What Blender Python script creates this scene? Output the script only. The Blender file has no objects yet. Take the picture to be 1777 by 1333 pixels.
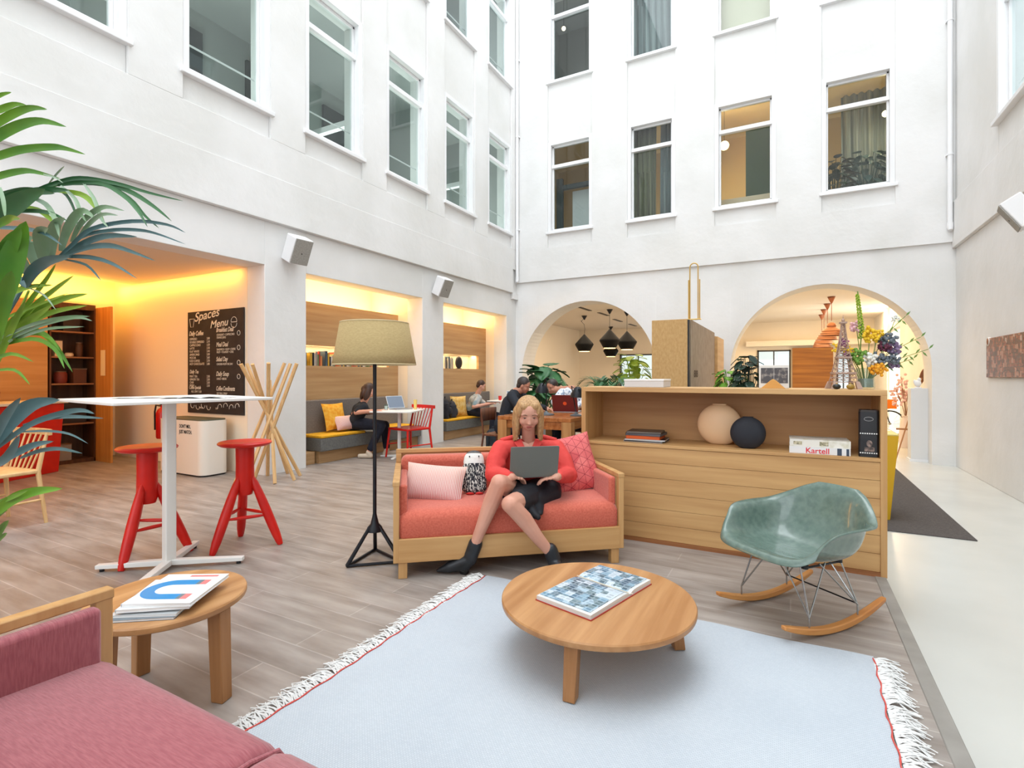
import bpy, bmesh, math, random
from math import sin, cos, pi, radians, sqrt
from mathutils import Vector, Matrix, Euler, noise

random.seed(7)
SC = bpy.context.scene
COL = SC.collection

# ------------------------------------------------------------------ camera
CF, CX, CY, CH = 902.0, 888.5, 652.0, 1.25          # focal length (px), principal column, horizon row, eye height (m)
TH = radians(28.2)
FX, FY, RX, RY = -sin(TH), cos(TH), cos(TH), sin(TH)
cam_d = bpy.data.cameras.new('camera')
cam_d.sensor_fit = 'HORIZONTAL'
cam_d.sensor_width = 36.0
cam_d.lens = CF / 1777.0 * 36.0
cam_d.shift_x = 0.0
cam_d.shift_y = (CY - 666.5) / 1777.0
cam_d.clip_start = 0.02
cam_d.clip_end = 200
cam = bpy.data.objects.new('camera', cam_d)
COL.objects.link(cam)
cam.location = (0, 0, CH)
cam.rotation_euler = (radians(90), 0, TH)
SC.camera = cam

# ------------------------------------------------------------------ view, world, daylight through the glass roof
SC.view_settings.view_transform = 'Standard'
SC.view_settings.look = 'None'
SC.view_settings.gamma = 1.0
SC.view_settings.use_curve_mapping = False
SC.view_settings.exposure = -0.02
W = bpy.data.worlds.new('world')
SC.world = W
W.use_nodes = True
bg = W.node_tree.nodes['Background']
bg.inputs['Color'].default_value = (0.86, 0.93, 1.0, 1)
bg.inputs['Strength'].default_value = 1.9


def area(name, loc, size, power, color, rot=(0, 0, 0), sizey=None, spread=180):
    l = bpy.data.lights.new(name, 'AREA')
    l.energy = power
    l.color = color
    l.shape = 'RECTANGLE'
    l.size = size
    l.size_y = sizey or size
    l.spread = radians(spread)
    o = bpy.data.objects.new(name, l)
    COL.objects.link(o)
    o.location = loc
    o.rotation_euler = rot
    return o


def lamp_point(name, loc, power, color, radius=0.05):
    l = bpy.data.lights.new(name, 'POINT')
    l.energy = power
    l.color = color
    l.shadow_soft_size = radius
    o = bpy.data.objects.new(name, l)
    COL.objects.link(o)
    o.location = loc
    return o


DAY = (0.93, 0.97, 1.0)
WARM = (1.0, 0.70, 0.36)
WARMER = (1.0, 0.52, 0.09)
area('skylight_daylight', (-1.7, 2.0, 17.8), 8.0, 1640, DAY, sizey=17.8)
area('added_front_fill', (-1.7, -7.6, 5.2), 7.0, 290, DAY, rot=(radians(90), 0, 0), sizey=8.4)  # added frontal fill behind the viewpoint, set outside made-up glazing

# ------------------------------------------------------------------ measuring helpers (pixel of the photograph -> point in the place)


def ray(px, py):
    u = (px - CX) / CF
    return FX + u * RX, FY + u * RY, (CY - py) / CF


def P(px, py, d):
    a, b, v = ray(px, py)
    return Vector((d * a, d * b, CH + d * v))


def onZ(px, py, z=0.0):
    a, b, v = ray(px, py)
    d = (z - CH) / v
    return Vector((d * a, d * b, z))


def onX(px, py, x):
    a, b, v = ray(px, py)
    d = x / a
    return Vector((x, d * b, CH + d * v))


def onY(px, py, y):
    a, b, v = ray(px, py)
    d = y / b
    return Vector((d * a, y, CH + d * v))


# ------------------------------------------------------------------ materials
def lin(c):
    out = []
    for x in c[:3]:
        x = x / 255.0
        out.append(x / 12.92 if x <= 0.04045 else ((x + 0.055) / 1.055) ** 2.4)
    return (*out, 1.0)


MATS = {}


def mat(name, c, rough=0.6, metal=0.0, c2=None, scale=8.0, stretch=(1, 1, 1), bump=0.0, bscale=None, emit=None, es=0.0, trans=0.0, ior=1.45,
        spec=0.5, detail=3.0, sheen=0.0, coat=0.0, lo=0.35, hi=0.65):
    if name in MATS:
        return MATS[name]
    m = bpy.data.materials.new(name)
    m.use_nodes = True
    nt = m.node_tree
    b = nt.nodes['Principled BSDF']
    b.inputs['Base Color'].default_value = lin(c)
    b.inputs['Roughness'].default_value = rough
    b.inputs['Metallic'].default_value = metal
    b.inputs['IOR'].default_value = ior
    b.inputs['Specular IOR Level'].default_value = spec
    b.inputs['Transmission Weight'].default_value = trans
    b.inputs['Sheen Weight'].default_value = sheen
    b.inputs['Coat Weight'].default_value = coat
    if emit:
        b.inputs['Emission Color'].default_value = lin(emit)
        b.inputs['Emission Strength'].default_value = es
    if c2 or bump:
        tc = nt.nodes.new('ShaderNodeTexCoord')
        mp = nt.nodes.new('ShaderNodeMapping')
        mp.inputs['Scale'].default_value = stretch
        nt.links.new(tc.outputs['Object'], mp.inputs['Vector'])
        if c2:
            n = nt.nodes.new('ShaderNodeTexNoise')
            n.inputs['Scale'].default_value = scale
            n.inputs['Detail'].default_value = detail
            nt.links.new(mp.outputs['Vector'], n.inputs['Vector'])
            r = nt.nodes.new('ShaderNodeValToRGB')
            r.color_ramp.elements[0].position = lo
            r.color_ramp.elements[1].position = hi
            r.color_ramp.elements[0].color = lin(c)
            r.color_ramp.elements[1].color = lin(c2)
            nt.links.new(n.outputs['Fac'], r.inputs['Fac'])
            nt.links.new(r.outputs['Color'], b.inputs['Base Color'])
        if bump:
            n2 = nt.nodes.new('ShaderNodeTexNoise')
            n2.inputs['Scale'].default_value = bscale or scale
            n2.inputs['Detail'].default_value = 4
            nt.links.new(mp.outputs['Vector'], n2.inputs['Vector'])
            bp = nt.nodes.new('ShaderNodeBump')
            bp.inputs['Strength'].default_value = bump
            bp.inputs['Distance'].default_value = 0.01
            nt.links.new(n2.outputs['Fac'], bp.inputs['Height'])
            nt.links.new(bp.outputs['Normal'], b.inputs['Normal'])
    MATS[name] = m
    return m


def brick_mat(name, c1, c2, cm, bw, rh, mortar, rough=0.5, bump=0.1, rot=(0, 0, 0), offset=0.5, grain=None, gs=(1, 1, 1), coords='Object', msmooth=0.1, gmix=0.5):
    """planks, tiles or weave: a brick pattern with a stretched grain over it"""
    m = bpy.data.materials.new(name)
    m.use_nodes = True
    nt = m.node_tree
    b = nt.nodes['Principled BSDF']
    b.inputs['Roughness'].default_value = rough
    tc = nt.nodes.new('ShaderNodeTexCoord')
    mp = nt.nodes.new('ShaderNodeMapping')
    mp.inputs['Rotation'].default_value = rot
    nt.links.new(tc.outputs[coords], mp.inputs['Vector'])
    br = nt.nodes.new('ShaderNodeTexBrick')
    br.inputs['Color1'].default_value = lin(c1)
    br.inputs['Color2'].default_value = lin(c2)
    br.inputs['Mortar'].default_value = lin(cm)
    br.inputs['Scale'].default_value = 1.0
    br.inputs['Brick Width'].default_value = bw
    br.inputs['Row Height'].default_value = rh
    br.inputs['Mortar Size'].default_value = mortar
    br.inputs['Mortar Smooth'].default_value = msmooth
    br.offset = offset
    nt.links.new(mp.outputs['Vector'], br.inputs['Vector'])
    colout = br.outputs['Color']
    if grain:
        mp2 = nt.nodes.new('ShaderNodeMapping')
        mp2.inputs['Scale'].default_value = gs
        nt.links.new(mp.outputs['Vector'], mp2.inputs['Vector'])
        n = nt.nodes.new('ShaderNodeTexNoise')
        n.inputs['Scale'].default_value = 1.0
        n.inputs['Detail'].default_value = 5
        nt.links.new(mp2.outputs['Vector'], n.inputs['Vector'])
        r = nt.nodes.new('ShaderNodeValToRGB')
        r.color_ramp.elements[0].position = 0.3
        r.color_ramp.elements[1].position = 0.7
        r.color_ramp.elements[0].color = lin(grain[0])
        r.color_ramp.elements[1].color = lin(grain[1])
        nt.links.new(n.outputs['Fac'], r.inputs['Fac'])
        mx = nt.nodes.new('ShaderNodeMix')
        mx.data_type = 'RGBA'
        mx.blend_type = 'MULTIPLY'
        mx.inputs['Factor'].default_value = gmix
        nt.links.new(colout, mx.inputs[6])
        nt.links.new(r.outputs['Color'], mx.inputs[7])
        colout = mx.outputs[2]
    nt.links.new(colout, b.inputs['Base Color'])
    if bump:
        bp = nt.nodes.new('ShaderNodeBump')
        bp.inputs['Strength'].default_value = bump
        bp.inputs['Distance'].default_value = 0.004
        bp.invert = True
        nt.links.new(br.outputs['Fac'], bp.inputs['Height'])
        nt.links.new(bp.outputs['Normal'], b.inputs['Normal'])
    MATS[name] = m
    return m


def glass_mat(name, tint=(225, 235, 232), refl=1.0):
    """thin window pane: see-through with a Fresnel reflection"""
    m = bpy.data.materials.new(name)
    m.use_nodes = True
    nt = m.node_tree
    for n in list(nt.nodes):
        nt.nodes.remove(n)
    out = nt.nodes.new('ShaderNodeOutputMaterial')
    tr = nt.nodes.new('ShaderNodeBsdfTransparent')
    tr.inputs['Color'].default_value = lin(tint)
    gl = nt.nodes.new('ShaderNodeBsdfGlossy')
    gl.inputs['Roughness'].default_value = 0.02
    fr = nt.nodes.new('ShaderNodeLayerWeight')
    fr.inputs['Blend'].default_value = 0.5
    pw = nt.nodes.new('ShaderNodeMath')
    pw.operation = 'POWER'
    pw.inputs[1].default_value = 4.5
    nt.links.new(fr.outputs['Facing'], pw.inputs[0])
    mu = nt.nodes.new('ShaderNodeMath')
    mu.operation = 'MULTIPLY_ADD'
    mu.inputs[1].default_value = 0.75 * refl
    mu.inputs[2].default_value = 0.06 * refl
    mu.use_clamp = True
    nt.links.new(pw.outputs[0], mu.inputs[0])
    mx = nt.nodes.new('ShaderNodeMixShader')
    nt.links.new(mu.outputs[0], mx.inputs['Fac'])
    nt.links.new(tr.outputs[0], mx.inputs[1])
    nt.links.new(gl.outputs[0], mx.inputs[2])
    nt.links.new(mx.outputs[0], out.inputs['Surface'])
    MATS[name] = m
    return m


def wood(name, c, c2, rough=0.5, axis='x', sc=1.0, bump=0.04, lo=0.35, hi=0.65):
    k = 1.2 * sc
    o = 22 * sc
    st = {'x': (k, o, o), 'y': (o, k, o), 'z': (o, o, k)}[axis]
    return mat(name, c, rough, c2=c2, scale=1.0, stretch=st, bump=bump, bscale=2.0, detail=6, lo=lo, hi=hi)


plaster = mat('white_plaster', (233, 232, 231), 0.75, c2=(222, 221, 218), scale=0.9, bump=0.55, bscale=7, detail=6)
plaster_smooth = mat('smooth_white_paint', (230, 229, 228), 0.7)
paint_white = mat('gloss_white_paint', (236, 236, 237), 0.4)
warm_plaster = mat('warm_plaster', (238, 228, 212), 0.75)
ceil_plaster = mat('ceiling_plaster', (228, 220, 210), 0.8)
grey_room = mat('grey_room_paint', (168, 172, 170), 0.8)
dark_room = mat('dark_room_paint', (70, 76, 78), 0.7)
glass = glass_mat('window_glass')
clear_glass = glass_mat('clear_glass', (240, 246, 244))
floor_mat = brick_mat('grey_plank_floor', (170, 161, 154), (157, 149, 143), (184, 176, 170), 1.35, 0.165, 0.0035, rough=0.42, bump=0.35,
                      grain=((186, 178, 172), (255, 255, 255)), gs=(2.2, 11, 1), gmix=0.85)
screed = mat('pale_screed', (204, 204, 198), 0.22, c2=(196, 196, 190), scale=1.3, bump=0.02, bscale=3, spec=0.5)
oak_x = wood('light_oak_lengthwise', (203, 160, 107), (187, 141, 88), axis='x')
oak_y = wood('light_oak_crosswise', (203, 160, 107), (187, 141, 88), axis='y')
oak_z = wood('light_oak_upright', (203, 160, 107), (187, 141, 88), axis='z')
oak_panel = wood('oak_panel', (200, 163, 118), (182, 142, 97), axis='y', sc=0.6)
table_oak = wood('oiled_oak', (196, 148, 100), (166, 116, 70), axis='y', sc=0.7, rough=0.38)
table_oak_z = wood('oiled_oak_upright', (172, 122, 76), (146, 98, 56), axis='z', rough=0.4)
pine = wood('varnished_pine', (184, 116, 62), (150, 84, 40), axis='y', rough=0.25)
beige_wood = wood('pale_beech', (224, 186, 134), (208, 165, 110), axis='z')
birch = wood('birch_runner', (206, 146, 84), (188, 122, 62), axis='y', rough=0.3)
red_lacquer = mat('red_lacquer', (214, 32, 20), 0.35, c2=(198, 22, 14), scale=5, bump=0.03, bscale=30)
coral = mat('coral_fabric', (205, 104, 82), 0.75, c2=(190, 86, 66), scale=90, bump=0.2, bscale=220, sheen=0.3)
mauve = mat('mauve_wool_fabric', (166, 94, 100), 0.9, c2=(148, 76, 84), scale=1.0, stretch=(26, 220, 26), bump=0.25, bscale=1.5, sheen=0.3)
black_metal = mat('black_metal', (26, 28, 34), 0.4, 0.3)
chrome = mat('steel_wire', (170, 172, 172), 0.25, 0.9)
white_metal = mat('white_powder_coat', (232, 230, 226), 0.4)
black_plastic = mat('black_plastic', (28, 28, 30), 0.5)
skin = mat('skin', (214, 160, 138), 0.5, c2=(206, 148, 126), scale=6)
skin_dark = mat('skin_tanned', (188, 132, 108), 0.55)


# ------------------------------------------------------------------ mesh builder
class MB:
    def __init__(s):
        s.v = []
        s.f = []
        s.mi = []
        s.cur = 0

    def add(s, vs, fs):
        o = len(s.v)
        s.v += [tuple(v) for v in vs]
        s.f += [tuple(i + o for i in f) for f in fs]
        s.mi += [s.cur] * len(fs)
        return s

    def box(s, x0, x1, y0, y1, z0, z1, M=None):
        vs = [Vector((x, y, z)) for z in (z0, z1) for y in (y0, y1) for x in (x0, x1)]
        if M:
            vs = [M @ v for v in vs]
        return s.add(vs, [(0, 2, 3, 1), (4, 5, 7, 6), (0, 1, 5, 4), (2, 6, 7, 3), (0, 4, 6, 2), (1, 3, 7, 5)])

    def hexa(s, b, t):
        return s.add(list(b) + list(t), [(3, 2, 1, 0), (4, 5, 6, 7), (0, 1, 5, 4), (1, 2, 6, 5), (2, 3, 7, 6), (3, 0, 4, 7)])

    def cyl(s, p0, p1, r0, r1=None, n=16, caps=True):
        r1 = r0 if r1 is None else r1
        return s.tube([p0, p1], [r0, r1], n, caps)

    def tube(s, pts, r, n=8, caps=True, closed=False):
        pts = [Vector(p) for p in pts]
        if not isinstance(r, (list, tuple)):
            r = [r] * len(pts)
        N = len(pts)
        up = None
        vs = []
        for i, p in enumerate(pts):
            a = pts[(i - 1) % N] if (i > 0 or closed) else p
            b = pts[(i + 1) % N] if (i < N - 1 or closed) else p
            t = (b - a)
            if t.length < 1e-9:
                t = Vector((0, 0, 1))
            t.normalize()
            if up is None:
                up = Vector((0, 0, 1)) if abs(t.z) < 0.95 else Vector((1, 0, 0))
            x = up.cross(t)
            if x.length < 1e-6:
                x = Vector((1, 0, 0)).cross(t)
            x.normalize()
            y = t.cross(x)
            up = y
            for k in range(n):
                an = 2 * pi * k / n
                vs.append(p + (x * cos(an) + y * sin(an)) * r[i])
        fs = []
        for i in range(N if closed else N - 1):
            j = (i + 1) % N
            for k in range(n):
                fs.append((i * n + k, i * n + (k + 1) % n, j * n + (k + 1) % n, j * n + k))
        if caps and not closed:
            fs.append(tuple(reversed(range(n))))
            fs.append(tuple((N - 1) * n + k for k in range(n)))
        return s.add(vs, fs)

    def lathe(s, prof, c=(0, 0, 0), n=32, M=None, caps=True):
        vs = []
        for r, z in prof:
            for k in range(n):
                a = 2 * pi * k / n
                v = Vector((r * cos(a), r * sin(a), z))
                v = (M @ v) if M else v
                vs.append(v + Vector(c))
        fs = []
        for i in range(len(prof) - 1):
            for k in range(n):
                fs.append((i * n + k, i * n + (k + 1) % n, (i + 1) * n + (k + 1) % n, (i + 1) * n + k))
        if caps:
            if prof[0][0] > 1e-5:
                fs.append(tuple(reversed(range(n))))
            if prof[-1][0] > 1e-5:
                fs.append(tuple((len(prof) - 1) * n + k for k in range(n)))
        return s.add(vs, fs)

    def prism(s, poly, z0, z1, M=None):
        n = len(poly)
        vs = [Vector((x, y, z0)) for x, y in poly] + [Vector((x, y, z1)) for x, y in poly]
        if M:
            vs = [M @ v for v in vs]
        fs = [tuple(reversed(range(n))), tuple(range(n, 2 * n))] + [(i, (i + 1) % n, n + (i + 1) % n, n + i) for i in range(n)]
        return s.add(vs, fs)

    def ell(s, c, r, M=None, nu=16, nv=10):
        if not isinstance(r, (list, tuple)):
            r = (r, r, r)
        vs = []
        for i in range(nv + 1):
            ph = pi * i / nv
            for k in range(nu):
                a = 2 * pi * k / nu
                v = Vector((r[0] * sin(ph) * cos(a), r[1] * sin(ph) * sin(a), -r[2] * cos(ph)))
                v = (M @ v) if M else v
                vs.append(v + Vector(c))
        fs = []
        for i in range(nv):
            for k in range(nu):
                fs.append((i * nu + k, i * nu + (k + 1) % nu, (i + 1) * nu + (k + 1) % nu, (i + 1) * nu + k))
        return s.add(vs, fs)

    def cap(s, p0, p1, r0, r1=None, n=12):
        """tapered limb with round ends, for bodies that are fused afterwards"""
        r1 = r0 if r1 is None else r1
        s.cyl(p0, p1, r0, r1, n)
        s.ell(p0, r0, nu=n, nv=8)
        s.ell(p1, r1, nu=n, nv=8)
        return s

    def chain(s, pts, rs, n=12):
        for i in range(len(pts) - 1):
            s.cap(pts[i], pts[i + 1], rs[i], rs[i + 1], n)
        return s

    def grid(s, rows):
        nr, nc = len(rows), len(rows[0])
        vs = [v for r in rows for v in r]
        fs = [(i * nc + j, i * nc + j + 1, (i + 1) * nc + j + 1, (i + 1) * nc + j) for i in range(nr - 1) for j in range(nc - 1)]
        return s.add(vs, fs)

    def plane(s, a, b, c, d):
        return s.add([a, b, c, d], [(0, 1, 2, 3)])

    def build(s, name, m, parent=None, bevel=0.0, smooth=False, solid=0.0, sub=0, seg=2, angle=35, weld=False, remesh=0.0, smooths=0):
        me = bpy.data.meshes.new(name)
        me.from_pydata(s.v, [], s.f)
        ms = m if isinstance(m, (list, tuple)) else [m]
        for x in ms:
            me.materials.append(x)
        if len(ms) > 1:
            me.polygons.foreach_set('material_index', s.mi)
        me.update()
        bm = bmesh.new()
        bm.from_mesh(me)
        if weld:
            bmesh.ops.remove_doubles(bm, verts=bm.verts, dist=1e-5)
        bmesh.ops.recalc_face_normals(bm, faces=bm.faces)
        bm.to_mesh(me)
        bm.free()
        o = bpy.data.objects.new(name, me)
        COL.objects.link(o)
        if parent:
            o.parent = parent
        if remesh:
            md = o.modifiers.new('r', 'REMESH')
            md.mode = 'VOXEL'
            md.voxel_size = remesh
            if smooths:
                ms2 = o.modifiers.new('s', 'SMOOTH')
                ms2.factor = 0.5
                ms2.iterations = smooths
            bake(o)
            me = o.data
        if smooth:
            me.polygons.foreach_set('use_smooth', [True] * len(me.polygons))
            if not remesh:
                me.set_sharp_from_angle(angle=radians(angle))
        if sub:
            md = o.modifiers.new('sub', 'SUBSURF')
            md.levels = sub
            md.render_levels = sub
        if solid:
            md = o.modifiers.new('solid', 'SOLIDIFY')
            md.thickness = solid
            md.offset = 0
        if bevel:
            md = o.modifiers.new('bevel', 'BEVEL')
            md.width = bevel
            md.segments = seg
            md.limit_method = 'ANGLE'
            md.angle_limit = radians(40)
            if not smooth:
                me.polygons.foreach_set('use_smooth', [True] * len(me.polygons))
                me.set_sharp_from_angle(angle=radians(angle))
        return o


def bake(o):
    dg = bpy.context.evaluated_depsgraph_get()
    ev = o.evaluated_get(dg)
    nm = bpy.data.meshes.new_from_object(ev)
    nm.name = o.data.name
    ms = list(o.data.materials)
    o.modifiers.clear()
    old = o.data
    o.data = nm
    if not nm.materials:
        for m in ms:
            nm.materials.append(m)
    bpy.data.meshes.remove(old)
    nm.polygons.foreach_set('use_smooth', [True] * len(nm.polygons))


def tag(o, label=None, cat=None, group=None, kind=None):
    if label:
        o['label'] = label
    if cat:
        o['category'] = cat
    if group:
        o['group'] = group
    if kind:
        o['kind'] = kind
    return o


def thing(name, label, cat, loc=(0, 0, 0), rz=0.0, group=None, rot=None):
    o = bpy.data.objects.new(name, None)
    o.empty_display_size = 0.05
    COL.objects.link(o)
    o.location = loc
    o.rotation_euler = rot or (0, 0, rz)
    return tag(o, label, cat, group)


def struct(o, label=None):
    o['kind'] = 'structure'
    if label:
        o['label'] = label
    return o


def copy_tree(o, parent=None):
    c = o.copy()
    COL.objects.link(c)
    if parent:
        c.parent = parent
    for ch in list(o.children):
        copy_tree(ch, c)
    return c


def place(o, loc=None, rz=None, label=None, group=None, rot=None, scale=None):
    if loc is not None:
        o.location = loc
    if rz is not None:
        o.rotation_euler = (0, 0, rz)
    if rot is not None:
        o.rotation_euler = rot
    if scale is not None:
        o.scale = scale
    if label:
        o['label'] = label
    if group:
        o['group'] = group
    return o


def text(name, body, size, m, parent=None, loc=(0, 0, 0), rot=(0, 0, 0), align='LEFT', ext=0.0006, shear=0.0, bold=0.0, sx=1.0):
    cu = bpy.data.curves.new(name, 'FONT')
    cu.body = body
    cu.size = size
    cu.extrude = ext
    cu.offset = bold
    cu.shear = shear
    cu.align_x = align
    o = bpy.data.objects.new(name, cu)
    COL.objects.link(o)
    dg = bpy.context.evaluated_depsgraph_get()
    me = bpy.data.meshes.new_from_object(o.evaluated_get(dg))
    bpy.data.objects.remove(o)
    me.materials.clear()
    me.materials.append(m)
    o = bpy.data.objects.new(name, me)
    COL.objects.link(o)
    if parent:
        o.parent = parent
    o.location = loc
    o.rotation_euler = rot
    o.scale = (sx, 1, 1)
    return o


def join_text(name, items, m, parent, ext=0.0006):
    """items: (body, size, loc, rot, shear, sx, bold) -> one lettering mesh"""
    bm = bmesh.new()
    for body, size, loc, rot, shear, sx, bold in items:
        t = text('t', body, size, m, ext=ext, shear=shear, bold=bold)
        M = Matrix.Translation(loc) @ Euler(rot).to_matrix().to_4x4() @ Matrix.Diagonal((sx, 1, 1, 1))
        t.data.transform(M)
        bm.from_mesh(t.data)
        d = t.data
        bpy.data.objects.remove(t)
        bpy.data.meshes.remove(d)
    me = bpy.data.meshes.new(name)
    bm.to_mesh(me)
    bm.free()
    me.materials.append(m)
    o = bpy.data.objects.new(name, me)
    COL.objects.link(o)
    o.parent = parent
    return o


def rrect(x0, x1, y0, y1, r, n=6):
    pts = []
    for cx_, cy_, a0 in ((x1 - r, y1 - r, 0), (x0 + r, y1 - r, 90), (x0 + r, y0 + r, 180), (x1 - r, y0 + r, 270)):
        for k in range(n + 1):
            a = radians(a0 + 90 * k / n)
            pts.append((cx_ + r * cos(a), cy_ + r * sin(a)))
    return pts


def cushion_mb(w, h, t, n=14, pinch=0.93):
    """pillow standing in the x-z plane, thickness along y, centred"""
    mb = MB()
    for sgn in (-1, 1):
        rows = []
        for i in range(n + 1):
            u = -1 + 2 * i / n
            row = []
            for j in range(n + 1):
                v = -1 + 2 * j / n
                th = ((1 - abs(u) ** 2.6) * (1 - abs(v) ** 2.6))
                th = max(th, 0) ** 0.5
                kx = pinch + (1 - pinch) * abs(v) ** 2
                kz = pinch + (1 - pinch) * abs(u) ** 2
                row.append(Vector((u * w / 2 * kx, sgn * (t / 2 * th + 0.001), v * h / 2 * kz)))
            rows.append(row)
        mb.grid(rows)
    return mb
# ================================================================== THE ROOM
XL, YB, XR = -5.8, 11.0, 2.4          # left wall, back wall, right wall
ZLOW = -0.243                         # pale floor beside the wooden platform
ZTOP = 18.0
XE = 0.52                             # edge of the wooden platform


def wall_cells(mb, axis, a0, a1, u0, u1, z0, z1, holes=(), arches=()):
    """a wall slab with rectangular openings (ua, ub, za, zb) and round-headed ones (uc, r, zspring, zbase)"""
    def put(ua, ub, za, zb):
        if axis == 'x':
            mb.box(a0, a1, ua, ub, za, zb)
        else:
            mb.box(ua, ub, a0, a1, za, zb)
    us = {u0, u1}
    zs = {z0, z1}
    for h in holes:
        us |= {h[0], h[1]}
        zs |= {h[2], h[3]}
    for (uc, r, sp, zb) in arches:
        us |= {uc - r, uc + r}
        zs |= {sp + r + 0.001, zb}
    us = sorted(x for x in us if u0 <= x <= u1)
    zs = sorted(x for x in zs if z0 <= x <= z1)
    for i in range(len(us) - 1):
        run = None
        for j in range(len(zs) - 1):
            um, zm = (us[i] + us[i + 1]) / 2, (zs[j] + zs[j + 1]) / 2
            inside = any(h[0] < um < h[1] and h[2] < zm < h[3] for h in holes) or \
                any(uc - r < um < uc + r and zb < zm < sp + r + 0.001 for (uc, r, sp, zb) in arches)
            if inside:
                if run is not None:
                    put(us[i], us[i + 1], run, zs[j])
                    run = None
            elif run is None:
                run = zs[j]
        if run is not None:
            put(us[i], us[i + 1], run, zs[-1])
    for (uc, r, sp, zb) in arches:
        n = 56
        zt = sp + r + 0.001
        # splits between z levels inside the arch are bridged by the strips
        for k in range(n):
            t0, t1 = pi - pi * k / n, pi - pi * (k + 1) / n
            ua, ub = uc + r * cos(t0), uc + r * cos(t1)
            za, zb2 = sp + r * sin(t0), sp + r * sin(t1)
            if axis == 'y':
                b = [Vector((ua, a0, za)), Vector((ub, a0, zb2)), Vector((ub, a1, zb2)), Vector((ua, a1, za))]
                t = [Vector((ua, a0, zt)), Vector((ub, a0, zt)), Vector((ub, a1, zt)), Vector((ua, a1, zt))]
            else:
                b = [Vector((a0, ua, za)), Vector((a0, ub, zb2)), Vector((a1, ub, zb2)), Vector((a1, ua, za))]
                t = [Vector((a0, ua, zt)), Vector((a0, ub, zt)), Vector((a1, ub, zt)), Vector((a1, ua, zt))]
            mb.hexa(b, t)


# ---- floors
mb = MB(); mb.box(-9.6, XE - 0.06, -7.0, YB + 0.64, -0.03, 0.0)
struct(mb.build('floor', floor_mat))
mb = MB(); mb.box(-7.8, -1.65, YB + 0.64, 20.7, -0.03, 0.0)
struct(mb.build('floor_far_room', floor_mat))
mb = MB(); mb.box(XE - 0.06, XE, -7.0, YB + 0.64, -0.04, 0.004)
struct(mb.build('trim_1', mat('grey_edge_strip', (146, 142, 136), 0.5, c2=(132, 128, 122), scale=6), bevel=0.004))
mb = MB(); mb.box(XE - 0.06, XE - 0.012, -7.0, YB + 0.64, ZLOW, -0.04)
struct(mb.build('trim_2', mat('step_riser', (170, 166, 160), 0.6)))
mb = MB(); mb.box(XE - 0.02, XR + 0.3, -7.0, YB + 0.0, ZLOW - 0.03, ZLOW)
mb.box(-1.65, XR + 0.3, YB, 20.7, ZLOW - 0.03, ZLOW)
struct(mb.build('floor_pale', screed))

# ---- left wall: lower storey with three openings, upper storey with window bays
LB = [(-1.54 + 1.595 * k, -1.54 + 1.595 * k + 1.07) for k in range(8)]       # bays along the left wall (y)
BBX = [(-4.94, -3.87), (-3.08, -2.08), (-1.33, -0.24), (0.49, 1.58)]         # bays along the back wall (x)
RB = [(7.86 - 1.595 * k, 7.86 - 1.595 * k + 1.07) for k in range(6)]          # bays along the right wall (y)
ZR = [(4.55, 6.62), (8.0, 10.08)]
OPEN = [(-1.2, 4.27, -0.02, 2.64), (4.90, 7.43, -0.02, 2.64), (8.07, 10.55, -0.02, 2.64)]
mb = MB()
wall_cells(mb, 'x', XL - 0.34, XL, -7.0, YB + 0.3, -0.03, 3.19, holes=OPEN)
wall_cells(mb, 'x', XL - 0.34, XL + 0.02, -7.0, YB, 3.19, ZTOP, holes=[(a, b, z0, z1) for a, b in LB for z0, z1 in ZR])
mb.box(XL + 0.02, XL + 0.07, -7.0, YB - 0.26, 3.19, 3.75)
mb.box(XL + 0.02, XL + 0.06, -7.0, YB, 3.75, 4.22)
ys = [-7.0] + [v for ab in LB for v in ab] + [YB]
for k in range(0, len(ys), 2):
    mb.box(XL + 0.02, XL + 0.06, ys[k], ys[k + 1], 4.22, ZTOP)
mb.box(XL, XL + 0.07, YB - 0.26, YB, 3.05, 3.19)
struct(mb.build('wall_left', plaster, bevel=0.006))

# ---- back wall with two arches
ARCH = [(-4.05, 1.57, 1.35, -0.3), (0.52, 1.565, 1.35, -0.3)]
mb = MB()
wall_cells(mb, 'y', YB, YB + 0.62, XL - 2.0, XR + 0.4, ZLOW, 3.45, arches=ARCH)
wall_cells(mb, 'y', YB - 0.01, YB + 0.34, XL - 0.3, XR + 0.4, 3.45, ZTOP, holes=[(a, b, z0, z1) for a, b in BBX for z0, z1 in ZR])
mb.box(XL, XR, YB - 0.05, YB - 0.01, 3.45, 4.2)
xs = [XL] + [v for ab in BBX for v in ab] + [XR]
for k in range(0, len(xs), 2):
    mb.box(xs[k], xs[k + 1], YB - 0.05, YB - 0.01, 4.2, ZTOP)
struct(mb.build('wall_back', plaster, bevel=0.006))

# ---- right wall
mb = MB()
wall_cells(mb, 'x', XR, XR + 0.3, -7.0, 20.7, ZLOW, 3.35, holes=[(16.0, 18.0, ZLOW + 0.02, 2.5)])
wall_cells(mb, 'x', XR - 0.02, XR + 0.3, -7.0, YB, 3.35, ZTOP, holes=[(a, b, z0, z1) for a, b in RB for z0, z1 in ZR])
mb.box(XR - 0.055, XR - 0.02, -7.0, YB, 3.35, 4.1)
struct(mb.build('wall_right', plaster, bevel=0.006))
# ---- front wall, behind the viewpoint; its big opening is added for the fill light
mb = MB()
wall_cells(mb, 'y', -7.3, -7.0, XL - 0.3, XR + 0.3, ZLOW, ZTOP, holes=[(-5.2, 1.8, 1.0, 9.4)])
struct(mb.build('wall_front', plaster))

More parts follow.
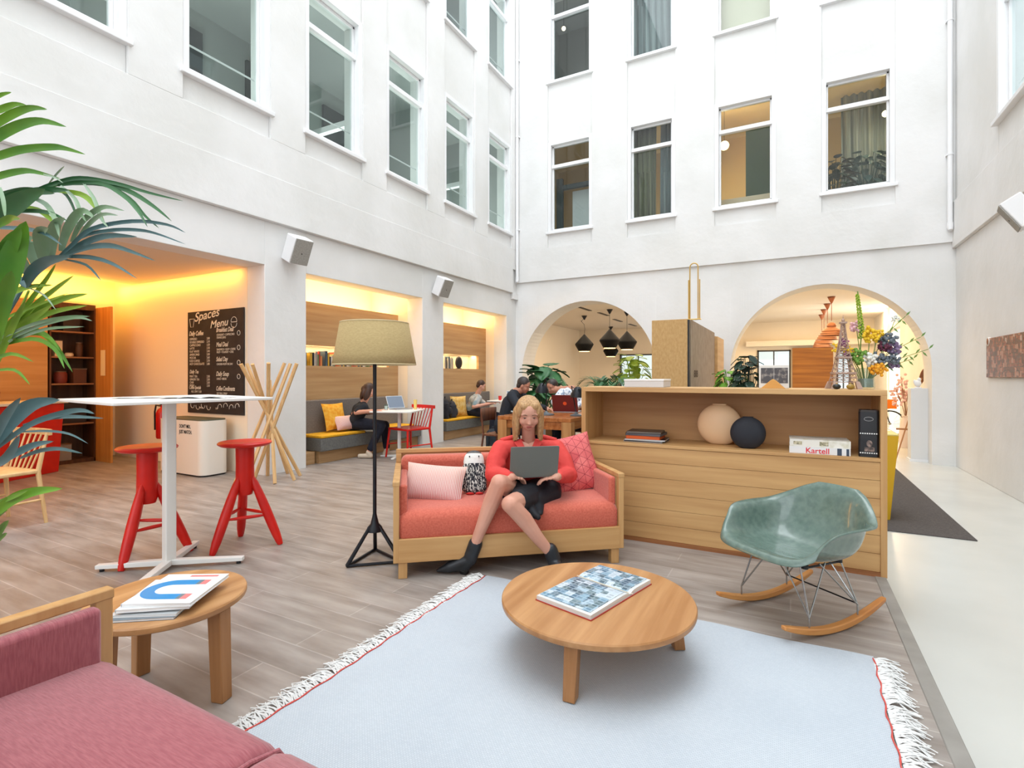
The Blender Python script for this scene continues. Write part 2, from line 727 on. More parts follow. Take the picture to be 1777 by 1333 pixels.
# ---- windows
def make_window(w, h, rail=True):
    """local: x across 0..w, y 0 = wall face, +y into the wall, z 0..h"""
    root = thing('window_1', None, None)
    root['kind'] = 'structure'
    f = MB()
    t = 0.075
    f.box(0, t, -0.025, 0.10, 0, h); f.box(w - t, w, -0.025, 0.10, 0, h)
    f.box(t, w - t, -0.025, 0.10, h - t, h); f.box(t, w - t, -0.02, 0.10, 0, t * 0.6)
    f.box(t, t + 0.035, 0.07, 0.13, t * 0.6, h - t); f.box(w - t - 0.035, w - t, 0.07, 0.13, t * 0.6, h - t)
    f.box(t, w - t, 0.07, 0.13, h - t - 0.035, h - t); f.box(t, w - t, 0.07, 0.13, t * 0.6, t * 0.6 + 0.04)
    f.build('window_frame', paint_white, root, bevel=0.004)
    m_ = MB(); m_.box(t, w - t, 0.03, 0.13, h * 0.715, h * 0.715 + 0.075)
    m_.build('transom_bar', paint_white, root, bevel=0.004)
    s = MB(); s.box(-0.035, w + 0.035, -0.075, 0.02, -0.05, 0.005)
    s.build('window_sill', paint_white, root, bevel=0.006)
    g = MB(); g.plane((t, 0.10, t * 0.6), (w - t, 0.10, t * 0.6), (w - t, 0.10, h - t), (t, 0.10, h - t))
    g.build('glass_pane', glass, root)
    if rail:
        r = MB(); r.tube([(0.05, 0.19, 0.42), (w - 0.05, 0.19, 0.42)], 0.011, 8)
        r.build('guard_rail', paint_white, root, smooth=True)
    return root


wproto = {}
first = True
wn = 0


def put_window(w, h, loc, rz):
    global wn
    key = (round(w, 2), round(h, 2), rz != 0)
    wn += 1
    if key not in wproto:
        wproto[key] = make_window(w, h, rz != 0)
        o = wproto[key]
    else:
        o = copy_tree(wproto[key])
    o.name = 'window_%d' % wn
    o.location = loc
    o.rotation_euler = (0, 0, rz)
    return o


for zi, (z0, z1) in enumerate(ZR):
    for a, b in LB:
        put_window(1.07, z1 - z0, (XL + 0.02, a, z0), radians(90))            # x -> +y, +y -> -x
    for a, b in BBX:
        put_window(b - a, z1 - z0, (a, YB - 0.01, z0), 0)
    for a, b in RB[:4]:
        put_window(1.07, z1 - z0, (XR - 0.02, b, z0), radians(-90))

wn += 1
root = thing('window_%d' % wn, None, None, (-5.2, -7.05, 1.0)); root['kind'] = 'structure'  # added glazing frame in front of the unseen fill light
m = MB()
for k in range(6):
    m.box(1.4 * k - 0.04, 1.4 * k + 0.04, -0.1, 0.0, 0, 8.4)
for k in range(5):
    m.box(0, 7.0, -0.1, 0.0, 2.1 * k - 0.04, 2.1 * k + 0.04)
m.build('window_frame', paint_white, root)

# ---- rooms behind the left windows
for name, z0, z1 in (('left_rooms', 3.25, 7.3), ('left_rooms_upper', 7.4, 11.4)):
    mb = MB()
    mb.box(-8.8, -8.7, -4, 11.3, z0, z1)
    mb.box(-8.8, XL - 0.34, -4, 11.3, z0 - 0.06, z0); mb.box(-8.8, XL - 0.34, -4, 11.3, z1, z1 + 0.06)
    mb.box(-8.8, XL - 0.34, 11.25, 11.35, z0, z1); mb.box(-8.8, XL - 0.34, -4.1, -4, z0, z1)
    for k in range(3):
        mb.box(-8.8, -7.4, 2.9 + 3.19 * k, 3.0 + 3.19 * k, z0, z1)
    struct(mb.build('wall_' + name, grey_room))
    for k in range(7):
        mb = MB()
        y = -1.0 + 1.75 * k
        mb.box(-8.7, -8.64, y, y + 0.95, z0 + 0.3 + (k % 2) * 0.9, z0 + 3.7)
        mb.box(-8.66, -8.60, y - 0.05, y + 1.0, z0 + 1.7, z0 + 1.76)
        d_ = mb.build('door_%d' % (k + 1 + (7 if z0 > 5 else 0)), dark_room)
        struct(d_)
mb = MB()
mb.box(-8.7, -6.4, 3.3, 3.42, 5.4, 5.5); mb.box(-8.7, -6.4, 6.6, 6.7, 5.6, 5.7); mb.box(-8.7, -6.4, 9.7, 9.8, 5.5, 5.6)
struct(mb.build('trim_3', paint_white))

for k in range(4):  # unseen fills added to brighten the rooms behind the left windows
    area('added_room_fill', (-7.4, 0.2 + 3.19 * k, 3.9), 0.8, 62, (0.90, 1.0, 0.96), rot=(pi, 0, 0), sizey=1.2)
    area('added_room_fill', (-7.4, 0.2 + 3.19 * k, 8.0), 0.8, 62, (0.88, 0.97, 1.0), rot=(pi, 0, 0), sizey=1.2)
for x_, p_ in ((-4.8, 10), (-2.6, 26), (-0.8, 20), (1.4, 30)):  # same added fills for the rooms behind the back windows
    area('added_room_fill', (x_, YB + 2.2, 3.9), 0.8, p_ * 0.9, (1.0, 0.96, 0.80), rot=(pi, 0, 0), sizey=0.8)
    area('added_room_fill', (x_, YB + 2.2, 8.0), 0.8, 16 if x_ != -0.8 else 40, (0.94, 0.97, 1.0), rot=(pi, 0, 0), sizey=0.8)

# ---- rooms behind the back windows
olive = mat('olive_curtain', (150, 148, 118), 0.9, c2=(118, 118, 92), scale=1, stretch=(14, 14, 0.3))
grey_curt = mat('grey_curtain', (176, 186, 188), 0.9, c2=(120, 134, 138), scale=1, stretch=(12, 12, 0.25))
green_panel = mat('dark_green_panel', (58, 84, 62), 0.7)
cream = mat('cream_blind', (226, 212, 190), 0.8)
ochre = mat('ochre_room', (214, 190, 140), 0.8)
YR = YB + 0.34
for name, z0, z1 in (('back_rooms', 3.5, 7.3), ('back_rooms_upper', 7.4, 11.4)):
    mb = MB()
    mb.box(-6.2, 2.8, YR + 3.0, YR + 3.1, z0, z1)
    mb.box(-6.2, 2.8, YR, YR + 3.1, z0 - 0.06, z0); mb.box(-6.2, 2.8, YR, YR + 3.1, z1, z1 + 0.06)
    for x in (-6.2, -3.5, -1.75, 0.1, 2.7):
        mb.box(x, x + 0.1, YR, YR + 3.1, z0, z1)
    struct(mb.build('wall_' + name, ochre if z0 < 5 else grey_room))


def curtain(x0, x1, y, z0, z1, m, label, folds=9, amp=0.05):
    mb = MB()
    rows = []
    n = folds * 8
    for z in (z0, (z0 + z1) / 2, z1):
        rows.append([Vector((x0 + (x1 - x0) * i / n, y + amp * sin(2 * pi * i / 8 + z), z)) for i in range(n + 1)])
    mb.grid(rows)
    o = mb.build('curtain', m, solid=0.01, smooth=True)
    return tag(o, label, 'curtain')


curtain(-3.3, -2.6, YB + 0.55, 4.3, 7.2, olive, 'olive curtain hanging in the second lower window of the arcade facade', 6)
curtain(-2.55, -1.95, YB + 0.75, 4.3, 7.2, grey_curt, 'grey curtain beside the olive one in the lower window', 6)
curtain(0.95, 1.9, YB + 2.1, 4.3, 7.2, grey_curt, 'pale grey curtain behind the indoor plants of the lower window', 7)
curtain(-3.3, -1.85, YB + 0.5, 7.6, 11.3, grey_curt, 'full width grey curtain in an upper window above the olive curtain', 10)
mb = MB(); mb.box(-1.45, -0.12, YB + 0.36, YB + 0.38, 7.5, 10.6)
tag(mb.build('roller_blind', cream), 'cream roller blind pulled down in an upper window', 'blind')
mb = MB(); mb.box(-0.85, 0.0, YB + 1.2, YB + 1.25, 3.6, 6.5)
tag(mb.build('room_divider_panel', green_panel), 'dark green upright panel standing in the warm lit upstairs room', 'panel')
mb = MB(); mb.box(-1.6, -0.3, YB + 0.9, YB + 0.95, 3.6, 5.0)
tag(mb.build('low_partition', cream), 'low cream partition in front of the green panel upstairs', 'partition')
mb = MB(); mb.box(-4.7, -3.6, YB + 0.9, YB + 1.0, 3.6, 5.75)
tag(mb.build('white_board', paint_white), 'white board standing behind the lowest window beside the drainpipe', 'board')
mb = MB(); mb.box(-5.0, -4.85, YB + 0.6, YB + 0.7, 3.6, 6.0); mb.box(-4.1, -4.04, YB + 0.7, YB + 0.76, 3.6, 6.0)
mb.tube([(-4.3, YB + 0.8, 3.6), (-3.95, YB + 0.85, 4.9), (-3.7, YB + 0.8, 5.5)], 0.012)
mb.box(-5.0, -3.6, YB + 0.65, YB + 0.75, 5.75, 5.85)
tag(mb.build('dark_frame_stand', dark_room), 'dark metal stand in front of the white board upstairs', 'stand')


def ceiling_bulb(loc, label, r=0.07, drop=0.6, power=25):
    root = thing('hanging_globe_lamp', label, 'lamp', loc)
    b = MB(); b.ell((0, 0, 0), r)
    b.build('globe', mat('lit_globe', (255, 240, 210), emit=(255, 225, 180), es=6.0), root, smooth=True)
    c = MB(); c.cyl((0, 0, r * 0.9), (0, 0, r + drop), 0.004, n=6)
    c.build('cord', black_metal, root)
    lamp_point('globe_glow', Vector(loc) + Vector((0, -0.15, -0.1)), power, (1, 0.8, 0.5), 0.06)
    return root


ceiling_bulb((-1.32, YB + 1.6, 6.44), 'lit globe lamp in the window above the tall plywood boxes', 0.10, 0.75, 45)
ceiling_bulb((1.62, YB + 1.3, 6.33), 'small lit lamp behind the window with the indoor plants', 0.06, 0.9, 25)
ceiling_bulb((-5.1, YB + 1.3, 10.1), 'small lit lamp in the dark upper window beside the drainpipe', 0.05, 1.2, 4)
mb = MB(); mb.box(-4.45, -4.05, YB + 1.0, YB + 1.1, 7.5, 8.6)
tag(mb.build('office_cabinet', dark_room), 'dark cabinet inside the upper window beside the drainpipe', 'cabinet')

# ---- drainpipes
def drainpipe(x, y, z0, label):
    root = thing('drainpipe', label, 'pipe', (x, y, z0), group='drainpipes in the corners')
    m = MB(); m.tube([(0, 0, 0.05), (0, 0, ZTOP - z0)], 0.036, 14)
    m.build('pipe', paint_white, root, smooth=True)
    m = MB(); m.tube([(0, 0, 0.10), (0, 0, 0.02), (0.0, -0.02, -0.03)], [0.042, 0.045, 0.03], 14)
    m.build('spout', paint_white, root, smooth=True)
    for z in (1.2, 3.4, 5.2):
        m = MB(); m.box(-0.05, 0.05, 0.0, 0.07, z, z + 0.03); m.tube([(0, 0, z), (0, 0, z + 0.03)], 0.043, 14)
        m.build('pipe_clamp', paint_white, root)
    return root


drainpipe(XL + 0.10, YB - 0.11, 3.48, 'white drainpipe in the far left corner of the atrium')
drainpipe(XR - 0.10, YB - 0.11, 3.66, 'white drainpipe in the far right corner of the atrium')

# ================================================================== ALCOVES IN THE LEFT WALL
alc = mat('alcove_plaster', (240, 226, 204), 0.8)
# deep kitchen alcove
mb = MB()
mb.box(-9.7, XL - 0.34, 4.27, 4.42, -0.03, 3.1)          # side wall with the menu board
mb.box(-9.7, -9.4, -2.0, 4.27, -0.03, 3.1)
mb.box(-9.7, XL - 0.34, -1.4, -1.2, -0.03, 3.1)
struct(mb.build('wall_kitchen', alc))
mb = MB(); mb.box(-8.9, XL - 0.34, -1.2, 4.27, 2.64, 2.76); mb.box(-9.4, -8.9, -1.2, 4.27, 3.0, 3.1)
mb.box(-8.95, -8.9, -1.2, 4.27, 2.76, 3.0)
struct(mb.build('ceiling_kitchen', mat('kitchen_ceiling', (232, 216, 196), 0.8)))
mb = MB(); mb.box(-9.38, -9.0, -1.2, 3.28, 0.0, 2.28)
struct(mb.build('wall_kitchen_panelling', wood('kitchen_oak_panel', (200, 150, 92), (184, 132, 74), axis='y', sc=0.6)))
area('kitchen_cove_light', (-9.15, 1.6, 2.34), 0.2, 85, WARMER, rot=(pi, 0, 0), sizey=4.8)
area('kitchen_strip_light', (-7.75, 4.16, 2.625), 3.0, 15, (1.0, 0.46, 0.07), rot=(radians(14), 0, 0), sizey=0.05)
area('kitchen_ceiling_light', (-7.6, 1.4, 2.6), 1.2, 38, (1, 0.54, 0.16), sizey=3.5)

# two seating alcoves
for k, (y0, y1) in enumerate(((4.90, 7.43), (8.07, 10.55))):
    mb = MB()
    mb.box(-7.0, XL - 0.34, y1, y1 + 0.15, -0.03, 3.1)
    mb.box(-7.0, XL - 0.34, y0 - 0.15, y0, -0.03, 3.1)
    mb.box(-7.1, -7.0, y0 - 0.1, y1 + 0.1, -0.03, 3.1)
    mb.box(-7.0, XL - 0.34, y0, y1, 3.0, 3.1)
    struct(mb.build('wall_alcove_%d' % (k + 1), alc))
    zt = 2.36
    mb = MB()
    n0 = (y0 + 0.05, y1 - 0.12 - (0.2 if k else 0.12), 1.40, 1.71)
    wall_cells(mb, 'x', -6.42, -6.36, y0, y1, 0.0, zt, holes=[n0])
    o = mb.build('wall_alcove_panelling_%d' % (k + 1), oak_panel)
    struct(o)
    mb = MB()
    mb.box(-6.66, -6.64, n0[0], n0[1], n0[2], n0[3]); mb.box(-6.66, -6.42, n0[0], n0[1], n0[2] - 0.02, n0[2]); mb.box(-6.66, -6.42, n0[0], n0[1], n0[3], n0[3] + 0.02)
    mb.box(-6.66, -6.42, n0[0] - 0.02, n0[0], n0[2], n0[3]); mb.box(-6.66, -6.42, n0[1], n0[1] + 0.02, n0[2], n0[3])
    struct(mb.build('trim_%d' % (4 + k), warm_plaster))
    yc = (y0 + y1) / 2
    area('alcove_cove_light', (-6.72, yc, 2.30), 0.25, 34, (1, 0.66, 0.26), rot=(pi, 0, 0), sizey=y1 - y0 - 0.2)
    area('alcove_soffit_light', (-6.25, yc, 2.98), 0.3, 13, (1, 0.72, 0.4), sizey=y1 - y0 - 0.4)
    area('alcove_niche_light', (-6.5, yc, 1.70), 0.1, 8, (1, 0.7, 0.35), sizey=y1 - y0 - 0.5)

# ================================================================== ROOM BEHIND THE ARCHES
far_plaster = mat('far_room_plaster', (234, 224, 210), 0.8)
mb = MB()
mb.box(-7.95, -7.8, YB + 0.62, 20.7, -0.03, 3.3)
wall_cells(mb, 'y', 20.5, 20.7, -7.95, XR + 0.3, ZLOW, 3.3, holes=[(-6.05, -4.6, 0.5, 2.1), (-1.05, 0.0, 0.6, 2.15), (1.35, 1.75, 0.3, 2.1)])
struct(mb.build('wall_far', far_plaster))
mb = MB(); mb.box(-7.95, XR + 0.3, YB + 0.34, 20.7, 3.13, 3.3)
struct(mb.build('ceiling', ceil_plaster))
mb = MB(); mb.box(-1.4, 2.35, 20.2, 20.5, 2.28, 2.46)
struct(mb.build('trim_6', ceil_plaster))
for (x0, x1, z0, z1) in ((-6.05, -4.6, 0.5, 2.1), (-1.05, 0.0, 0.6, 2.15), (1.35, 1.75, 0.3, 2.1)):
    wn += 1
    root = thing('window_%d' % wn, None, None, (0, 0, 0)); root['kind'] = 'structure'
    m = MB()
    m.box(x0, x0 + 0.05, 20.45, 20.6, z0, z1); m.box(x1 - 0.05, x1, 20.45, 20.6, z0, z1)
    m.box(x0, x1, 20.45, 20.6, z1 - 0.05, z1); m.box(x0, x1, 20.45, 20.6, z0, z0 + 0.05)
    m.box((x0 + x1) / 2 - 0.02, (x0 + x1) / 2 + 0.02, 20.5, 20.56, z0, z1)
    m.build('window_frame', mat('dark_window_frame', (60, 62, 64), 0.5), root)
    m = MB(); m.plane((x0, 20.55, z0), (x1, 20.55, z0), (x1, 20.55, z1), (x0, 20.55, z1)); m.build('glass_pane', glass, root)
wn += 1
root = thing('window_%d' % wn, None, None, (0, 0, 0)); root['kind'] = 'structure'
m = MB(); m.box(XR + 0.05, XR + 0.12, 16.0, 16.06, ZLOW, 2.5); m.box(XR + 0.05, XR + 0.12, 17.94, 18.0, ZLOW, 2.5); m.box(XR + 0.05, XR + 0.12, 16.0, 18.0, 2.44, 2.5)
m.build('window_frame', paint_white, root)
m = MB(); m.plane((XR + 0.08, 16.06, ZLOW), (XR + 0.08, 17.94, ZLOW), (XR + 0.08, 17.94, 2.44), (XR + 0.08, 16.06, 2.44)); m.build('glass_pane', glass, root)
# houses across the street, seen through the far windows
mb = MB()
wall_cells(mb, 'y', 27.0, 27.3, -12, 8, -1, 9, holes=[(-11 + 1.6 * k, -10 + 1.6 * k, z, z + 1.6) for k in range(11) for z in (0.4, 3.2, 6.0)])
tag(mb.build('town_house', mat('pale_brick', (236, 232, 226), 0.8)), 'pale facade across the street seen through the far windows', 'building')
# orange sliding panel
mb = MB(); mb.box(0.05, 1.25, 20.36, 20.44, ZLOW, 2.2)
tag(mb.build('orange_wall_panel', wood('orange_wood', (150, 98, 38), (118, 70, 22), axis='x', sc=0.5)), 'large orange wooden panel on the far wall behind the copper lamps', 'panel')
area('far_room_light', (-4.6, 14.6, 3.1), 3.5, 170, (1, 0.80, 0.56), sizey=5.0)
area('reception_light', (0.3, 15.6, 3.1), 3.0, 270, (1, 0.66, 0.30), sizey=7.0)
area('street_door_daylight', (XR + 0.6, 17.0, 1.2), 2.0, 110, (1, 0.93, 0.84), rot=(0, radians(90), 0), sizey=2.2)
# ================================================================== FURNITURE IN FRONT
# ---- rug
RX0, RX1, RY0, RY1 = -1.665, 0.315, -0.55, 2.765
rugm = brick_mat('white_weave', (204, 210, 216), (195, 202, 209), (180, 188, 196), 0.012, 0.006, 0.0012, rough=0.95, bump=0.6, grain=((232, 234, 238), (255, 255, 255)), gs=(2, 2, 2))
root = thing('rug', 'large pale woven rug with fringed ends under the low round table', 'rug', (0, 0, 0))
mb = MB()
rows = []
for i in range(41):
    y = RY0 + (RY1 - RY0) * i / 40
    rows.append([Vector((RX0 + (RX1 - RX0) * j / 30 + (0.006 * sin(y * 5) if j in (0, 30) else 0), y + (0.008 * sin(j * 0.7) if i == 40 else 0), 0.007)) for j in range(31)])
mb.grid(rows)
mb.build('woven_field', rugm, root, solid=0.010)
red_thread = mat('red_thread', (206, 84, 76), 0.9)
for sx, x in ((-1, RX0), (1, RX1)):
    m = MB()
    pts = [Vector((x + 0.004 * sin(k * 1.3) + 0.006 * sin((RY0 + k * 0.03) * 5), RY0 + k * 0.03, 0.0145)) for k in range(int((RY1 - RY0) / 0.03) + 1)]
    m.tube(pts, [0.0022 + 0.0014 * (k % 2) for k in range(len(pts))], 5)
    m.build('stitched_edge', red_thread, root)
    m = MB()
    rnd = random.Random(3 if sx < 0 else 5)
    y = RY0 + 0.01
    while y < RY1 - 0.01:
        for q in range(3):
            L = rnd.uniform(0.07, 0.12)
            a = rnd.uniform(-0.55, 0.55)
            b = rnd.uniform(-0.9, 0.9)
            p0 = Vector((x, y + rnd.uniform(-0.006, 0.006), 0.010))
            p1 = p0 + Vector((sx * L * 0.5 * cos(a), L * 0.5 * sin(a), rnd.uniform(0.004, 0.016)))
            p2 = p1 + Vector((sx * L * 0.5 * cos(b), L * 0.5 * sin(b), -p1.z + rnd.uniform(0.004, 0.008)))
            m.tube([p0, (p0 + p1) / 2 + Vector((0, 0, 0.004)), p1, p2], [0.0026, 0.003, 0.0026, 0.0018], 4)
        y += 0.0125
    m.build('fringe', mat('fringe_wool', (224, 224, 222), 0.95), root)


# ---- round oak tables
def round_table(name, label, loc, r, h, t, legs, ls, splay, rz=0.0):
    root = thing(name, label, 'table', loc, rz)
    m = MB()
    m.lathe([(0.0, h - t), (r - 0.012, h - t), (r - 0.002, h - t + 0.006), (r, h - t + 0.012), (r, h - 0.006), (r - 0.004, h), (0.0, h)], n=96)
    m.build('tabletop', table_oak, root, smooth=True, angle=30)
    for a, rf in legs:
        A = radians(a)
        lx, ly = rf * cos(A), rf * sin(A)
        tx, ty = (rf - splay) * cos(A), (rf - splay) * sin(A)
        ux, uy = -sin(A), cos(A)
        w = ls / 2
        def quad(cx_, cy_, z, w):
            return [Vector((cx_ + sx * w * cos(A) + sy * w * ux, cy_ + sx * w * sin(A) + sy * w * uy, z)) for sx, sy in ((-1, -1), (1, -1), (1, 1), (-1, 1))]
        l = MB(); l.hexa(quad(lx, ly, 0, w * 0.9), quad(tx, ty, h - t, w))
        l.build('leg', table_oak_z, root, bevel=0.004)
    return root


round_table('coffee_table', 'low round oak coffee table with an open book on it', (-0.767, 2.236, 0.015), 0.427, 0.245, 0.032, ((-86, 0.385), (32, 0.375), (152, 0.375)), 0.055, 0.03)
round_table('side_table', 'small round oak side table holding magazines beside the mauve sofa', (-2.17, 1.17, 0), 0.278, 0.38, 0.03, ((16, 0.245), (176, 0.235), (275, 0.235)), 0.058, 0.012)

# ---- open book on the coffee table
def facade_mat(name, sky, hues, sc=1.0):
    """printed photograph of canal houses: rows of windows in washed colours"""
    m = bpy.data.materials.new(name); m.use_nodes = True
    nt = m.node_tree; b = nt.nodes['Principled BSDF']; b.inputs['Roughness'].default_value = 0.25
    tc = nt.nodes.new('ShaderNodeTexCoord')
    vo = nt.nodes.new('ShaderNodeTexVoronoi'); vo.distance = 'CHEBYCHEV'; vo.inputs['Scale'].default_value = 26 * sc; vo.inputs['Randomness'].default_value = 0.55
    nt.links.new(tc.outputs['Object'], vo.inputs['Vector'])
    r = nt.nodes.new('ShaderNodeValToRGB'); r.color_ramp.interpolation = 'CONSTANT'
    els = r.color_ramp.elements
    while len(els) < len(hues):
        els.new(0.5)
    for i, c in enumerate(hues):
        els[i].position = i / len(hues); els[i].color = lin(c)
    nt.links.new(vo.outputs['Color'], r.inputs['Fac'])
    br = nt.nodes.new('ShaderNodeTexBrick'); br.inputs['Scale'].default_value = 1; br.inputs['Brick Width'].default_value = 0.022 / sc; br.inputs['Row Height'].default_value = 0.03 / sc
    br.inputs['Mortar Size'].default_value = 0.004 / sc; br.offset = 0.0
    br.inputs['Color1'].default_value = lin((60, 84, 104)); br.inputs['Color2'].default_value = lin((150, 178, 196)); br.inputs['Mortar'].default_value = lin((170, 190, 204))
    nt.links.new(tc.outputs['Object'], br.inputs['Vector'])
    mx = nt.nodes.new('ShaderNodeMix'); mx.data_type = 'RGBA'; mx.inputs['Factor'].default_value = 0.5
    nt.links.new(r.outputs['Color'], mx.inputs[6]); nt.links.new(br.outputs['Color'], mx.inputs[7])
    nt.links.new(mx.outputs[2], b.inputs['Base Color'])
    MATS[name] = m
    return m


page_white = mat('page_white', (238, 238, 236), 0.5)
facade = facade_mat('printed_facades', None, [(40, 66, 88), (176, 200, 214), (84, 124, 150), (222, 230, 236), (52, 72, 76), (120, 160, 182), (74, 96, 86), (190, 208, 220)])
zt = 0.262
c0, c1, c2_, c3 = onZ(929, 1042, zt), onZ(1028, 1078, zt), onZ(1133, 1014, zt), onZ(1036, 986, zt)
bc = (c0 + c1 + c2_ + c3) / 4
ex = (c2_ - c1).normalized(); brz = math.atan2(ex.y, ex.x)
bl, bw = (c2_ - c1).length, (c1 - c0).length
root = thing('open_book', 'large open picture book of town houses on the low round table', 'book', (bc.x, bc.y, 0.2602), brz)
m = MB(); m.box(-bl / 2, bl / 2, -bw / 2, bw / 2, 0, 0.004)
m.build('cover', mat('book_cover', (170, 60, 50), 0.5), root)
m = MB()
seam = bl * 0.12
def page_z(x):
    dd = abs(x - seam) / (bl / 2)
    return 0.026 - 0.014 * math.exp(-dd * 14) - 0.004 * dd
for xa, xb in ((-bl / 2 + 0.004, seam - 0.001), (seam + 0.001, bl / 2 - 0.004)):
    n = 16
    xs_ = [xa + (xb - xa) * i / n for i in range(n + 1)]
    y0, y1 = -bw / 2 + 0.004, bw / 2 - 0.004
    b0 = [(x, page_z(x)) for x in xs_]
    vs = [Vector((x, y0, 0.004)) for x, z in b0] + [Vector((x, y0, z)) for x, z in b0] + [Vector((x, y1, z)) for x, z in b0] + [Vector((x, y1, 0.004)) for x, z in b0]
    N = n + 1
    fs = []
    for i in range(n):
        for q in range(3):
            fs.append((q * N + i, q * N + i + 1, (q + 1) * N + i + 1, (q + 1) * N + i))
    fs += [(0, N, 2 * N, 3 * N), (n, 3 * N + n, 2 * N + n, N + n)]
    m.add(vs, fs)
m.build('page_block', mat('page_edges', (222, 222, 218), 0.6, c2=(196, 198, 198), scale=1, stretch=(4, 4, 500)), root)
m = MB()
for xa, xb in ((-bl / 2 + 0.022, seam - 0.006), (seam + 0.006, bl / 2 - 0.006)):
    rows = [[Vector((xa + (xb - xa) * i / 16, y, page_z(xa + (xb - xa) * i / 16) + 0.0012)) for i in range(17)] for y in (-bw / 2 + 0.02, bw / 2 - 0.008)]
    m.grid(rows)
m.build('printed_photograph', facade, root, solid=0.0008)
m = MB(); m.tube([(seam, bw / 2, 0.02), (seam + 0.004, 0.05, 0.017), (seam - 0.003, -bw / 2 + 0.03, 0.017), (seam + 0.012, -bw / 2 - 0.004, 0.012)], 0.0022, 6)
m.build('ribbon', mat('ribbon_cream', (216, 204, 184), 0.7), root)

# ---- magazines on the side table
def magazine(name, label, loc, rz, w, d, h, cover, group, edge=None):
    root = thing(name, label, 'magazine', loc, rz, group)
    m = MB(); m.box(-w / 2 + 0.002, w / 2 - 0.002, -d / 2 + 0.002, d / 2 - 0.002, 0.0008, h - 0.0008)
    m.build('pages', edge or page_white, root)
    m = MB(); m.box(-w / 2, w / 2, -d / 2, d / 2, h - 0.0009, h); m.box(-w / 2, w / 2, -d / 2, d / 2, 0, 0.0009); m.box(-w / 2, -w / 2 + 0.001, -d / 2, d / 2, 0, h)
    m.build('cover', cover, root)
    return root


grp = 'magazines on the side table'
q0, q1, q2, q3 = onZ(283, 995, .432), onZ(387, 997, .432), onZ(342, 1045, .432), onZ(222, 1047, .432)
mc = (q0 + q1 + q2 + q3) / 4
mx_ = (q2 - q3); mrz = math.atan2(mx_.y, mx_.x)
mw = (mx_.length + (q1 - q0).length) / 2 * 0.98
md_ = ((q0 - q3).length + (q1 - q2).length) / 2
z = 0.3805
magazine('magazine', 'grey backed magazine at the bottom of the side table pile', (mc.x - 0.035, mc.y - 0.045, z), mrz + 0.10, 0.23, 0.30, 0.008, mat('grey_cover', (120, 128, 134), 0.3), grp); z += 0.0082
magazine('magazine', 'pale grey magazine second from the bottom of the side table pile', (mc.x - 0.03, mc.y - 0.03, z), mrz + 0.04, 0.23, 0.29, 0.009, mat('silver_cover', (200, 204, 206), 0.3), grp); z += 0.0092
magazine('magazine', 'yellow covered magazine peeking out left in the side table pile', (mc.x - 0.055, mc.y + 0.015, z), mrz + 0.35, 0.20, 0.28, 0.007, mat('yellow_cover', (236, 186, 60), 0.35), grp); z += 0.0072
magazine('magazine', 'thick white magazine under the one with the blue horseshoe', (mc.x - 0.018, mc.y - 0.018, z), mrz + 0.12, mw, md_, 0.012, mat('white_cover', (232, 234, 236), 0.3), grp); z += 0.0122
top = magazine('magazine', 'white magazine with a blue horseshoe magnet printed on its cover', (mc.x, mc.y, z), mrz, mw, md_, 0.013, mat('white_cover_bright', (240, 242, 244), 0.25), grp)
m = MB()
R1, R0 = 0.090, 0.044
ccx, ccy = -0.030, -0.014
pts_o = [(ccx + R1 * cos(radians(a)), ccy + R1 * sin(radians(a))) for a in range(90, 271, 10)]
pts_i = [(ccx + R0 * cos(radians(a)), ccy + R0 * sin(radians(a))) for a in range(270, 89, -10)]
m.prism([(ccx + 0.075, ccy + R1)] + pts_o + [(ccx + 0.075, ccy - R1), (ccx + 0.075, ccy - R0)] + pts_i + [(ccx + 0.075, ccy + R0)], 0.0132, 0.0138)
m.build('printed_magnet', mat('print_blue', (30, 140, 204), 0.3), top)
for sy in (1, -1):
    ya, yb_ = sorted((ccy + sy * R0, ccy + sy * R1))
    m = MB(); m.box(ccx + 0.075, ccx + 0.09, ya, yb_, 0.0132, 0.0138); m.build('printed_magnet_band', mat('print_grey', (110, 128, 136), 0.3), top)
    m = MB(); m.box(ccx + 0.09, ccx + 0.115, ya, yb_, 0.0132, 0.0138); m.build('printed_magnet_tip', mat('print_pink', (222, 132, 130), 0.3), top)
m = MB(); m.box(-0.02, 0.09, md_ / 2 - 0.03, md_ / 2 - 0.014, 0.0132, 0.0138); m.build('printed_title', mat('print_pink', (222, 132, 130), 0.3), top)

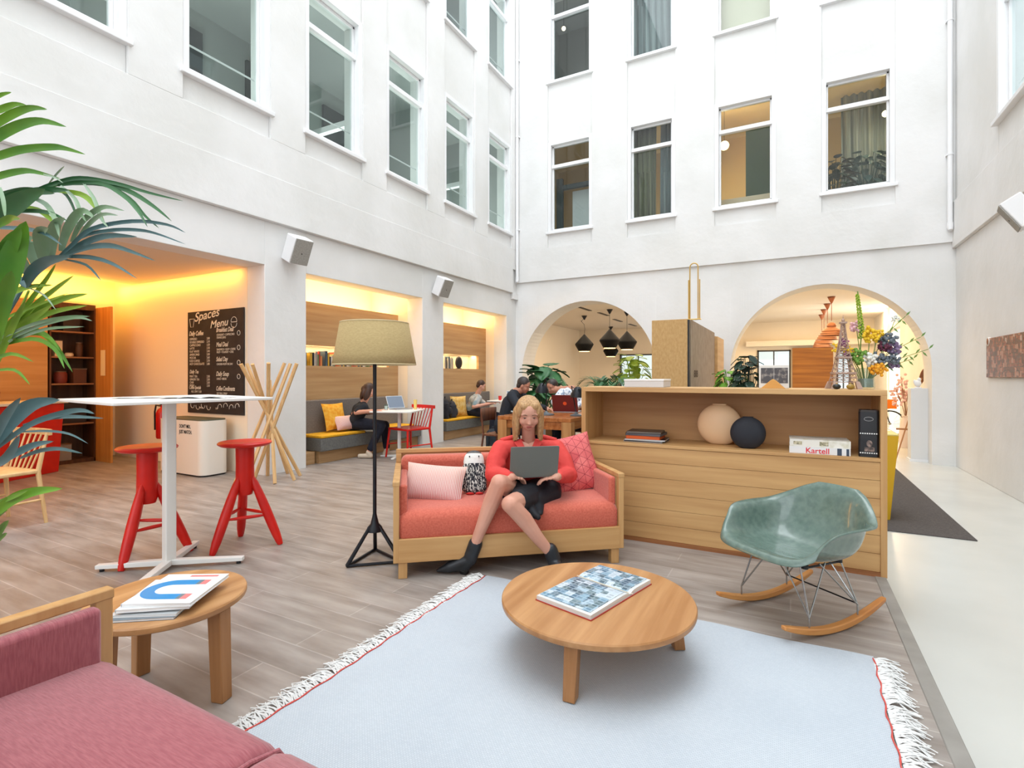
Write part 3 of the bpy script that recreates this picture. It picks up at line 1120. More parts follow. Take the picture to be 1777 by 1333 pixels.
# ---- sofas
def sofa(name, label, loc, rz, L, D, fabric, hz=0.0, seats=2, seatz=0.42, backz=0.70, armz=0.60, fw=0.03, oakm=None):
    """local: x along the seat 0..L, y 0 front .. D back"""
    root = thing(name, label, 'sofa', loc, rz)
    om = oakm or oak_x
    ph = 0.045
    for x in (0.0, L - 0.055):
        for y in (0.0, D - 0.055):
            l = MB(); l.box(x, x + 0.055, y, y + 0.055, 0, 0.10)
            l.build('leg', oak_z, root, bevel=0.003)
    m = MB(); m.box(0, L, -0.012, 0.02, 0.10, 0.245); m.box(0.03, L - 0.03, D - 0.03, D, 0.10, 0.245)
    m.build('base_rail', om, root, bevel=0.003)
    for x0, x1, nm in ((-0.03, 0.005, 'a'), (L - 0.005, L + 0.03, 'b')):
        m = MB()
        m.box(x0, x1, -0.012, 0.035, 0.10, armz - 0.02); m.box(x0, x1, D - 0.035, D, 0.10, armz - 0.02)
        m.box(x0, x1, 0.035, D - 0.035, 0.10, 0.245)
        m.box(x0 - 0.004, x1 + 0.004, -0.014, D, armz - 0.03, armz)
        m.build('arm_frame', oak_z, root, bevel=0.004)
    m = MB(); m.box(-0.03, L + 0.03, D - 0.03, D, backz - 0.03, backz); m.box(-0.03, 0.01, D - 0.03, D, armz, backz - 0.03); m.box(L - 0.01, L + 0.03, D - 0.03, D, armz, backz - 0.03)
    m.box(0.0, L, D - 0.012, D, 0.245, backz - 0.03)
    m.build('back_frame', om, root, bevel=0.004)
    for x0, x1 in ((0.006, 0.055), (L - 0.055, L - 0.006)):
        m = MB(); m.box(x0, x1, 0.037, D - 0.12, 0.25, armz - 0.031)
        m.build('arm_pad', fabric, root, bevel=0.016, seg=4)
    m = MB(); m.box(0.008, L - 0.008, D - 0.15, D - 0.014, 0.30, backz - 0.036)
    m.build('back_cushion', fabric, root, bevel=0.045, seg=5)
    w = (L - 0.012) / seats
    for k in range(seats):
        xa, xb = 0.006 + k * w, 0.006 + (k + 1) * w
        m = MB()
        n = 12
        # crowned cushion
        rowsT = []
        prof = [(0.012, 0.235), (0.0, 0.26), (0.0, seatz - 0.06), (0.012, seatz - 0.028), (0.04, seatz - 0.008), (0.09, seatz), (D * 0.45, seatz + 0.012), (D - 0.16, seatz), (D - 0.15, seatz - 0.02), (D - 0.15, 0.235)]
        gap = 0.003
        for i, (s, inset, dz) in enumerate(((0.0, 0.0, -0.03), (0.015, 0.0, -0.010), (0.04, 0, -0.002), (0.5, 0.0, 0.0), (0.96, 0, -0.002), (0.985, 0, -0.010), (1.0, 0, -0.03))):
            x = xa + gap + (xb - xa - 2 * gap) * s
            rowsT.append([Vector((x, y + (0.012 if i in (0, 6) and j < 3 else 0), z + (dz if j >= 3 and j <= 7 else 0))) for j, (y, z) in enumerate(prof)])
        m.grid(rowsT)
        nn = len(prof)
        o0 = 0
        m.f.append(tuple(range(nn))); m.mi.append(0)
        m.f.append(tuple(reversed(range(6 * nn, 7 * nn)))); m.mi.append(0)
        m.build('seat_cushion', fabric, root, smooth=True, angle=60)
    if seats == 2:
        m = MB()
        x = 0.006 + w
        pts = [Vector((x, y - 0.002, z - 0.004)) for y, z in ((0.0, 0.26), (0.0, seatz - 0.06), (0.02, seatz - 0.026), (0.09, seatz - 0.008), (D * 0.45, seatz), (D - 0.16, seatz - 0.012))]
        m.tube(pts, 0.006, 8)
        m.build('piping', fabric, root, smooth=True)
    return root


SA = radians(39.4)
SL, SD = 1.44, 0.74
SO = Vector((-2.107 - 0.02 * cos(SA), 2.494 - 0.02 * sin(SA), 0))


def sl(x, y, z):
    return Vector((SO.x + x * cos(SA) - y * sin(SA), SO.y + x * sin(SA) + y * cos(SA), z))


sofa('sofa', 'coral two-seat sofa in an oak frame with a woman sitting on it', SO, SA, SL, SD, coral, seats=1, seatz=0.415)
# foreground sofa faces the shelf unit: its own front edge runs along x
sofa('sofa', 'mauve sofa in an oak frame in the near corner beside the side table', (-0.235, 0.815, 0), radians(180), 1.60, 0.74, mauve, seats=2, seatz=0.42, armz=0.60)

# ---- cushions on the coral sofa
def stripe_mat():
    m = bpy.data.materials.new('striped_linen'); m.use_nodes = True
    nt = m.node_tree; b = nt.nodes['Principled BSDF']; b.inputs['Roughness'].default_value = 0.9
    tc = nt.nodes.new('ShaderNodeTexCoord')
    w = nt.nodes.new('ShaderNodeTexWave'); w.bands_direction = 'X'; w.inputs['Scale'].default_value = 30; w.inputs['Distortion'].default_value = 0.3
    nt.links.new(tc.outputs['Object'], w.inputs['Vector'])
    sp = nt.nodes.new('ShaderNodeSeparateXYZ'); nt.links.new(tc.outputs['Object'], sp.inputs[0])
    r0 = nt.nodes.new('ShaderNodeMapRange'); r0.inputs[1].default_value = -0.16; r0.inputs[2].default_value = 0.12; nt.links.new(sp.outputs[2], r0.inputs[0])
    ramp = nt.nodes.new('ShaderNodeValToRGB'); ramp.color_ramp.elements[0].color = lin((196, 96, 112)); ramp.color_ramp.elements[1].color = lin((226, 170, 150)); nt.links.new(r0.outputs[0], ramp.inputs[0])
    th = nt.nodes.new('ShaderNodeMath'); th.operation = 'GREATER_THAN'; th.inputs[1].default_value = 0.5; nt.links.new(w.outputs['Fac'], th.inputs[0])
    mx = nt.nodes.new('ShaderNodeMix'); mx.data_type = 'RGBA'; nt.links.new(th.outputs[0], mx.inputs['Factor'])
    nt.links.new(ramp.outputs[0], mx.inputs[6]); mx.inputs[7].default_value = lin((222, 206, 198))
    nt.links.new(mx.outputs[2], b.inputs['Base Color'])
    return m


def quilt_mat():
    m = bpy.data.materials.new('quilted_pink'); m.use_nodes = True
    nt = m.node_tree; b = nt.nodes['Principled BSDF']; b.inputs['Roughness'].default_value = 0.9
    tc = nt.nodes.new('ShaderNodeTexCoord')
    out = None
    for rz_, sc in ((0, 1), (60, 1), (120, 1)):
        mp = nt.nodes.new('ShaderNodeMapping'); mp.inputs['Rotation'].default_value = (0, radians(rz_), 0)
        nt.links.new(tc.outputs['Object'], mp.inputs['Vector'])
        sp = nt.nodes.new('ShaderNodeSeparateXYZ'); nt.links.new(mp.outputs[0], sp.inputs[0])
        a = nt.nodes.new('ShaderNodeMath'); a.operation = 'PINGPONG'; a.inputs[1].default_value = 0.030; nt.links.new(sp.outputs[0], a.inputs[0])
        l = nt.nodes.new('ShaderNodeMath'); l.operation = 'LESS_THAN'; l.inputs[1].default_value = 0.0014; nt.links.new(a.outputs[0], l.inputs[0])
        if out is None:
            out = l
        else:
            mxx = nt.nodes.new('ShaderNodeMath'); mxx.operation = 'MAXIMUM'; nt.links.new(out.outputs[0], mxx.inputs[0]); nt.links.new(l.outputs[0], mxx.inputs[1]); out = mxx
    n = nt.nodes.new('ShaderNodeTexVoronoi'); n.inputs['Scale'].default_value = 16; nt.links.new(tc.outputs['Object'], n.inputs['Vector'])
    r = nt.nodes.new('ShaderNodeValToRGB'); r.color_ramp.elements[0].color = lin((204, 84, 88)); r.color_ramp.elements[1].color = lin((228, 124, 120)); nt.links.new(n.outputs['Color'], r.inputs[0])
    mx = nt.nodes.new('ShaderNodeMix'); mx.data_type = 'RGBA'; nt.links.new(out.outputs[0], mx.inputs['Factor'])
    nt.links.new(r.outputs[0], mx.inputs[6]); mx.inputs[7].default_value = lin((150, 44, 58)); nt.links.new(mx.outputs[2], b.inputs['Base Color'])
    bp = nt.nodes.new('ShaderNodeBump'); bp.invert = True; bp.inputs['Strength'].default_value = 0.6; nt.links.new(out.outputs[0], bp.inputs['Height']); nt.links.new(bp.outputs[0], b.inputs['Normal'])
    return m


o = cushion_mb(0.42, 0.27, 0.13).build('cushion', stripe_mat(), smooth=True, angle=80)
tag(o, 'pink striped rectangular cushion at the lamp end of the coral sofa', 'cushion', 'cushions on the coral sofa')
p = sl(0.235, 0.33, 0.515); o.location = p; o.rotation_euler = Euler((radians(-30), radians(4), SA + radians(-16)))
o = cushion_mb(0.44, 0.43, 0.13).build('cushion', quilt_mat(), smooth=True, angle=80)
tag(o, 'square quilted pink cushion in the sofa corner by the shelf unit', 'cushion', 'cushions on the coral sofa')
p = sl(1.225, 0.40, 0.60); o.location = p; o.rotation_euler = Euler((radians(-24), radians(-8), SA + radians(10)))

# ---- penguin-like plush cushion
root = thing('plush_cushion', 'black and white knitted bird cushion beside the woman', 'cushion', sl(0.515, 0.36, 0.425), 0, rot=Euler((radians(-20), 0, SA + radians(-4))))
m = MB()
knit = mat('black_white_knit', (34, 36, 44), 0.95, c2=(214, 214, 206), scale=1.0, stretch=(150, 100, 55), lo=0.50, hi=0.58, bump=0.4)
def outline(sc=1.0, z0=0.0, z1=0.30):
    pts = []
    for i in range(25):
        t = i / 24
        z = z0 + (z1 - z0) * t
        pts.append(z)
    return pts
rows = []
N = 28
def halfw(z):
    if z < 0.03: return 0.086 * sqrt(max(0.02, 1 - ((0.03 - z) / 0.035) ** 2))
    if z < 0.17: return 0.086
    if z < 0.20: return 0.086 - (z - 0.17) * 0.25
    if z < 0.24: return 0.0705 + 0.004 * sin((z - 0.20) / 0.04 * pi)
    return 0.0705 * sqrt(max(0.0, 1 - ((z - 0.24) / 0.062) ** 2))
zs = [0.302 * i / 30 for i in range(31)]
body = MB()
def plush(mb_, za, zb, grow=0.0):
    rows = []
    for i in range(21):
        z = za + (zb - za) * i / 20
        w_ = halfw(z) + grow
        rows.append([Vector((w_ * cos(2 * pi * k / 32) * 1.0, (0.045 * min(1, w_ / 0.07) + grow) * sin(2 * pi * k / 32), z)) for k in range(33)])
    mb_.grid(rows)
plush(body, 0.0, 0.205)
body.build('knitted_body', knit, root, smooth=True, angle=80)
m = MB(); plush(m, 0.20, 0.302, 0.0)
m.build('white_face', mat('white_knit', (226, 226, 220), 0.95, bump=0.4, bscale=80), root, smooth=True, angle=80)
m = MB(); plush(m, 0.282, 0.3015, 0.0035)
m.build('dark_cap', mat('dark_knit', (84, 84, 84), 0.95, bump=0.4, bscale=80), root, smooth=True, angle=80)
for sx in (-1, 1):
    m = MB(); m.ell((sx * 0.033, -0.043, 0.252), (0.005, 0.004, 0.006), nu=10, nv=6); m.build('eye', black_plastic, root, smooth=True)
    m = MB(); m.ell((sx * 0.032, -0.03, -0.006), (0.03, 0.032, 0.010), nu=12, nv=8); m.build('foot', mat('red_felt', (204, 52, 50), 0.9), root, smooth=True)
    m = MB(); m.ell((sx * 0.082, -0.006, 0.155), (0.012, 0.012, 0.014), nu=10, nv=6); m.build('wing_tip', mat('white_knit', (0, 0, 0)), root, smooth=True)

# ---- floor lamp
LPX = Vector((-2.48, 2.66, 0))
root = thing('floor_lamp', 'black floor lamp with a wide olive drum shade beside the sofa', 'lamp', LPX)
m = MB()
ft = [Vector((0.20 * cos(a), 0.20 * sin(a), 0.012)) for a in (radians(-108), radians(12), radians(132))]
tp = [Vector((0.035 * cos(a), 0.035 * sin(a), 0.235)) for a in (radians(-108), radians(12), radians(132))]
for i in range(3):
    l = MB(); l.tube([tp[i], ft[i]], [0.012, 0.014], 8)
    l.build('leg', black_metal, root, smooth=True)
m = MB()
for i in range(3):
    m.tube([ft[i], ft[(i + 1) % 3]], 0.010, 8)
m.build('base_frame', black_metal, root, smooth=True)
m = MB(); m.lathe([(0.055, 0.20), (0.05, 0.225), (0.028, 0.25), (0.016, 0.30), (0.0125, 0.32), (0.0125, 1.40), (0.0, 1.40)], n=20)
m.build('pole', black_metal, root, smooth=True)
shade = mat('olive_linen_shade', (176, 154, 108), 0.9, c2=(164, 142, 98), scale=60, stretch=(1, 1, 3))
m = MB()
rows = [[Vector((r * cos(2 * pi * k / 64), r * sin(2 * pi * k / 64), z)) for k in range(65)] for r, z in ((0.275, 1.325), (0.262, 1.39), (0.225, 1.605))]
m.grid(rows)
m.build('lamp_shade', shade, root, solid=0.004, smooth=True, angle=60, weld=True)
m = MB()
for r, z in ((0.275, 1.325), (0.225, 1.605)):
    m.tube([Vector((r * cos(2 * pi * k / 48), r * sin(2 * pi * k / 48), z)) for k in range(48)], 0.004, 6, closed=True)
m.build('shade_trim', mat('shade_trim', (206, 190, 150), 0.8), root, smooth=True)
m = MB()
for a in (0, 120, 240):
    m.cyl((0, 0, 1.58), (0.223 * cos(radians(a)), 0.223 * sin(radians(a)), 1.60), 0.003, n=6)
m.ell((0, 0, 1.45), (0.035, 0.035, 0.05))
m.build('shade_carrier', white_metal, root)
pts = [Vector((-0.02, 0.06, 0.006)), Vector((-0.12, 0.08, 0.005)), Vector((-0.22, 0.0, 0.005)), Vector((-0.15, -0.12, 0.005)), Vector((-0.02, -0.05, 0.006))]
m = MB(); m.tube([Vector((0.1, 0.35, 0.005)), Vector((0.15, 0.6, 0.005)), Vector((0.05, 0.9, 0.005)), Vector((0.25, 1.2, 0.005))], 0.0035, 6)
m.build('cord', black_plastic, root, smooth=True)

# ---- rocking armchair
CHA = math.atan2(-0.64, 0.77)        # local -y is the front
cfront = Vector((-0.64, -0.77))
root = thing('rocking_armchair', 'sea green moulded shell armchair on wire legs and birch rockers', 'chair', (0.035, 3.115, 0.0), math.atan2(0.64, -0.77) + pi)
shellm = mat('sea_green_fibreglass', (104, 124, 114), 0.2, c2=(90, 110, 101), scale=30, coat=0.5)
R_ = [
    # centre, two seat points, wall, edge, lip
    ((0, -.335, .352), (.10, -.333, .352), (.19, -.322, .354), (.245, -.292, .364), (.272, -.255, .388), (.284, -.240, .394)),
    ((0, -.325, .384), (.10, -.322, .384), (.188, -.310, .386), (.243, -.278, .398), (.272, -.240, .424), (.286, -.226, .430)),
    ((0, -.24, .372), (.10, -.235, .372), (.190, -.225, .378), (.250, -.210, .402), (.275, -.195, .460), (.294, -.188, .470)),
    ((0, -.12, .335), (.11, -.12, .336), (.215, -.12, .352), (.268, -.130, .415), (.282, -.145, .508), (.322, -.150, .520)),
    ((0, .02, .317), (.11, .02, .318), (.230, .02, .342), (.276, .010, .415), (.286, -.015, .520), (.335, -.015, .526)),
    ((0, .12, .330), (.11, .12, .335), (.228, .12, .360), (.272, .105, .430), (.284, .085, .522), (.336, .090, .526)),
    ((0, .18, .390), (.10, .18, .400), (.190, .178, .430), (.240, .165, .480), (.268, .145, .530), (.318, .150, .528)),
    ((0, .225, .485), (.09, .222, .495), (.155, .218, .520), (.190, .212, .555), (.212, .215, .585), (.232, .232, .582)),
    ((0, .255, .572), (.075, .252, .577), (.122, .248, .590), (.150, .250, .606), (.165, .256, .622), (.176, .275, .620)),
    ((0, .278, .632), (.060, .276, .632), (.095, .272, .632), (.116, .272, .634), (.128, .275, .636), (.136, .291, .634)),
    ((0, .298, .652), (.055, .296, .651), (.085, .293, .650), (.100, .292, .648), (.108, .292, .647), (.112, .302, .645)),
]
rows = []
for r_ in R_:
    full = [(-q[0], q[1], q[2]) for q in reversed(r_[1:])] + list(r_)
    rows.append([Vector(q) for q in full])
m = MB(); m.grid(rows)
o = m.build('seat_shell', shellm, root, smooth=True, sub=3, angle=180)
o.data.polygons.foreach_set('use_smooth', [True] * len(o.data.polygons))
md = o.modifiers.new('solid', 'SOLIDIFY'); md.thickness = 0.009; md.offset = 0
for sx in (-1, 1):
    m = MB()
    n = 22
    vs = []
    for i in range(n + 1):
        y = -0.35 + 0.71 * i / n
        z = 0.004 + (y + 0.02) ** 2 * 0.62
        w_ = 0.018 * (1 - 0.25 * abs(2 * i / n - 1) ** 4)
        tk = 0.031 * (1 - 0.35 * abs(2 * i / n - 1) ** 6)
        vs += [Vector((sx * 0.205 - w_, y, z)), Vector((sx * 0.205 + w_, y, z)), Vector((sx * 0.205 + w_, y, z + tk)), Vector((sx * 0.205 - w_, y, z + tk))]
    fs = [(0, 1, 2, 3), (4 * n + 3, 4 * n + 2, 4 * n + 1, 4 * n)]
    for i in range(n):
        for q in range(4):
            fs.append((i * 4 + q, i * 4 + (q + 1) % 4, (i + 1) * 4 + (q + 1) % 4, (i + 1) * 4 + q))
    m.add(vs, fs)
    m.build('rocker', birch, root, bevel=0.005)
def rz_at(y): return 0.004 + (y + 0.02) ** 2 * 0.62 + 0.024
F = {}
for sx in (-1, 1):
    for sy in (-1, 1):
        F[(sx, sy)] = Vector((sx * 0.205, sy * 0.17 - 0.01, rz_at(sy * 0.17)))
wires = []
for sx in (-1, 1):
    for sy in (-1, 1):
        f = F[(sx, sy)]
        k = f + Vector((0, 0, 0.055))
        wires.append([f, k])
        for tx, ty in ((sx * 0.14, sy * 0.14), (sx * 0.05, sy * 0.15), (sx * 0.15, -sy * 0.02)):
            wires.append([k, Vector((tx, ty - 0.02, 0.318))])
for w_ in wires:
    m = MB(); m.tube(w_, 0.0042, 7); m.build('wire_strut', chrome, root, smooth=True)
m = MB(); m.tube([Vector((sx_ * 0.15, sy_ * 0.12 - 0.02, 0.310)) for sx_, sy_ in ((-1, -1), (1, -1), (1, 1), (-1, 1))], 0.006, 8, closed=True)
m.build('wire_frame', black_metal, root, smooth=True)
m = MB(); m.tube([F[(-1, 1)] + Vector((0, 0, 0.06)), F[(1, 1)] + Vector((0, 0, 0.06))], 0.004, 7)
m.build('cross_wire', black_metal, root, smooth=True)
for sx_ in (-1, 1):
    for sy_ in (-1, 1):
        m = MB(); m.cyl((sx_ * 0.15, sy_ * 0.12 - 0.02, 0.308), (sx_ * 0.15, sy_ * 0.12 - 0.02, 0.325), 0.016, n=12); m.build('rubber_mount', black_plastic, root)

# ---- shelf unit
DX0, DX1, DY, DH, DD = -1.47, 0.525, 3.912, 1.16, 0.46
root = thing('shelf_unit', 'long low oak shelf unit with one open shelf, facing the seating', 'shelf unit', (DX0, DY, 0))
w = DX1 - DX0
oak_dx = wood('divider_oak', (206, 164, 110), (188, 144, 92), axis='x', sc=0.8)
t = 0.035
sz = 0.735
m = MB(); m.box(0, w, 0, DD, DH - t, DH); m.build('top_board', oak_dx, root, bevel=0.002)
for x0 in (0, w - t):
    m = MB(); m.box(x0, x0 + t, 0, DD, 0, DH - t); m.build('side_board', oak_z, root, bevel=0.002)
m = MB(); m.box(t, w - t, 0, DD, sz - 0.022, sz); m.build('shelf_board', oak_dx, root, bevel=0.002)
m = MB(); m.box(t, w - t, DD - 0.02, DD, sz, DH - t); m.build('back_board', wood('divider_back_oak', (186, 138, 86), (164, 114, 66), axis='x', sc=0.5), root)
m = MB()
nb = 6
for k in range(nb):
    za = 0.03 + k * (sz - 0.052) / nb
    m.box(t, w - t, 0.006, 0.03, za, za + (sz - 0.052) / nb - 0.002)
m.build('front_boards', oak_dx, root, bevel=0.0015)
m = MB(); m.box(t, w - t, 0.0, 0.035, 0.0, 0.029); m.build('plinth', wood('plinth_oak', (160, 104, 62), (140, 88, 50), axis='x'), root)
m = MB(); m.box(t, w - t, DD - 0.02, DD, 0.0, sz - 0.022); m.build('rear_board', oak_dx, root)

SZ = sz + 0.001
grp = 'magazines on the open shelf'
x, y = onY(1122, 795, DY + 0.20).x, DY + 0.20
cols = [((236, 234, 230), (70, 70, 74)), ((40, 40, 44), (200, 200, 200)), ((214, 96, 36), (230, 130, 60)), ((34, 30, 32), (90, 90, 96)), ((60, 48, 44), (120, 110, 100))]
labs = ['white spined magazine at the bottom of the shelf pile', 'dark magazine second from bottom in the shelf pile', 'orange spined book in the middle of the shelf pile', 'black magazine lying on the orange spined book', 'dark brown magazine topmost on the shelf pile']
zz = SZ
for k, ((c, c_), lb) in enumerate(zip(cols, labs)):
    h = (0.012, 0.012, 0.024, 0.02, 0.012)[k]
    magazine('magazine', lb, (x + (0.0, 0.004, -0.006, 0.0, -0.004)[k], y, zz), radians((-2, 3, 1, -2, 4)[k]), (0.30, 0.31, 0.26, 0.27, 0.26)[k], 0.22, h, mat('shelf_cover_%d' % k, c, 0.35), grp, edge=mat('shelf_edge_%d' % k, c_ if k != 2 else (206, 90, 34), 0.6))
    zz += h + 0.0004

def disc_vase(label, loc, r, flat, m_, rz, grp):
    root = thing('disc_vase', label, 'vase', loc, rz, grp)
    mb_ = MB()
    prof = []
    zc = r * 0.93
    for i in range(25):
        a = -pi / 2 + pi * i / 24
        z = r * sin(a) + zc
        prof.append((r * cos(a), z))
    rows = []
    for i in range(33):
        a = -pi + 2 * pi * i / 32
        row = []
        for k in range(25):
            b = -pi / 2 + pi * k / 24
            row.append(Vector((r * cos(b) * cos(a) if True else 0, flat * cos(b) * sin(a), max(0.0, min(2 * r * 0.955, zc + r * 1.0 * sin(b))))))
        rows.append(row)
    mb_.grid(rows)
    mb_.build('body', m_, root, smooth=True, angle=50)
    n_ = MB(); n_.lathe([(r * 0.30, 0), (r * 0.31, 0.006)], (0, 0, 2 * r * 0.955 - 0.004), 20, M=Matrix.Diagonal((1, flat / r, 1)))
    n_.build('rim', m_, root, smooth=True)
    return root


p = onY(1248, 790, DY + 0.26)
disc_vase('large cream disc vase on the open shelf', (p.x, DY + 0.27, SZ), 0.157, 0.075, mat('cream_ceramic', (228, 190, 150), 0.5), 0.0, 'disc vases on the shelf')
p = onY(1298, 790, DY + 0.13)
disc_vase('smaller matt black disc vase in front of the cream one', (p.x, DY + 0.12, SZ), 0.116, 0.055, mat('black_ceramic', (36, 38, 46), 0.7), 0.12, 'disc vases on the shelf')

# books at the right end of the shelf
def flat_book(name, label, loc, rz, w, d, h, cm, grp, txt=None, tm=None, ts=0.02, tx=0.0, extra=None):
    root = thing(name, label, 'book', loc, rz, grp)
    m = MB(); m.box(-w / 2 + 0.003, w / 2 - 0.003, -d / 2 + 0.004, d / 2 - 0.003, 0.003, h - 0.003); m.build('pages', page_white, root)
    m = MB(); m.box(-w / 2, w / 2, -d / 2, d / 2, 0, 0.003); m.box(-w / 2, w / 2, -d / 2, d / 2, h - 0.003, h); m.box(-w / 2, w / 2, -d / 2, -d / 2 + 0.004, 0.003, h - 0.003)
    m.build('cover', cm, root)
    if txt:
        text('lettering', txt, ts, tm, root, (tx, -d / 2 - 0.0006, h * 0.5 - ts * 0.34), (radians(90), 0, 0), align='CENTER', bold=0.0006)
    return root


grp = 'art books at the end of the shelf'
p = onY(1420, 824, DY + 0.05)
bx = onY(1422, 820, DY + 0.05).x
white_c = mat('book_white', (226, 226, 226), 0.4)
b1 = flat_book('art_book', 'white art book with large red letters on its spine', (bx, DY + 0.15, SZ), radians(-1), 0.345, 0.24, 0.044, white_c, grp, 'Kartell', mat('red_print', (214, 30, 50), 0.5), 0.050, -0.01)
m = MB(); m.box(0.10, 0.125, -0.1205, -0.12, 0.0, 0.044); m.box(0.15, 0.165, -0.1205, -0.12, 0.0, 0.044); m.build('dark_band', mat('navy_print', (60, 72, 90), 0.5), b1)
b2 = flat_book('art_book', 'cream printed art book lying on the one with red letters', (bx - 0.002, DY + 0.155, SZ + 0.0445), radians(1), 0.345, 0.235, 0.046,
               mat('book_print', (228, 224, 214), 0.5, c2=(196, 190, 160), scale=18, lo=0.5, hi=0.7), grp)
m = MB(); m.box(-0.15, -0.10, -0.1185, -0.1177, 0.012, 0.034); m.box(0.0, 0.05, -0.1185, -0.1177, 0.010, 0.036); m.build('printed_spots', mat('dark_print', (120, 116, 90), 0.6, c2=(210, 200, 170), scale=60), b2)
# black tin with a printed portrait
p = onY(1508, 828, DY + 0.10)
tx = onY(1509, 828, DY + 0.08).x
root = thing('tall_tin', 'tall black tin with dotted bands and a printed portrait, shelf end', 'tin', (tx - 0.005, DY + 0.10, SZ), radians(-4))
m = MB(); m.prism(rrect(-0.052, 0.052, -0.06, 0.06, 0.012), 0, 0.285); m.build('body', mat('tin_black', (30, 30, 34), 0.35), root, smooth=True, angle=30)
m = MB(); m.prism(rrect(-0.050, 0.050, -0.058, 0.058, 0.012), 0.285, 0.297); m.build('lid', mat('tin_lid', (52, 44, 42), 0.35), root, smooth=True, angle=30)
m = MB()
for z in (0.145, 0.022):
    for k in range(8):
        m.box(-0.046 + k * 0.012, -0.039 + k * 0.012, -0.0612, -0.0598, z, z + 0.007)
m.build('dotted_band', page_white, root)
m = MB(); m.ell((0.004, -0.0605, 0.085), (0.016, 0.0012, 0.021)); m.box(-0.022, 0.03, -0.0612, -0.06, 0.036, 0.062)
m.build('printed_portrait', mat('portrait_grey', (150, 128, 118), 0.6, c2=(60, 52, 52), scale=60), root)
m = MB(); m.tube([Vector((0.024 * cos(a), -0.0605, 0.24 + 0.012 * sin(a))) for a in [2 * pi * k / 20 for k in range(20)]], 0.0012, 5, closed=True)
m.build('printed_emblem', mat('print_pale', (170, 170, 170), 0.5), root)

# ---- bar table
BT = Vector((-3.57, 1.93, 0))
BA = radians(38.5)
root = thing('bar_table', 'tall white square bar table between the two red stools', 'table', BT, BA)
m = MB(); s = 0.455
mm = Matrix.Rotation(radians(45), 4, 'Z')
m.prism(rrect(-s, s, -s, s, 0.02), 1.088, 1.105, mm)
m.build('tabletop', white_metal, root, bevel=0.003)
m = MB(); m.prism(rrect(-0.032, 0.032, -0.032, 0.032, 0.008), 0.05, 1.088, mm); m.box(-0.15, 0.15, -0.15, 0.15, 1.078, 1.0878)
m.build('column', white_metal, root, smooth=True, angle=30)
for k in range(4):
    A = Matrix.Rotation(radians(90 * k), 4, 'Z')
    m = MB(); L = (0.45, 0.42, 0.42, 0.42)[k]
    m.hexa([A @ Vector(v) for v in ((0, -0.026, 0.02), (L, -0.022, 0.02), (L, 0.022, 0.02), (0, 0.026, 0.02))], [A @ Vector(v) for v in ((0, -0.026, 0.055), (L, -0.022, 0.045), (L, 0.022, 0.045), (0, 0.026, 0.055))])
    f = m.build('foot', white_metal, root, bevel=0.003)
    m = MB(); q = A @ Vector((L - 0.03, 0, 0)); m.cyl((q.x, q.y, 0), (q.x, q.y, 0.02), 0.014, n=10); m.build('glide', black_plastic, f)
grp = 'papers on the bar table'
for k, (px, a, lb, c) in enumerate(((250, 0.3, 'thin newspaper lying nearest the palm on the bar table', (206, 206, 204)), (325, 0.5, 'open magazine in the middle of the bar table', (226, 220, 212)), (360, 0.1, 'brochure lying at the menu side of the bar table', (232, 232, 230)))):
    p = onZ(px, 689.5, 1.105) if False else BT + Vector((cos(TH), sin(TH), 0)) * ((px - 294) / 902 * 3.45)
    o = thing('paper', lb, 'paper', (p.x, p.y, 1.1055), TH + a, grp)
    m = MB()
    rows = [[Vector((-0.14 + 0.28 * i / 12, y_, 0.002 + 0.008 * abs(sin(pi * i / 12 * 2)) * (0.3 + 0.4 * k))) for i in range(13)] for y_ in (-0.10, 0.10)]
    m.grid(rows); m.build('sheet', mat('paper_%d' % k, c, 0.6, c2=(170, 168, 166), scale=26, lo=0.5, hi=0.62), o, solid=0.002)

# ---- red stools
def stool(label, loc, rz):
    root = thing('bar_stool', label, 'stool', loc, rz, 'red bar stools')
    m = MB()
    m.lathe([(0, 0.728), (0.10, 0.729), (0.16, 0.735), (0.180, 0.748), (0.182, 0.757), (0.172, 0.766), (0.14, 0.769), (0.08, 0.762), (0, 0.759)], n=48)
    m.build('seat', red_lacquer, root, smooth=True, angle=60)
    m = MB(); m.lathe([(0, 0.375), (0.050, 0.375), (0.054, 0.385), (0.064, 0.42), (0.061, 0.60), (0.063, 0.729), (0, 0.729)], n=28)
    m.build('post', red_lacquer, root, smooth=True, angle=40)
    for k in range(3):
        a = radians(90 + 120 * k)
        d = Vector((cos(a), sin(a), 0))
        p0 = d * 0.045 + Vector((0, 0, 0.52)); p1 = d * 0.255
        pts = [p0 + (p1 - p0) * s_ for s_ in (0, .12, .3, .5, .7, .85, .95, 1)]
        m = MB(); m.tube(pts, [0.010, 0.025, 0.031, 0.034, 0.033, 0.030, 0.024, 0.018], 14)
        m.build('leg', red_lacquer, root, smooth=True, angle=60)
    for k in range(3):
        a, b = radians(90 + 120 * k), radians(210 + 120 * k)
        r_ = 0.168
        pa, pb = Vector((r_ * cos(a), r_ * sin(a), 0.222 + 0.01 * k)), Vector((r_ * cos(b), r_ * sin(b), 0.222 + 0.01 * k))
        pts = [pa + (pb - pa) * s_ for s_ in (0, .25, .5, .75, 1)]
        m = MB(); m.tube(pts, [0.006, 0.011, 0.013, 0.011, 0.006], 10); m.build('footrest', red_lacquer, root, smooth=True)
    return root


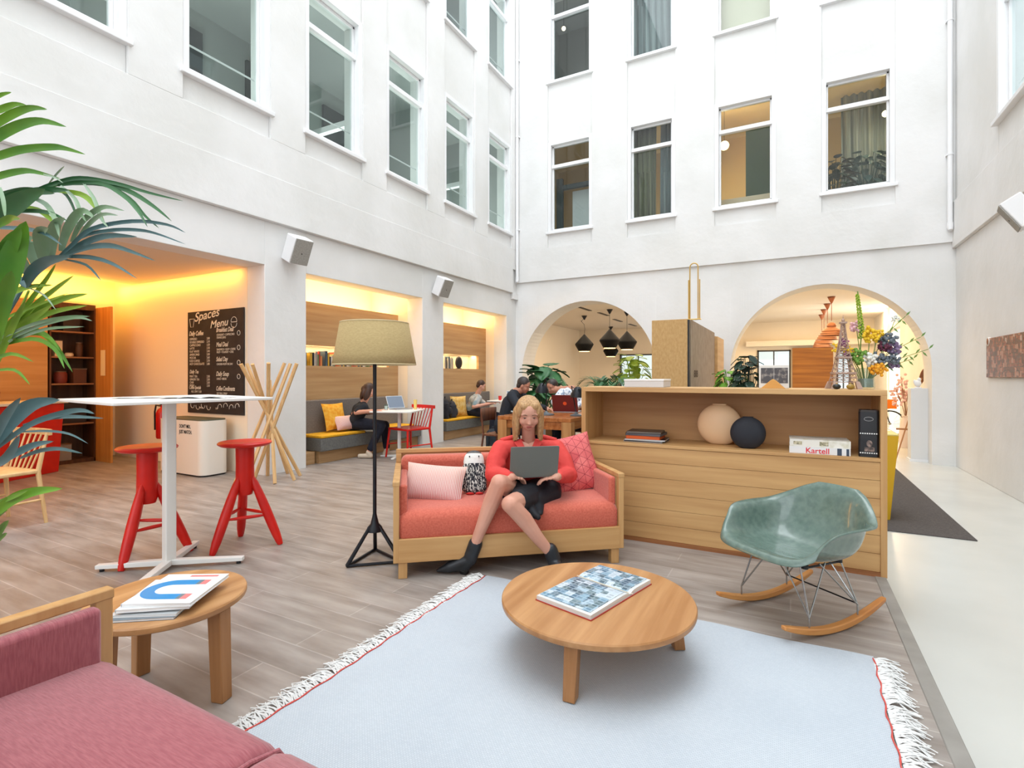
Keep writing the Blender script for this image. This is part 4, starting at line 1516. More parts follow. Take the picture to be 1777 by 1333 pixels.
s1 = stool('red three-legged stool nearer the palm, left of the bar table column', (-3.90, 1.965, 0), 0)
def yaw_to(c, foot, k=0):
    v = Vector(foot) - Vector(c[:2])
    return math.atan2(v.y, v.x) - radians(90 + 120 * k)
s1.rotation_euler[2] = yaw_to((-3.90, 1.965), (-3.779, 1.76))
s2 = place(copy_tree(s1), (-3.55, 2.45, 0), yaw_to((-3.55, 2.45), (-3.54, 2.19)), 'red three-legged stool in front of the white recycling bin and bundled sticks')

BTX = onY(311, 740, 3.798).x + 7.30
# ---- white recycling bin
root = thing('recycling_bin', 'white rounded recycling bin with black slogan below the menu board', 'bin', (-7.30, 3.80, 0))
m = MB(); m.prism(rrect(0, 0.97, 0, 0.36, 0.10, 8), 0.02, 0.69); m.build('body', mat('bin_white', (236, 228, 216), 0.4), root, smooth=True, angle=30)
m = MB(); m.prism(rrect(0.01, 0.96, 0.01, 0.35, 0.09, 8), 0.0, 0.02); m.build('base', black_plastic, root)
m = MB(); m.prism(rrect(0.012, 0.958, 0.012, 0.348, 0.09, 8), 0.69, 0.705); m.build('lid', mat('bin_lid', (90, 92, 76), 0.5), root)
text('lettering', "DON'T MIX,", 0.062, black_plastic, root, (BTX, -0.002, 0.595), (radians(90), 0, 0), sx=0.72, bold=0.001)
text('lettering', 'JUST MATCH.', 0.062, black_plastic, root, (BTX, -0.002, 0.525), (radians(90), 0, 0), sx=0.72, bold=0.001)

# ---- chalk menu board
a0, a1, a2, a3 = onY(328, 543, 4.268), onY(425, 533, 4.268), onY(425, 721, 4.268), onY(328, 714, 4.268)
mx0, mx1 = (a0.x + a3.x) / 2, (a1.x + a2.x) / 2
mz0, mz1 = min(a2.z, a3.z), (a0.z + a1.z) / 2
mwid, mh = mx1 - mx0, mz1 - mz0
root = thing('chalk_menu_board', 'tall black chalk menu board on the warm kitchen alcove wall', 'board', (mx0, 4.262, mz0))
m = MB(); m.box(0, mwid, -0.012, 0.006, 0, mh); m.build('board', mat('chalkboard_black', (44, 38, 36), 0.8, c2=(54, 47, 44), scale=6), root, bevel=0.002)
chalk = mat('chalk_white', (226, 220, 206), 0.9)
R90 = (radians(90), 0, 0)
it = []
def L(txt, x, z, s, sh=0.25, sx=0.62, b=0.0, rr=0.0):
    it.append((txt, s, (x * mwid, -0.0135, z * mh), (radians(90), -rr, 0), sh, sx * mwid / 1.15 * 1.15, b))
L('Spaces', 0.13, 0.90, 0.17, 0.3, 1.0, 0.0015, radians(6)); L('Menu', 0.42, 0.825, 0.14, 0.3, 1.0, 0.0015, radians(4))
L('Daily Coffee', 0.03, 0.765, 0.085, 0.3, 0.62, 0.002)
for k, tx_ in enumerate(('ESPRESSO', 'DOUBLE ESPRESSO', 'CAPPUCCINO', 'LATTE', 'FLAT WHITE', 'AMERICANO', 'MOCHA', 'ICED COFFEE', 'HOT CHOCOLATE')):
    L(tx_, 0.04, 0.72 - 0.031 * k, 0.044, 0, 0.74); L('2.%d0' % (k % 10), 0.36, 0.72 - 0.031 * k, 0.044, 0, 0.74)
L('Daily Tea', 0.04, 0.39, 0.07, 0.3, 0.62, 0.001)
for k, tx_ in enumerate(('MINT TEA', 'GINGER TEA', 'CHAI', 'FRESH')):
    L(tx_, 0.04, 0.35 - 0.03 * k, 0.044, 0, 0.74); L('2.50', 0.36, 0.35 - 0.03 * k, 0.044, 0, 0.74)
L('Coffee Specials', 0.03, 0.235, 0.066, 0.3, 0.55, 0.001); L('ALL DAY 3.50', 0.07, 0.20, 0.044, 0, 0.74)
zz = 0.785
for hd, lines in (('Breakfast Deal', ('CROISSANT + CAPPUCCINO', 'ORANGE JUICE')), ('Meal Deal', ('SANDWICH + SOUP + COFFEE', 'FRUIT + YOGHURT + CAKE')), ('Salad Day', ('CHICKEN FROM THE DAY',)), ('Daily Soup', ('LARGE + BREAD',)), ('Coffee Condiments', ('SOY MILK, SYRUP', 'CINNAMON'))):
    L(hd, 0.53, zz, 0.085, 0.3, 0.60 if len(hd) < 15 else 0.48, 0.001)
    for q, l_ in enumerate(lines):
        L(l_, 0.54, zz - 0.037 - 0.026 * q, 0.040, 0, 0.60)
    zz -= 0.14
L('SPECIAL', 0.22, 0.045, 0.032, 0, 0.66); L('3.50', 0.52, 0.045, 0.032, 0, 0.66)
join_text('lettering', it, chalk, root)
m = MB()
def curl(cx_, cz_, r_, a0_, a1_, k_=0.0):
    m.tube([Vector(((cx_) * mwid + (r_ + k_ * i) * cos(radians(a0_ + (a1_ - a0_) * i / 14)), -0.0135, cz_ * mh + (r_ + k_ * i) * sin(radians(a0_ + (a1_ - a0_) * i / 14)))) for i in range(15)], 0.0035, 4)
for sx in (-1, 1):
    for k in range(4):
        curl(0.5 + sx * (0.10 + 0.1 * k), 0.065 + 0.012 * (k % 2), 0.035, 0, 200 * sx, 0.001)
curl(0.84, 0.875, 0.06, 0, 180); m.box(0.84 * mwid - 0.06, 0.84 * mwid + 0.06, -0.0135, -0.012, 0.868 * mh, 0.874 * mh); curl(0.84, 0.86, 0.06, 180, 360)
m.tube([Vector((0.04 * mwid, -0.0135, 0.93 * mh)), Vector((0.06 * mwid, -0.0135, 0.85 * mh)), Vector((0.11 * mwid, -0.0135, 0.85 * mh)), Vector((0.13 * mwid, -0.0135, 0.93 * mh)), Vector((0.04 * mwid, -0.0135, 0.93 * mh))], 0.0035, 4)
for zc in (0.735, 0.60, 0.46, 0.33):
    curl(0.92, zc + 0.03, 0.03, 0, 360)
m.build('chalk_drawing', chalk, root)

# ---- fire extinguisher
p = onY(286, 720, 4.18)
root = thing('fire_extinguisher', 'red fire extinguisher on the wall behind the recycling bin', 'extinguisher', (p.x - 0.02, 4.16, 0.36))
m = MB(); m.lathe([(0.0, 0), (0.07, 0.0), (0.08, 0.02), (0.08, 0.36), (0.06, 0.41), (0.025, 0.44), (0.025, 0.47), (0, 0.47)], n=24); m.build('cylinder', mat('ext_red', (190, 24, 20), 0.3), root, smooth=True)
m = MB(); m.tube([(0, -0.02, 0.46), (-0.07, -0.05, 0.47), (-0.1, -0.05, 0.38), (-0.095, -0.05, 0.12)], 0.012, 8); m.build('hose', black_plastic, root, smooth=True)
m = MB(); m.box(-0.05, 0.03, -0.012, 0.012, 0.47, 0.50); m.build('handle', black_plastic, root, bevel=0.003)
m = MB(); m.box(-0.03, 0.03, 0.07, 0.105, 0.1, 0.4); m.build('bracket', black_plastic, root)

# ---- bundle of crossing wooden sticks
root = thing('stick_coat_stand', 'coat stand made of crossing pale wooden sticks by the white pier', 'coat stand', (-5.3, 4.2, 0))
base = Vector((-5.3, 4.2, 0))
prs = [((418, 632), (521, 826)), ((428, 631), (511, 834)), ((438, 632), (499, 822)), ((466, 630), (451, 824)), ((494, 630), (408, 838)), ((504, 631), (425, 842)), ((515, 631), (440, 835)), ((468, 660), (477, 840))]
dm = 6.12
for k, (tp_, ft_) in enumerate(prs):
    b = onZ(ft_[0], ft_[1], 0)
    db = (CH) * CF / (ft_[1] - CY)
    dt = 2 * dm - db + (0.02 * ((k * 37) % 5 - 2))
    tq = P(tp_[0], tp_[1], max(5.85, min(6.35, dt)))
    b.x = max(b.x, XL + 0.05); tq.x = max(tq.x, XL + 0.06)
    m = MB(); m.tube([b - base + Vector((0, 0, 0.004)), tq - base], 0.021, 6)
    m.build('stick', beige_wood, root)
mb = MB()
# ================================================================== ALCOVE SEATING
yellow = mat('yellow_felt', (226, 170, 36), 0.9, c2=(212, 154, 28), scale=30)
greyfelt = mat('grey_felt', (112, 112, 108), 0.95, c2=(98, 98, 96), scale=50)
greyfelt2 = mat('taupe_felt', (130, 122, 116), 0.95, c2=(118, 110, 104), scale=50)


def bench(label, y0, y1, ys, ye, panes):
    """bench along the alcove panelling, front faces +x"""
    root = thing('bench', label, 'bench', (-6.36, ys, 0), group='upholstered benches in the alcoves')
    Lb = ye - ys
    m = MB(); m.box(0.0, 0.47, 0.03, Lb, 0.0, 0.175); m.build('base', wood('bench_oak', (186, 150, 108), (168, 130, 88), axis='y'), root, bevel=0.003)
    m = MB(); m.box(0.12, 0.55, 0.0, Lb, 0.176, 0.362); m.build('seat_box', greyfelt, root, bevel=0.012)
    m = MB(); m.box(0.0, 0.12, -0.28, Lb, 0.176, 0.885); m.build('backrest', greyfelt2, root, bevel=0.015)
    for a, b in panes:
        m = MB(); m.box(0.13, 0.555, a, b, 0.363, 0.403); m.build('seat_pad', yellow, root, bevel=0.014, seg=3)
    m = MB(); m.box(0.0, 0.42, -0.27, 0.0, 0.0, 0.172); m.build('side_step', wood('bench_oak', (0, 0, 0), (0, 0, 0)), root, bevel=0.003)
    return root


bench('long grey bench with yellow pads in the alcove beside the floor lamp', 4.9, 7.43, 5.17, 7.41, ((0.0, 0.86), (1.32, 2.05)))
bench('long grey bench with a yellow pad in the alcove next to the corner', 8.07, 10.55, 8.2, 10.53, ((-0.0, 1.35),))


def pillow(label, loc, rot, w, h, m_, group, t=0.12):
    o = cushion_mb(w, h, t, n=10).build('pillow', m_, smooth=True, angle=80)
    o.location = loc; o.rotation_euler = rot
    return tag(o, label, 'pillow', group)


pillow('yellow pillow with an orange pattern behind the pink one on the bench', (-6.10, 5.68, 0.63), Euler((radians(-16), 0, radians(90))), 0.42, 0.42, mat('yellow_print', (236, 182, 70), 0.9, c2=(228, 150, 30), scale=22), 'pillows on the alcove benches')
pillow('pink striped pillow against the yellow one beside the woman in black', (-5.99, 5.78, 0.535), Euler((radians(-30), 0, radians(84))), 0.36, 0.24, stripe_mat(), 'pillows on the alcove benches')
pillow('mustard pillow between the black backpack and the man in grey', (-6.08, 9.0, 0.62), Euler((radians(-10), 0, radians(70))), 0.40, 0.42, mat('mustard_print', (210, 160, 70), 0.9, c2=(226, 196, 130), scale=14), 'pillows on the alcove benches')

# ---- backpack on the bench and bag on the floor
def backpack(label, loc, rz, s, m_):
    root = thing('backpack', label, 'bag', loc, rz)
    m = MB(); m.prism(rrect(-0.15 * s, 0.15 * s, -0.09 * s, 0.09 * s, 0.05 * s), 0.0, 0.30 * s); m.ell((0, 0, 0.29 * s), (0.147 * s, 0.088 * s, 0.11 * s)); m.build('body', m_, root, remesh=0.012, smooths=5)
    m = MB(); m.ell((0, 0.10 * s, 0.13 * s), (0.11 * s, 0.05 * s, 0.10 * s)); m.build('pocket', m_, root, smooth=True)
    m = MB()
    for sx in (-1, 1):
        m.tube([Vector((sx * 0.07 * s, -0.06 * s, 0.36 * s)), Vector((sx * 0.09 * s, -0.15 * s, 0.28 * s)), Vector((sx * 0.09 * s, -0.13 * s, 0.12 * s)), Vector((sx * 0.10 * s, -0.07 * s, 0.04 * s))], 0.014 * s, 6)
    m.build('strap', m_, root, smooth=True)
    m = MB(); m.tube([Vector((-0.03, 0, 0.38 * s)), Vector((-0.02, 0, 0.43 * s)), Vector((0.02, 0, 0.43 * s)), Vector((0.03, 0, 0.38 * s))], 0.009, 6); m.build('handle', m_, root, smooth=True)
    return root


navy = mat('navy_canvas', (36, 38, 48), 0.8, c2=(24, 26, 34), scale=12)
backpack('black backpack standing on the corner alcove bench', (-6.02, 8.42, 0.405), radians(-60), 1.0, navy)
backpack('second dark bag leaning on the backpack on the corner bench', (-6.05, 8.70, 0.405), radians(-40), 0.85, mat('grey_canvas', (52, 54, 62), 0.8))
p = onZ(856, 778, 0)
backpack('dark bag lying on the floor behind the coral sofa', (p.x + 0.0, p.y, 0.002), radians(30), 0.85, mat('teal_black_canvas', (40, 50, 58), 0.8, c2=(28, 34, 42), scale=14))

# ---- small cafe tables
def cafe_table(label, loc, rz, w, d, h):
    root = thing('cafe_table', label, 'table', loc, rz, 'white cafe tables')
    m = MB(); m.prism(rrect(-w / 2, w / 2, -d / 2, d / 2, 0.05), h - 0.02, h); m.build('tabletop', white_metal, root, bevel=0.003)
    m = MB(); m.cyl((0, 0, 0.03), (0, 0, h - 0.02), 0.028, n=16); m.build('column', white_metal, root, smooth=True)
    for k in range(4):
        A = Matrix.Rotation(radians(90 * k), 4, 'Z')
        m = MB(); m.hexa([A @ Vector(v) for v in ((0, -0.025, 0.004), (0.30, -0.02, 0.004), (0.30, 0.02, 0.004), (0, 0.025, 0.004))], [A @ Vector(v) for v in ((0, -0.025, 0.04), (0.30, -0.02, 0.025), (0.30, 0.02, 0.025), (0, 0.025, 0.04))])
        m.build('foot', white_metal, root, bevel=0.003)
    return root


t1 = cafe_table('white cafe table with a laptop where the woman in black works', (-5.30, 6.22, 0), radians(20), 0.66, 0.80, 0.725)
t2 = place(copy_tree(t1), (-5.34, 9.78, 0), radians(5), 'white cafe table in front of the man in grey by the corner')
t3 = place(copy_tree(t1), (-6.0, 1.05, 0), radians(0), 'white cafe table beside the pale spindle chair behind the palm')


def laptop(label, loc, rz, w=0.32, d=0.22, ang=110, body=None, lid=None, logo=None, group='laptops'):
    """screen hinge at +y, user on the -y side"""
    root = thing('laptop', label, 'laptop', loc, rz, group)
    bm_ = body or mat('laptop_alu', (176, 178, 180), 0.35, 0.6)
    m = MB(); m.prism(rrect(-w / 2, w / 2, -d / 2, d / 2, 0.012), 0.0, 0.014); m.build('base', bm_, root, bevel=0.002)
    m = MB(); m.box(-w * 0.42, w * 0.42, -0.01, d / 2 - 0.02, 0.0141, 0.0155); m.build('keyboard', black_plastic, root)
    a = radians(180 - ang)
    M = Matrix.Translation((0, d / 2, 0.012)) @ Matrix.Rotation(-a + radians(90) - radians(90), 4, 'X')
    M = Matrix.Translation((0, d / 2, 0.012)) @ Matrix.Rotation(radians(90 - (ang - 90)), 4, 'X')
    m = MB(); m.prism(rrect(-w / 2, w / 2, 0.0, d, 0.010), -0.006, 0.0, M)
    o = m.build('lid', lid or bm_, root, bevel=0.001)
    m = MB(); m.box(-w / 2 + 0.008, w / 2 - 0.008, 0.012, d - 0.008, 0.0002, 0.0012, M); m.build('screen', mat('laptop_screen', (60, 70, 84), 0.2, emit=(190, 205, 225), es=0.35), root)
    if logo:
        m = MB(); m.lathe([(0, -0.0075), (0.026, -0.0075), (0.026, -0.0055)], (0, 0, 0), 10)
        m.v = [tuple(M @ (Vector(v) + Vector((0, d / 2, 0)))) for v in m.v]
        m.build('emblem', logo, root)
    return root


# rotation convention check: lid plate spans local y 0..d, rotated up about the hinge
laptop('silver laptop standing open on the cafe table of the woman in black', (-5.36, 6.33, 0.7265), radians(75), 0.30, 0.21, 115, lid=mat('laptop_white', (216, 220, 224), 0.35))
p = P(663, 712, 7.7)
def tumbler(label, loc, m_, r=0.032, h=0.09, nm='glass', cat='glass', liquid=None):
    root = thing(nm, label, cat, loc)
    m = MB(); m.lathe([(0, 0.0), (r * 0.8, 0.0), (r, h), (r - 0.003, h), (r * 0.8 - 0.003, 0.006), (0, 0.006)], n=20, caps=False); m.build('body', m_, root, smooth=True, angle=40)
    if liquid:
        m = MB(); m.lathe([(0, 0.0065), (r * 0.78 - 0.003, 0.0065), (r * 0.93 - 0.004, h * 0.7), (0, h * 0.7)], n=20); m.build('drink', liquid, root, smooth=True, angle=40)
    return root


tumbler('water glass beside the laptop of the woman in black', (-5.44, 6.08, 0.7265), clear_glass, liquid=mat('water', (220, 228, 232), 0.1))
tumbler('yellow juice bottle on the edge of the cafe table', (-5.15, 6.42, 0.7265), mat('juice', (232, 206, 120), 0.2), 0.028, 0.15, 'juice_bottle', 'bottle')
tumbler('red paper cup on the table of the man in grey', (-5.48, 9.68, 0.7265), mat('cup_red', (206, 40, 40), 0.5), 0.038, 0.09, 'cup', 'cup')
laptop('pale laptop standing open on the table of the man in grey', (-5.24, 9.95, 0.7265), radians(60), 0.28, 0.19, 110, lid=mat('laptop_pale', (226, 232, 236), 0.35))


# ---- spindle chairs
def spindle_chair(label, loc, rz, m_, group, w=0.50, d=0.46):
    """faces -y, back at +y"""
    root = thing('spindle_chair', label, 'chair', loc, rz, group)
    m = MB(); m.prism(rrect(-w / 2, w / 2, -d / 2, d / 2, 0.05), 0.425, 0.455); m.build('seat', m_, root, bevel=0.008)
    for sx in (-1, 1):
        m = MB(); m.tube([(sx * (w / 2 - 0.03), -d / 2 + 0.03, 0.43), (sx * (w / 2 + 0.01), -d / 2 - 0.01, 0.0)], [0.019, 0.013], 10); m.build('leg', m_, root, smooth=True)
        m = MB(); m.tube([(sx * (w / 2 + 0.015), d / 2 + 0.02, 0.0), (sx * (w / 2 - 0.02), d / 2 - 0.02, 0.44), (sx * (w / 2 - 0.03), d / 2 + 0.05, 0.76)], [0.013, 0.019, 0.012], 10); m.build('rear_post', m_, root, smooth=True)
    m = MB(); n = 10
    pts = [Vector((-w / 2 - 0.02 + (w + 0.04) * i / n, d / 2 + 0.05 + 0.03 * sin(pi * i / n), 0.765)) for i in range(n + 1)]
    for i in range(n):
        a, b = pts[i], pts[i + 1]
        m.hexa([a + Vector((0, -0.012, -0.025)), b + Vector((0, -0.012, -0.025)), b + Vector((0, 0.012, -0.025)), a + Vector((0, 0.012, -0.025))],
               [a + Vector((0, -0.012, 0.025)), b + Vector((0, -0.012, 0.025)), b + Vector((0, 0.012, 0.025)), a + Vector((0, 0.012, 0.025))])
    m.build('top_rail', m_, root)
    for k in range(6):
        x = -w / 2 + 0.07 + (w - 0.14) * k / 5
        m = MB(); m.tube([(x * 0.8, d / 2 - 0.03, 0.45), (x * 1.05, d / 2 + 0.05 + 0.02 * cos(x * 5), 0.745)], 0.0075, 8); m.build('spindle', m_, root, smooth=True)
    for sx in (-1, 1):
        m = MB(); m.tube([(sx * w / 2, -d / 2, 0.2), (sx * w / 2, d / 2, 0.2)], 0.01, 8); m.build('stretcher', m_, root, smooth=True)
    return root


c1 = spindle_chair('red spindle-backed chair at the alcove cafe table', (P(710, 700, 8.0).x, P(710, 700, 8.0).y, 0), radians(-12), red_lacquer, 'spindle-backed chairs')
c2 = spindle_chair('pale beech spindle-backed chair at the table behind the palm', (-5.81, 1.74, 0), radians(8), beige_wood, 'spindle-backed chairs')

# ---- books and objects in the wall niches
def standing_book(label, x, y, z, t_, d_, h_, c, group):
    root = thing('book', label, 'book', (x, y, z), 0, group)
    m = MB(); m.box(-d_ / 2 + 0.002, d_ / 2 - 0.003, 0.002, t_ - 0.002, 0.002, h_ - 0.002); m.build('pages', page_white, root)
    m = MB(); m.box(-d_ / 2, d_ / 2, 0, 0.0018, 0, h_); m.box(-d_ / 2, d_ / 2, t_ - 0.0018, t_, 0, h_); m.box(d_ / 2 - 0.003, d_ / 2, 0, t_, 0, h_)
    m.build('cover', mat('spine_%d_%d_%d' % c, c, 0.5), root)
    return root


rnd = random.Random(11)
NAMES = {(214, 170, 60): 'mustard', (196, 70, 56): 'brick red', (226, 220, 206): 'cream', (70, 92, 110): 'slate blue', (120, 150, 100): 'sage green', (40, 44, 50): 'black', (214, 140, 80): 'orange', (168, 160, 150): 'grey'}
keys = list(NAMES)
ORD = 'first second third fourth fifth sixth seventh eighth ninth tenth eleventh twelfth thirteenth fourteenth fifteenth sixteenth seventeenth eighteenth nineteenth twentieth twenty-first twenty-second twenty-third twenty-fourth twenty-fifth twenty-sixth twenty-seventh twenty-eighth twenty-ninth thirtieth thirty-first thirty-second thirty-third thirty-fourth thirty-fifth thirty-sixth thirty-seventh thirty-eighth thirty-ninth fortieth forty-first forty-second forty-third forty-fourth forty-fifth forty-sixth forty-seventh forty-eighth'.split()
y = 5.42
i = 0
while y < 7.05:
    t_ = rnd.uniform(0.02, 0.045)
    c = keys[(i * 5 + 3) % 8]
    standing_book('%s book upright in the lamp side niche, %s from its left end' % (NAMES[c], ORD[i]), -6.52, y, 1.40, t_, 0.16, rnd.uniform(0.15, 0.24), c, 'books in the niche beside the lamp')
    y += t_ + (0.003 if i % 7 else 0.06)
    i += 1
# yellow framed card and print at the left of the first niche
for lb, yy, wdt, h_, c, c_ in (('small framed card with a yellow circle in the lamp side niche', 5.06, 0.14, 0.22, (232, 214, 120), (214, 170, 30)), ('framed patterned card at the end of the lamp side niche', 5.26, 0.11, 0.2, (226, 214, 200), (180, 90, 90))):
    root = thing('framed_card', lb, 'picture', (-6.50, yy, 1.40), 0, 'framed cards in the niche')
    m = MB(); m.box(-0.01, 0.01, 0, wdt, 0, h_); m.build('frame', mat('frame_gold', (210, 178, 110), 0.5), root)
    m = MB(); m.box(0.0102, 0.012, 0.012, wdt - 0.012, 0.012, h_ - 0.012); m.build('printed_sheet', mat('card_%d' % c[0] + str(c[2]), c, 0.6, c2=c_, scale=30), root)
# second niche: green bowl, art board, books, black disc
root = thing('green_bowl', 'mint green bowl at the near end of the corner niche', 'bowl', (-6.51, 8.30, 1.40))
m = MB(); m.lathe([(0, 0), (0.05, 0), (0.06, 0.02), (0.12, 0.17), (0.125, 0.19), (0.115, 0.19), (0.055, 0.03), (0, 0.03)], n=32); m.build('body', mat('mint', (120, 200, 130), 0.4), root, smooth=True)
m = MB(); m.box(-6.56, -6.545, 8.50, 8.92, 1.401, 1.65); tag(m.build('printed_board', mat('gold_print', (232, 200, 120), 0.6, c2=(206, 130, 60), scale=14)), 'gold patterned board in the corner niche beside the green bowl', 'picture')
y = 9.0
for k, c in enumerate(((226, 220, 206), (40, 44, 50), (226, 220, 206), (70, 92, 110), (226, 220, 206), (168, 160, 150))):
    standing_book('%s book upright in the corner niche, %s from its left end' % (NAMES[c], ORD[k]), -6.52, y, 1.40, 0.035, 0.16, 0.26 - 0.02 * (k % 3), c, 'books in the corner niche')
    y += 0.040 + (0.04 if k in (1, 3) else 0)
root = thing('disc_vase', 'black disc vase at the far end of the corner niche', 'vase', (-6.5, 9.62, 1.402))
m = MB(); m.ell((0, 0, 0.14), (0.05, 0.12, 0.14), nu=28, nv=16); m.build('body', mat('black_ceramic', (0, 0, 0)), root, smooth=True)
m = MB(); m.box(-0.04, 0.04, -0.05, 0.05, 0, 0.012); m.build('base', black_plastic, root)

# ================================================================== KITCHEN ALCOVE
pA, pB = Vector((-8.42, 3.22)), Vector((-7.78, 1.95))
root = thing('kitchen_counter', 'red kitchen counter with a white top behind the palm', 'counter', (pA.x, pA.y, 0), math.atan2((pB - pA).y, (pB - pA).x))
Lc = 3.4
m = MB(); m.hexa([Vector(v) for v in ((0.03, -0.45, 0.0), (Lc, -0.45, 0.0), (Lc, -0.02, 0.0), (0.03, -0.02, 0.0))], [Vector(v) for v in ((0, -0.5, 0.89), (Lc, -0.5, 0.89), (Lc, 0.03, 0.89), (0, 0.03, 0.89))])
m.build('counter_front', red_lacquer, root, bevel=0.006)
m = MB(); m.box(-0.03, Lc, -0.52, 0.06, 0.892, 0.925); m.build('worktop', mat('worktop_white', (224, 214, 200), 0.35), root, bevel=0.004)
m = MB(); m.box(0.9, Lc, 0.031, 0.034, 0.72, 0.722); m.build('drawer_gap', black_plastic, root)
cr = math.atan2((pB - pA).y, (pB - pA).x)
for lb, px, m_, r_, nm, cat in (('brown woven basket on the red counter', 30, mat('wicker', (150, 74, 40), 0.8, c2=(104, 44, 22), scale=50), 0.13, 'basket', 'basket'), ('second brown basket further along the red counter', -20, mat('wicker', (0, 0, 0)), 0.11, 'basket', 'basket')):
    p = onZ(px, 697, 0.925)
    p = onZ(px, 700, 0.925) if False else Vector((pA.x, pA.y, 0)) + Vector((cos(cr), sin(cr), 0)) * ((122 - px) / 92 * 0.75) + Vector((sin(cr) * 0.25, -cos(cr) * 0.25, 0))
    root = thing(nm, lb, cat, (p.x, p.y, 0.926), 0, 'baskets on the counter')
    m = MB(); m.lathe([(0, 0), (r_ * 0.8, 0), (r_, 0.06), (r_ * 1.05, 0.13), (r_ * 0.97, 0.13), (r_ * 0.9, 0.06), (0, 0.02)], n=24); m.build('body', m_, root, smooth=True)
    m = MB(); m.ell((0, 0, 0.12), (r_ * 0.85, r_ * 0.85, 0.05)); m.build('bread', mat('bread', (160, 86, 44), 0.8, c2=(120, 56, 26), scale=14), root, smooth=True)
for k in range(4):
    p = Vector((pA.x, pA.y, 0)) + Vector((cos(cr), sin(cr), 0)) * (1.05 + 0.32 * k) + Vector((sin(cr) * 0.12, -cos(cr) * 0.12, 0))
    root = thing('tray', ('pale tray nearest the cupboard on the red counter', 'second tray on the red counter', 'third tray on the red counter', 'fourth tray on the red counter, nearest the viewer')[k], 'tray', (p.x, p.y, 0.926), cr, 'trays on the red counter')
    m = MB(); m.box(-0.14, 0.14, -0.10, 0.10, 0, 0.012); m.box(-0.14, 0.14, -0.10, -0.09, 0.012, 0.03); m.box(-0.14, 0.14, 0.09, 0.10, 0.012, 0.03); m.build('body', beige_wood, root)

# ---- open cupboard
kx, ky0, ky1 = -9.0, 3.30, 3.84
root = thing('cupboard', 'tall open cupboard with filled shelves at the back of the kitchen alcove', 'cupboard', (kx, ky0, 0))
w_ = ky1 - ky0
m = MB(); m.box(-0.36, 0, 0, 0.02, 0, 2.2); m.box(-0.36, 0, w_ - 0.02, w_, 0, 2.2); m.box(-0.36, 0, 0, w_, 2.2, 2.28); m.box(-0.36, -0.34, 0, w_, 0, 2.2); m.box(-0.36, 0, 0, w_, 0, 0.05)
m.build('body', wood('cupboard_dark_oak', (96, 60, 34), (76, 46, 26), axis='z'), root)
for z in (0.55, 1.12, 1.50, 1.86):
    m = MB(); m.box(-0.34, -0.01, 0.02, w_ - 0.02, z, z + 0.02); m.build('shelf', mat('shelf_edge', (150, 104, 70), 0.6), root)
m = MB(); m.box(0.0, 0.42, w_ + 0.0, w_ + 0.03, 0.0, 2.24)
d_ = m.build('door', wood('kitchen_door_oak', (206, 140, 66), (188, 122, 52), axis='z'), root)
m = MB(); m.box(0.16, 0.28, w_ - 0.008, w_ - 0.002, 1.25, 1.62); m.build('pinned_note', mat('note', (236, 214, 170), 0.8), d_)
stuffs = [('dark appliance', 'dark kitchen appliance on the top cupboard shelf', (-0.2, 0.30, 1.88), 0.16, 0.2, 0.18, (58, 44, 40)),
          ('white carton', 'white carton on the second cupboard shelf', (-0.15, 0.14, 1.52), 0.1, 0.09, 0.22, (226, 206, 176)),
          ('white tub', 'low white tub on the second cupboard shelf', (-0.1, 0.26, 1.52), 0.08, 0.10, 0.05, (214, 196, 170)),
          ('dark jar', 'dark brown jar on the second cupboard shelf', (-0.15, 0.40, 1.52), 0.10, 0.09, 0.2, (88, 56, 36)),
          ('red pot', 'reddish brown pot on the middle cupboard shelf', (-0.15, 0.18, 1.14), 0.14, 0.15, 0.16, (120, 48, 36)),
          ('brown box', 'brown box on the middle cupboard shelf', (-0.15, 0.38, 1.14), 0.16, 0.16, 0.2, (92, 52, 34)),
          ('dark crate', 'dark crate on the lower cupboard shelf', (-0.15, 0.28, 0.57), 0.2, 0.34, 0.3, (44, 36, 34)),
          ('cleaning bottles', 'grey box with a white logo at the foot of the cupboard', (-0.12, 0.16, 0.05), 0.2, 0.2, 0.22, (150, 140, 130))]
for k, (a, lb, q, dx, dy, h_, c) in enumerate(stuffs):
    nm = a.replace(' ', '_') if 'bottles' not in a else 'box'
    root2 = thing(nm, lb, nm.split('_')[-1], (kx + q[0], ky0 + q[1], q[2] + 0.001), 0, 'things in the open cupboard')
    m = MB()
    if nm.endswith(('jar', 'pot', 'tub')):
        m.lathe([(0, 0), (dy * 0.42, 0), (dy * 0.5, h_ * 0.2), (dy * 0.5, h_ * 0.85), (dy * 0.4, h_)], n=20)
    else:
        m.box(-dx / 2, dx / 2, -dy / 2, dy / 2, 0, h_)
    m.build('body', mat('store_%d' % k, c, 0.6), root2, bevel=0.004)
    m = MB()
    if nm.endswith(('jar', 'pot', 'tub')):
        m.lathe([(0, h_), (dy * 0.43, h_), (dy * 0.43, h_ + 0.012), (0, h_ + 0.012)], n=20)
    else:
        m.box(-dx / 2 - 0.002, dx / 2 + 0.002, -dy / 2 - 0.002, dy / 2 + 0.002, h_, h_ + 0.012)
    m.build('lid', mat('store_lid', (120, 96, 80), 0.6), root2)

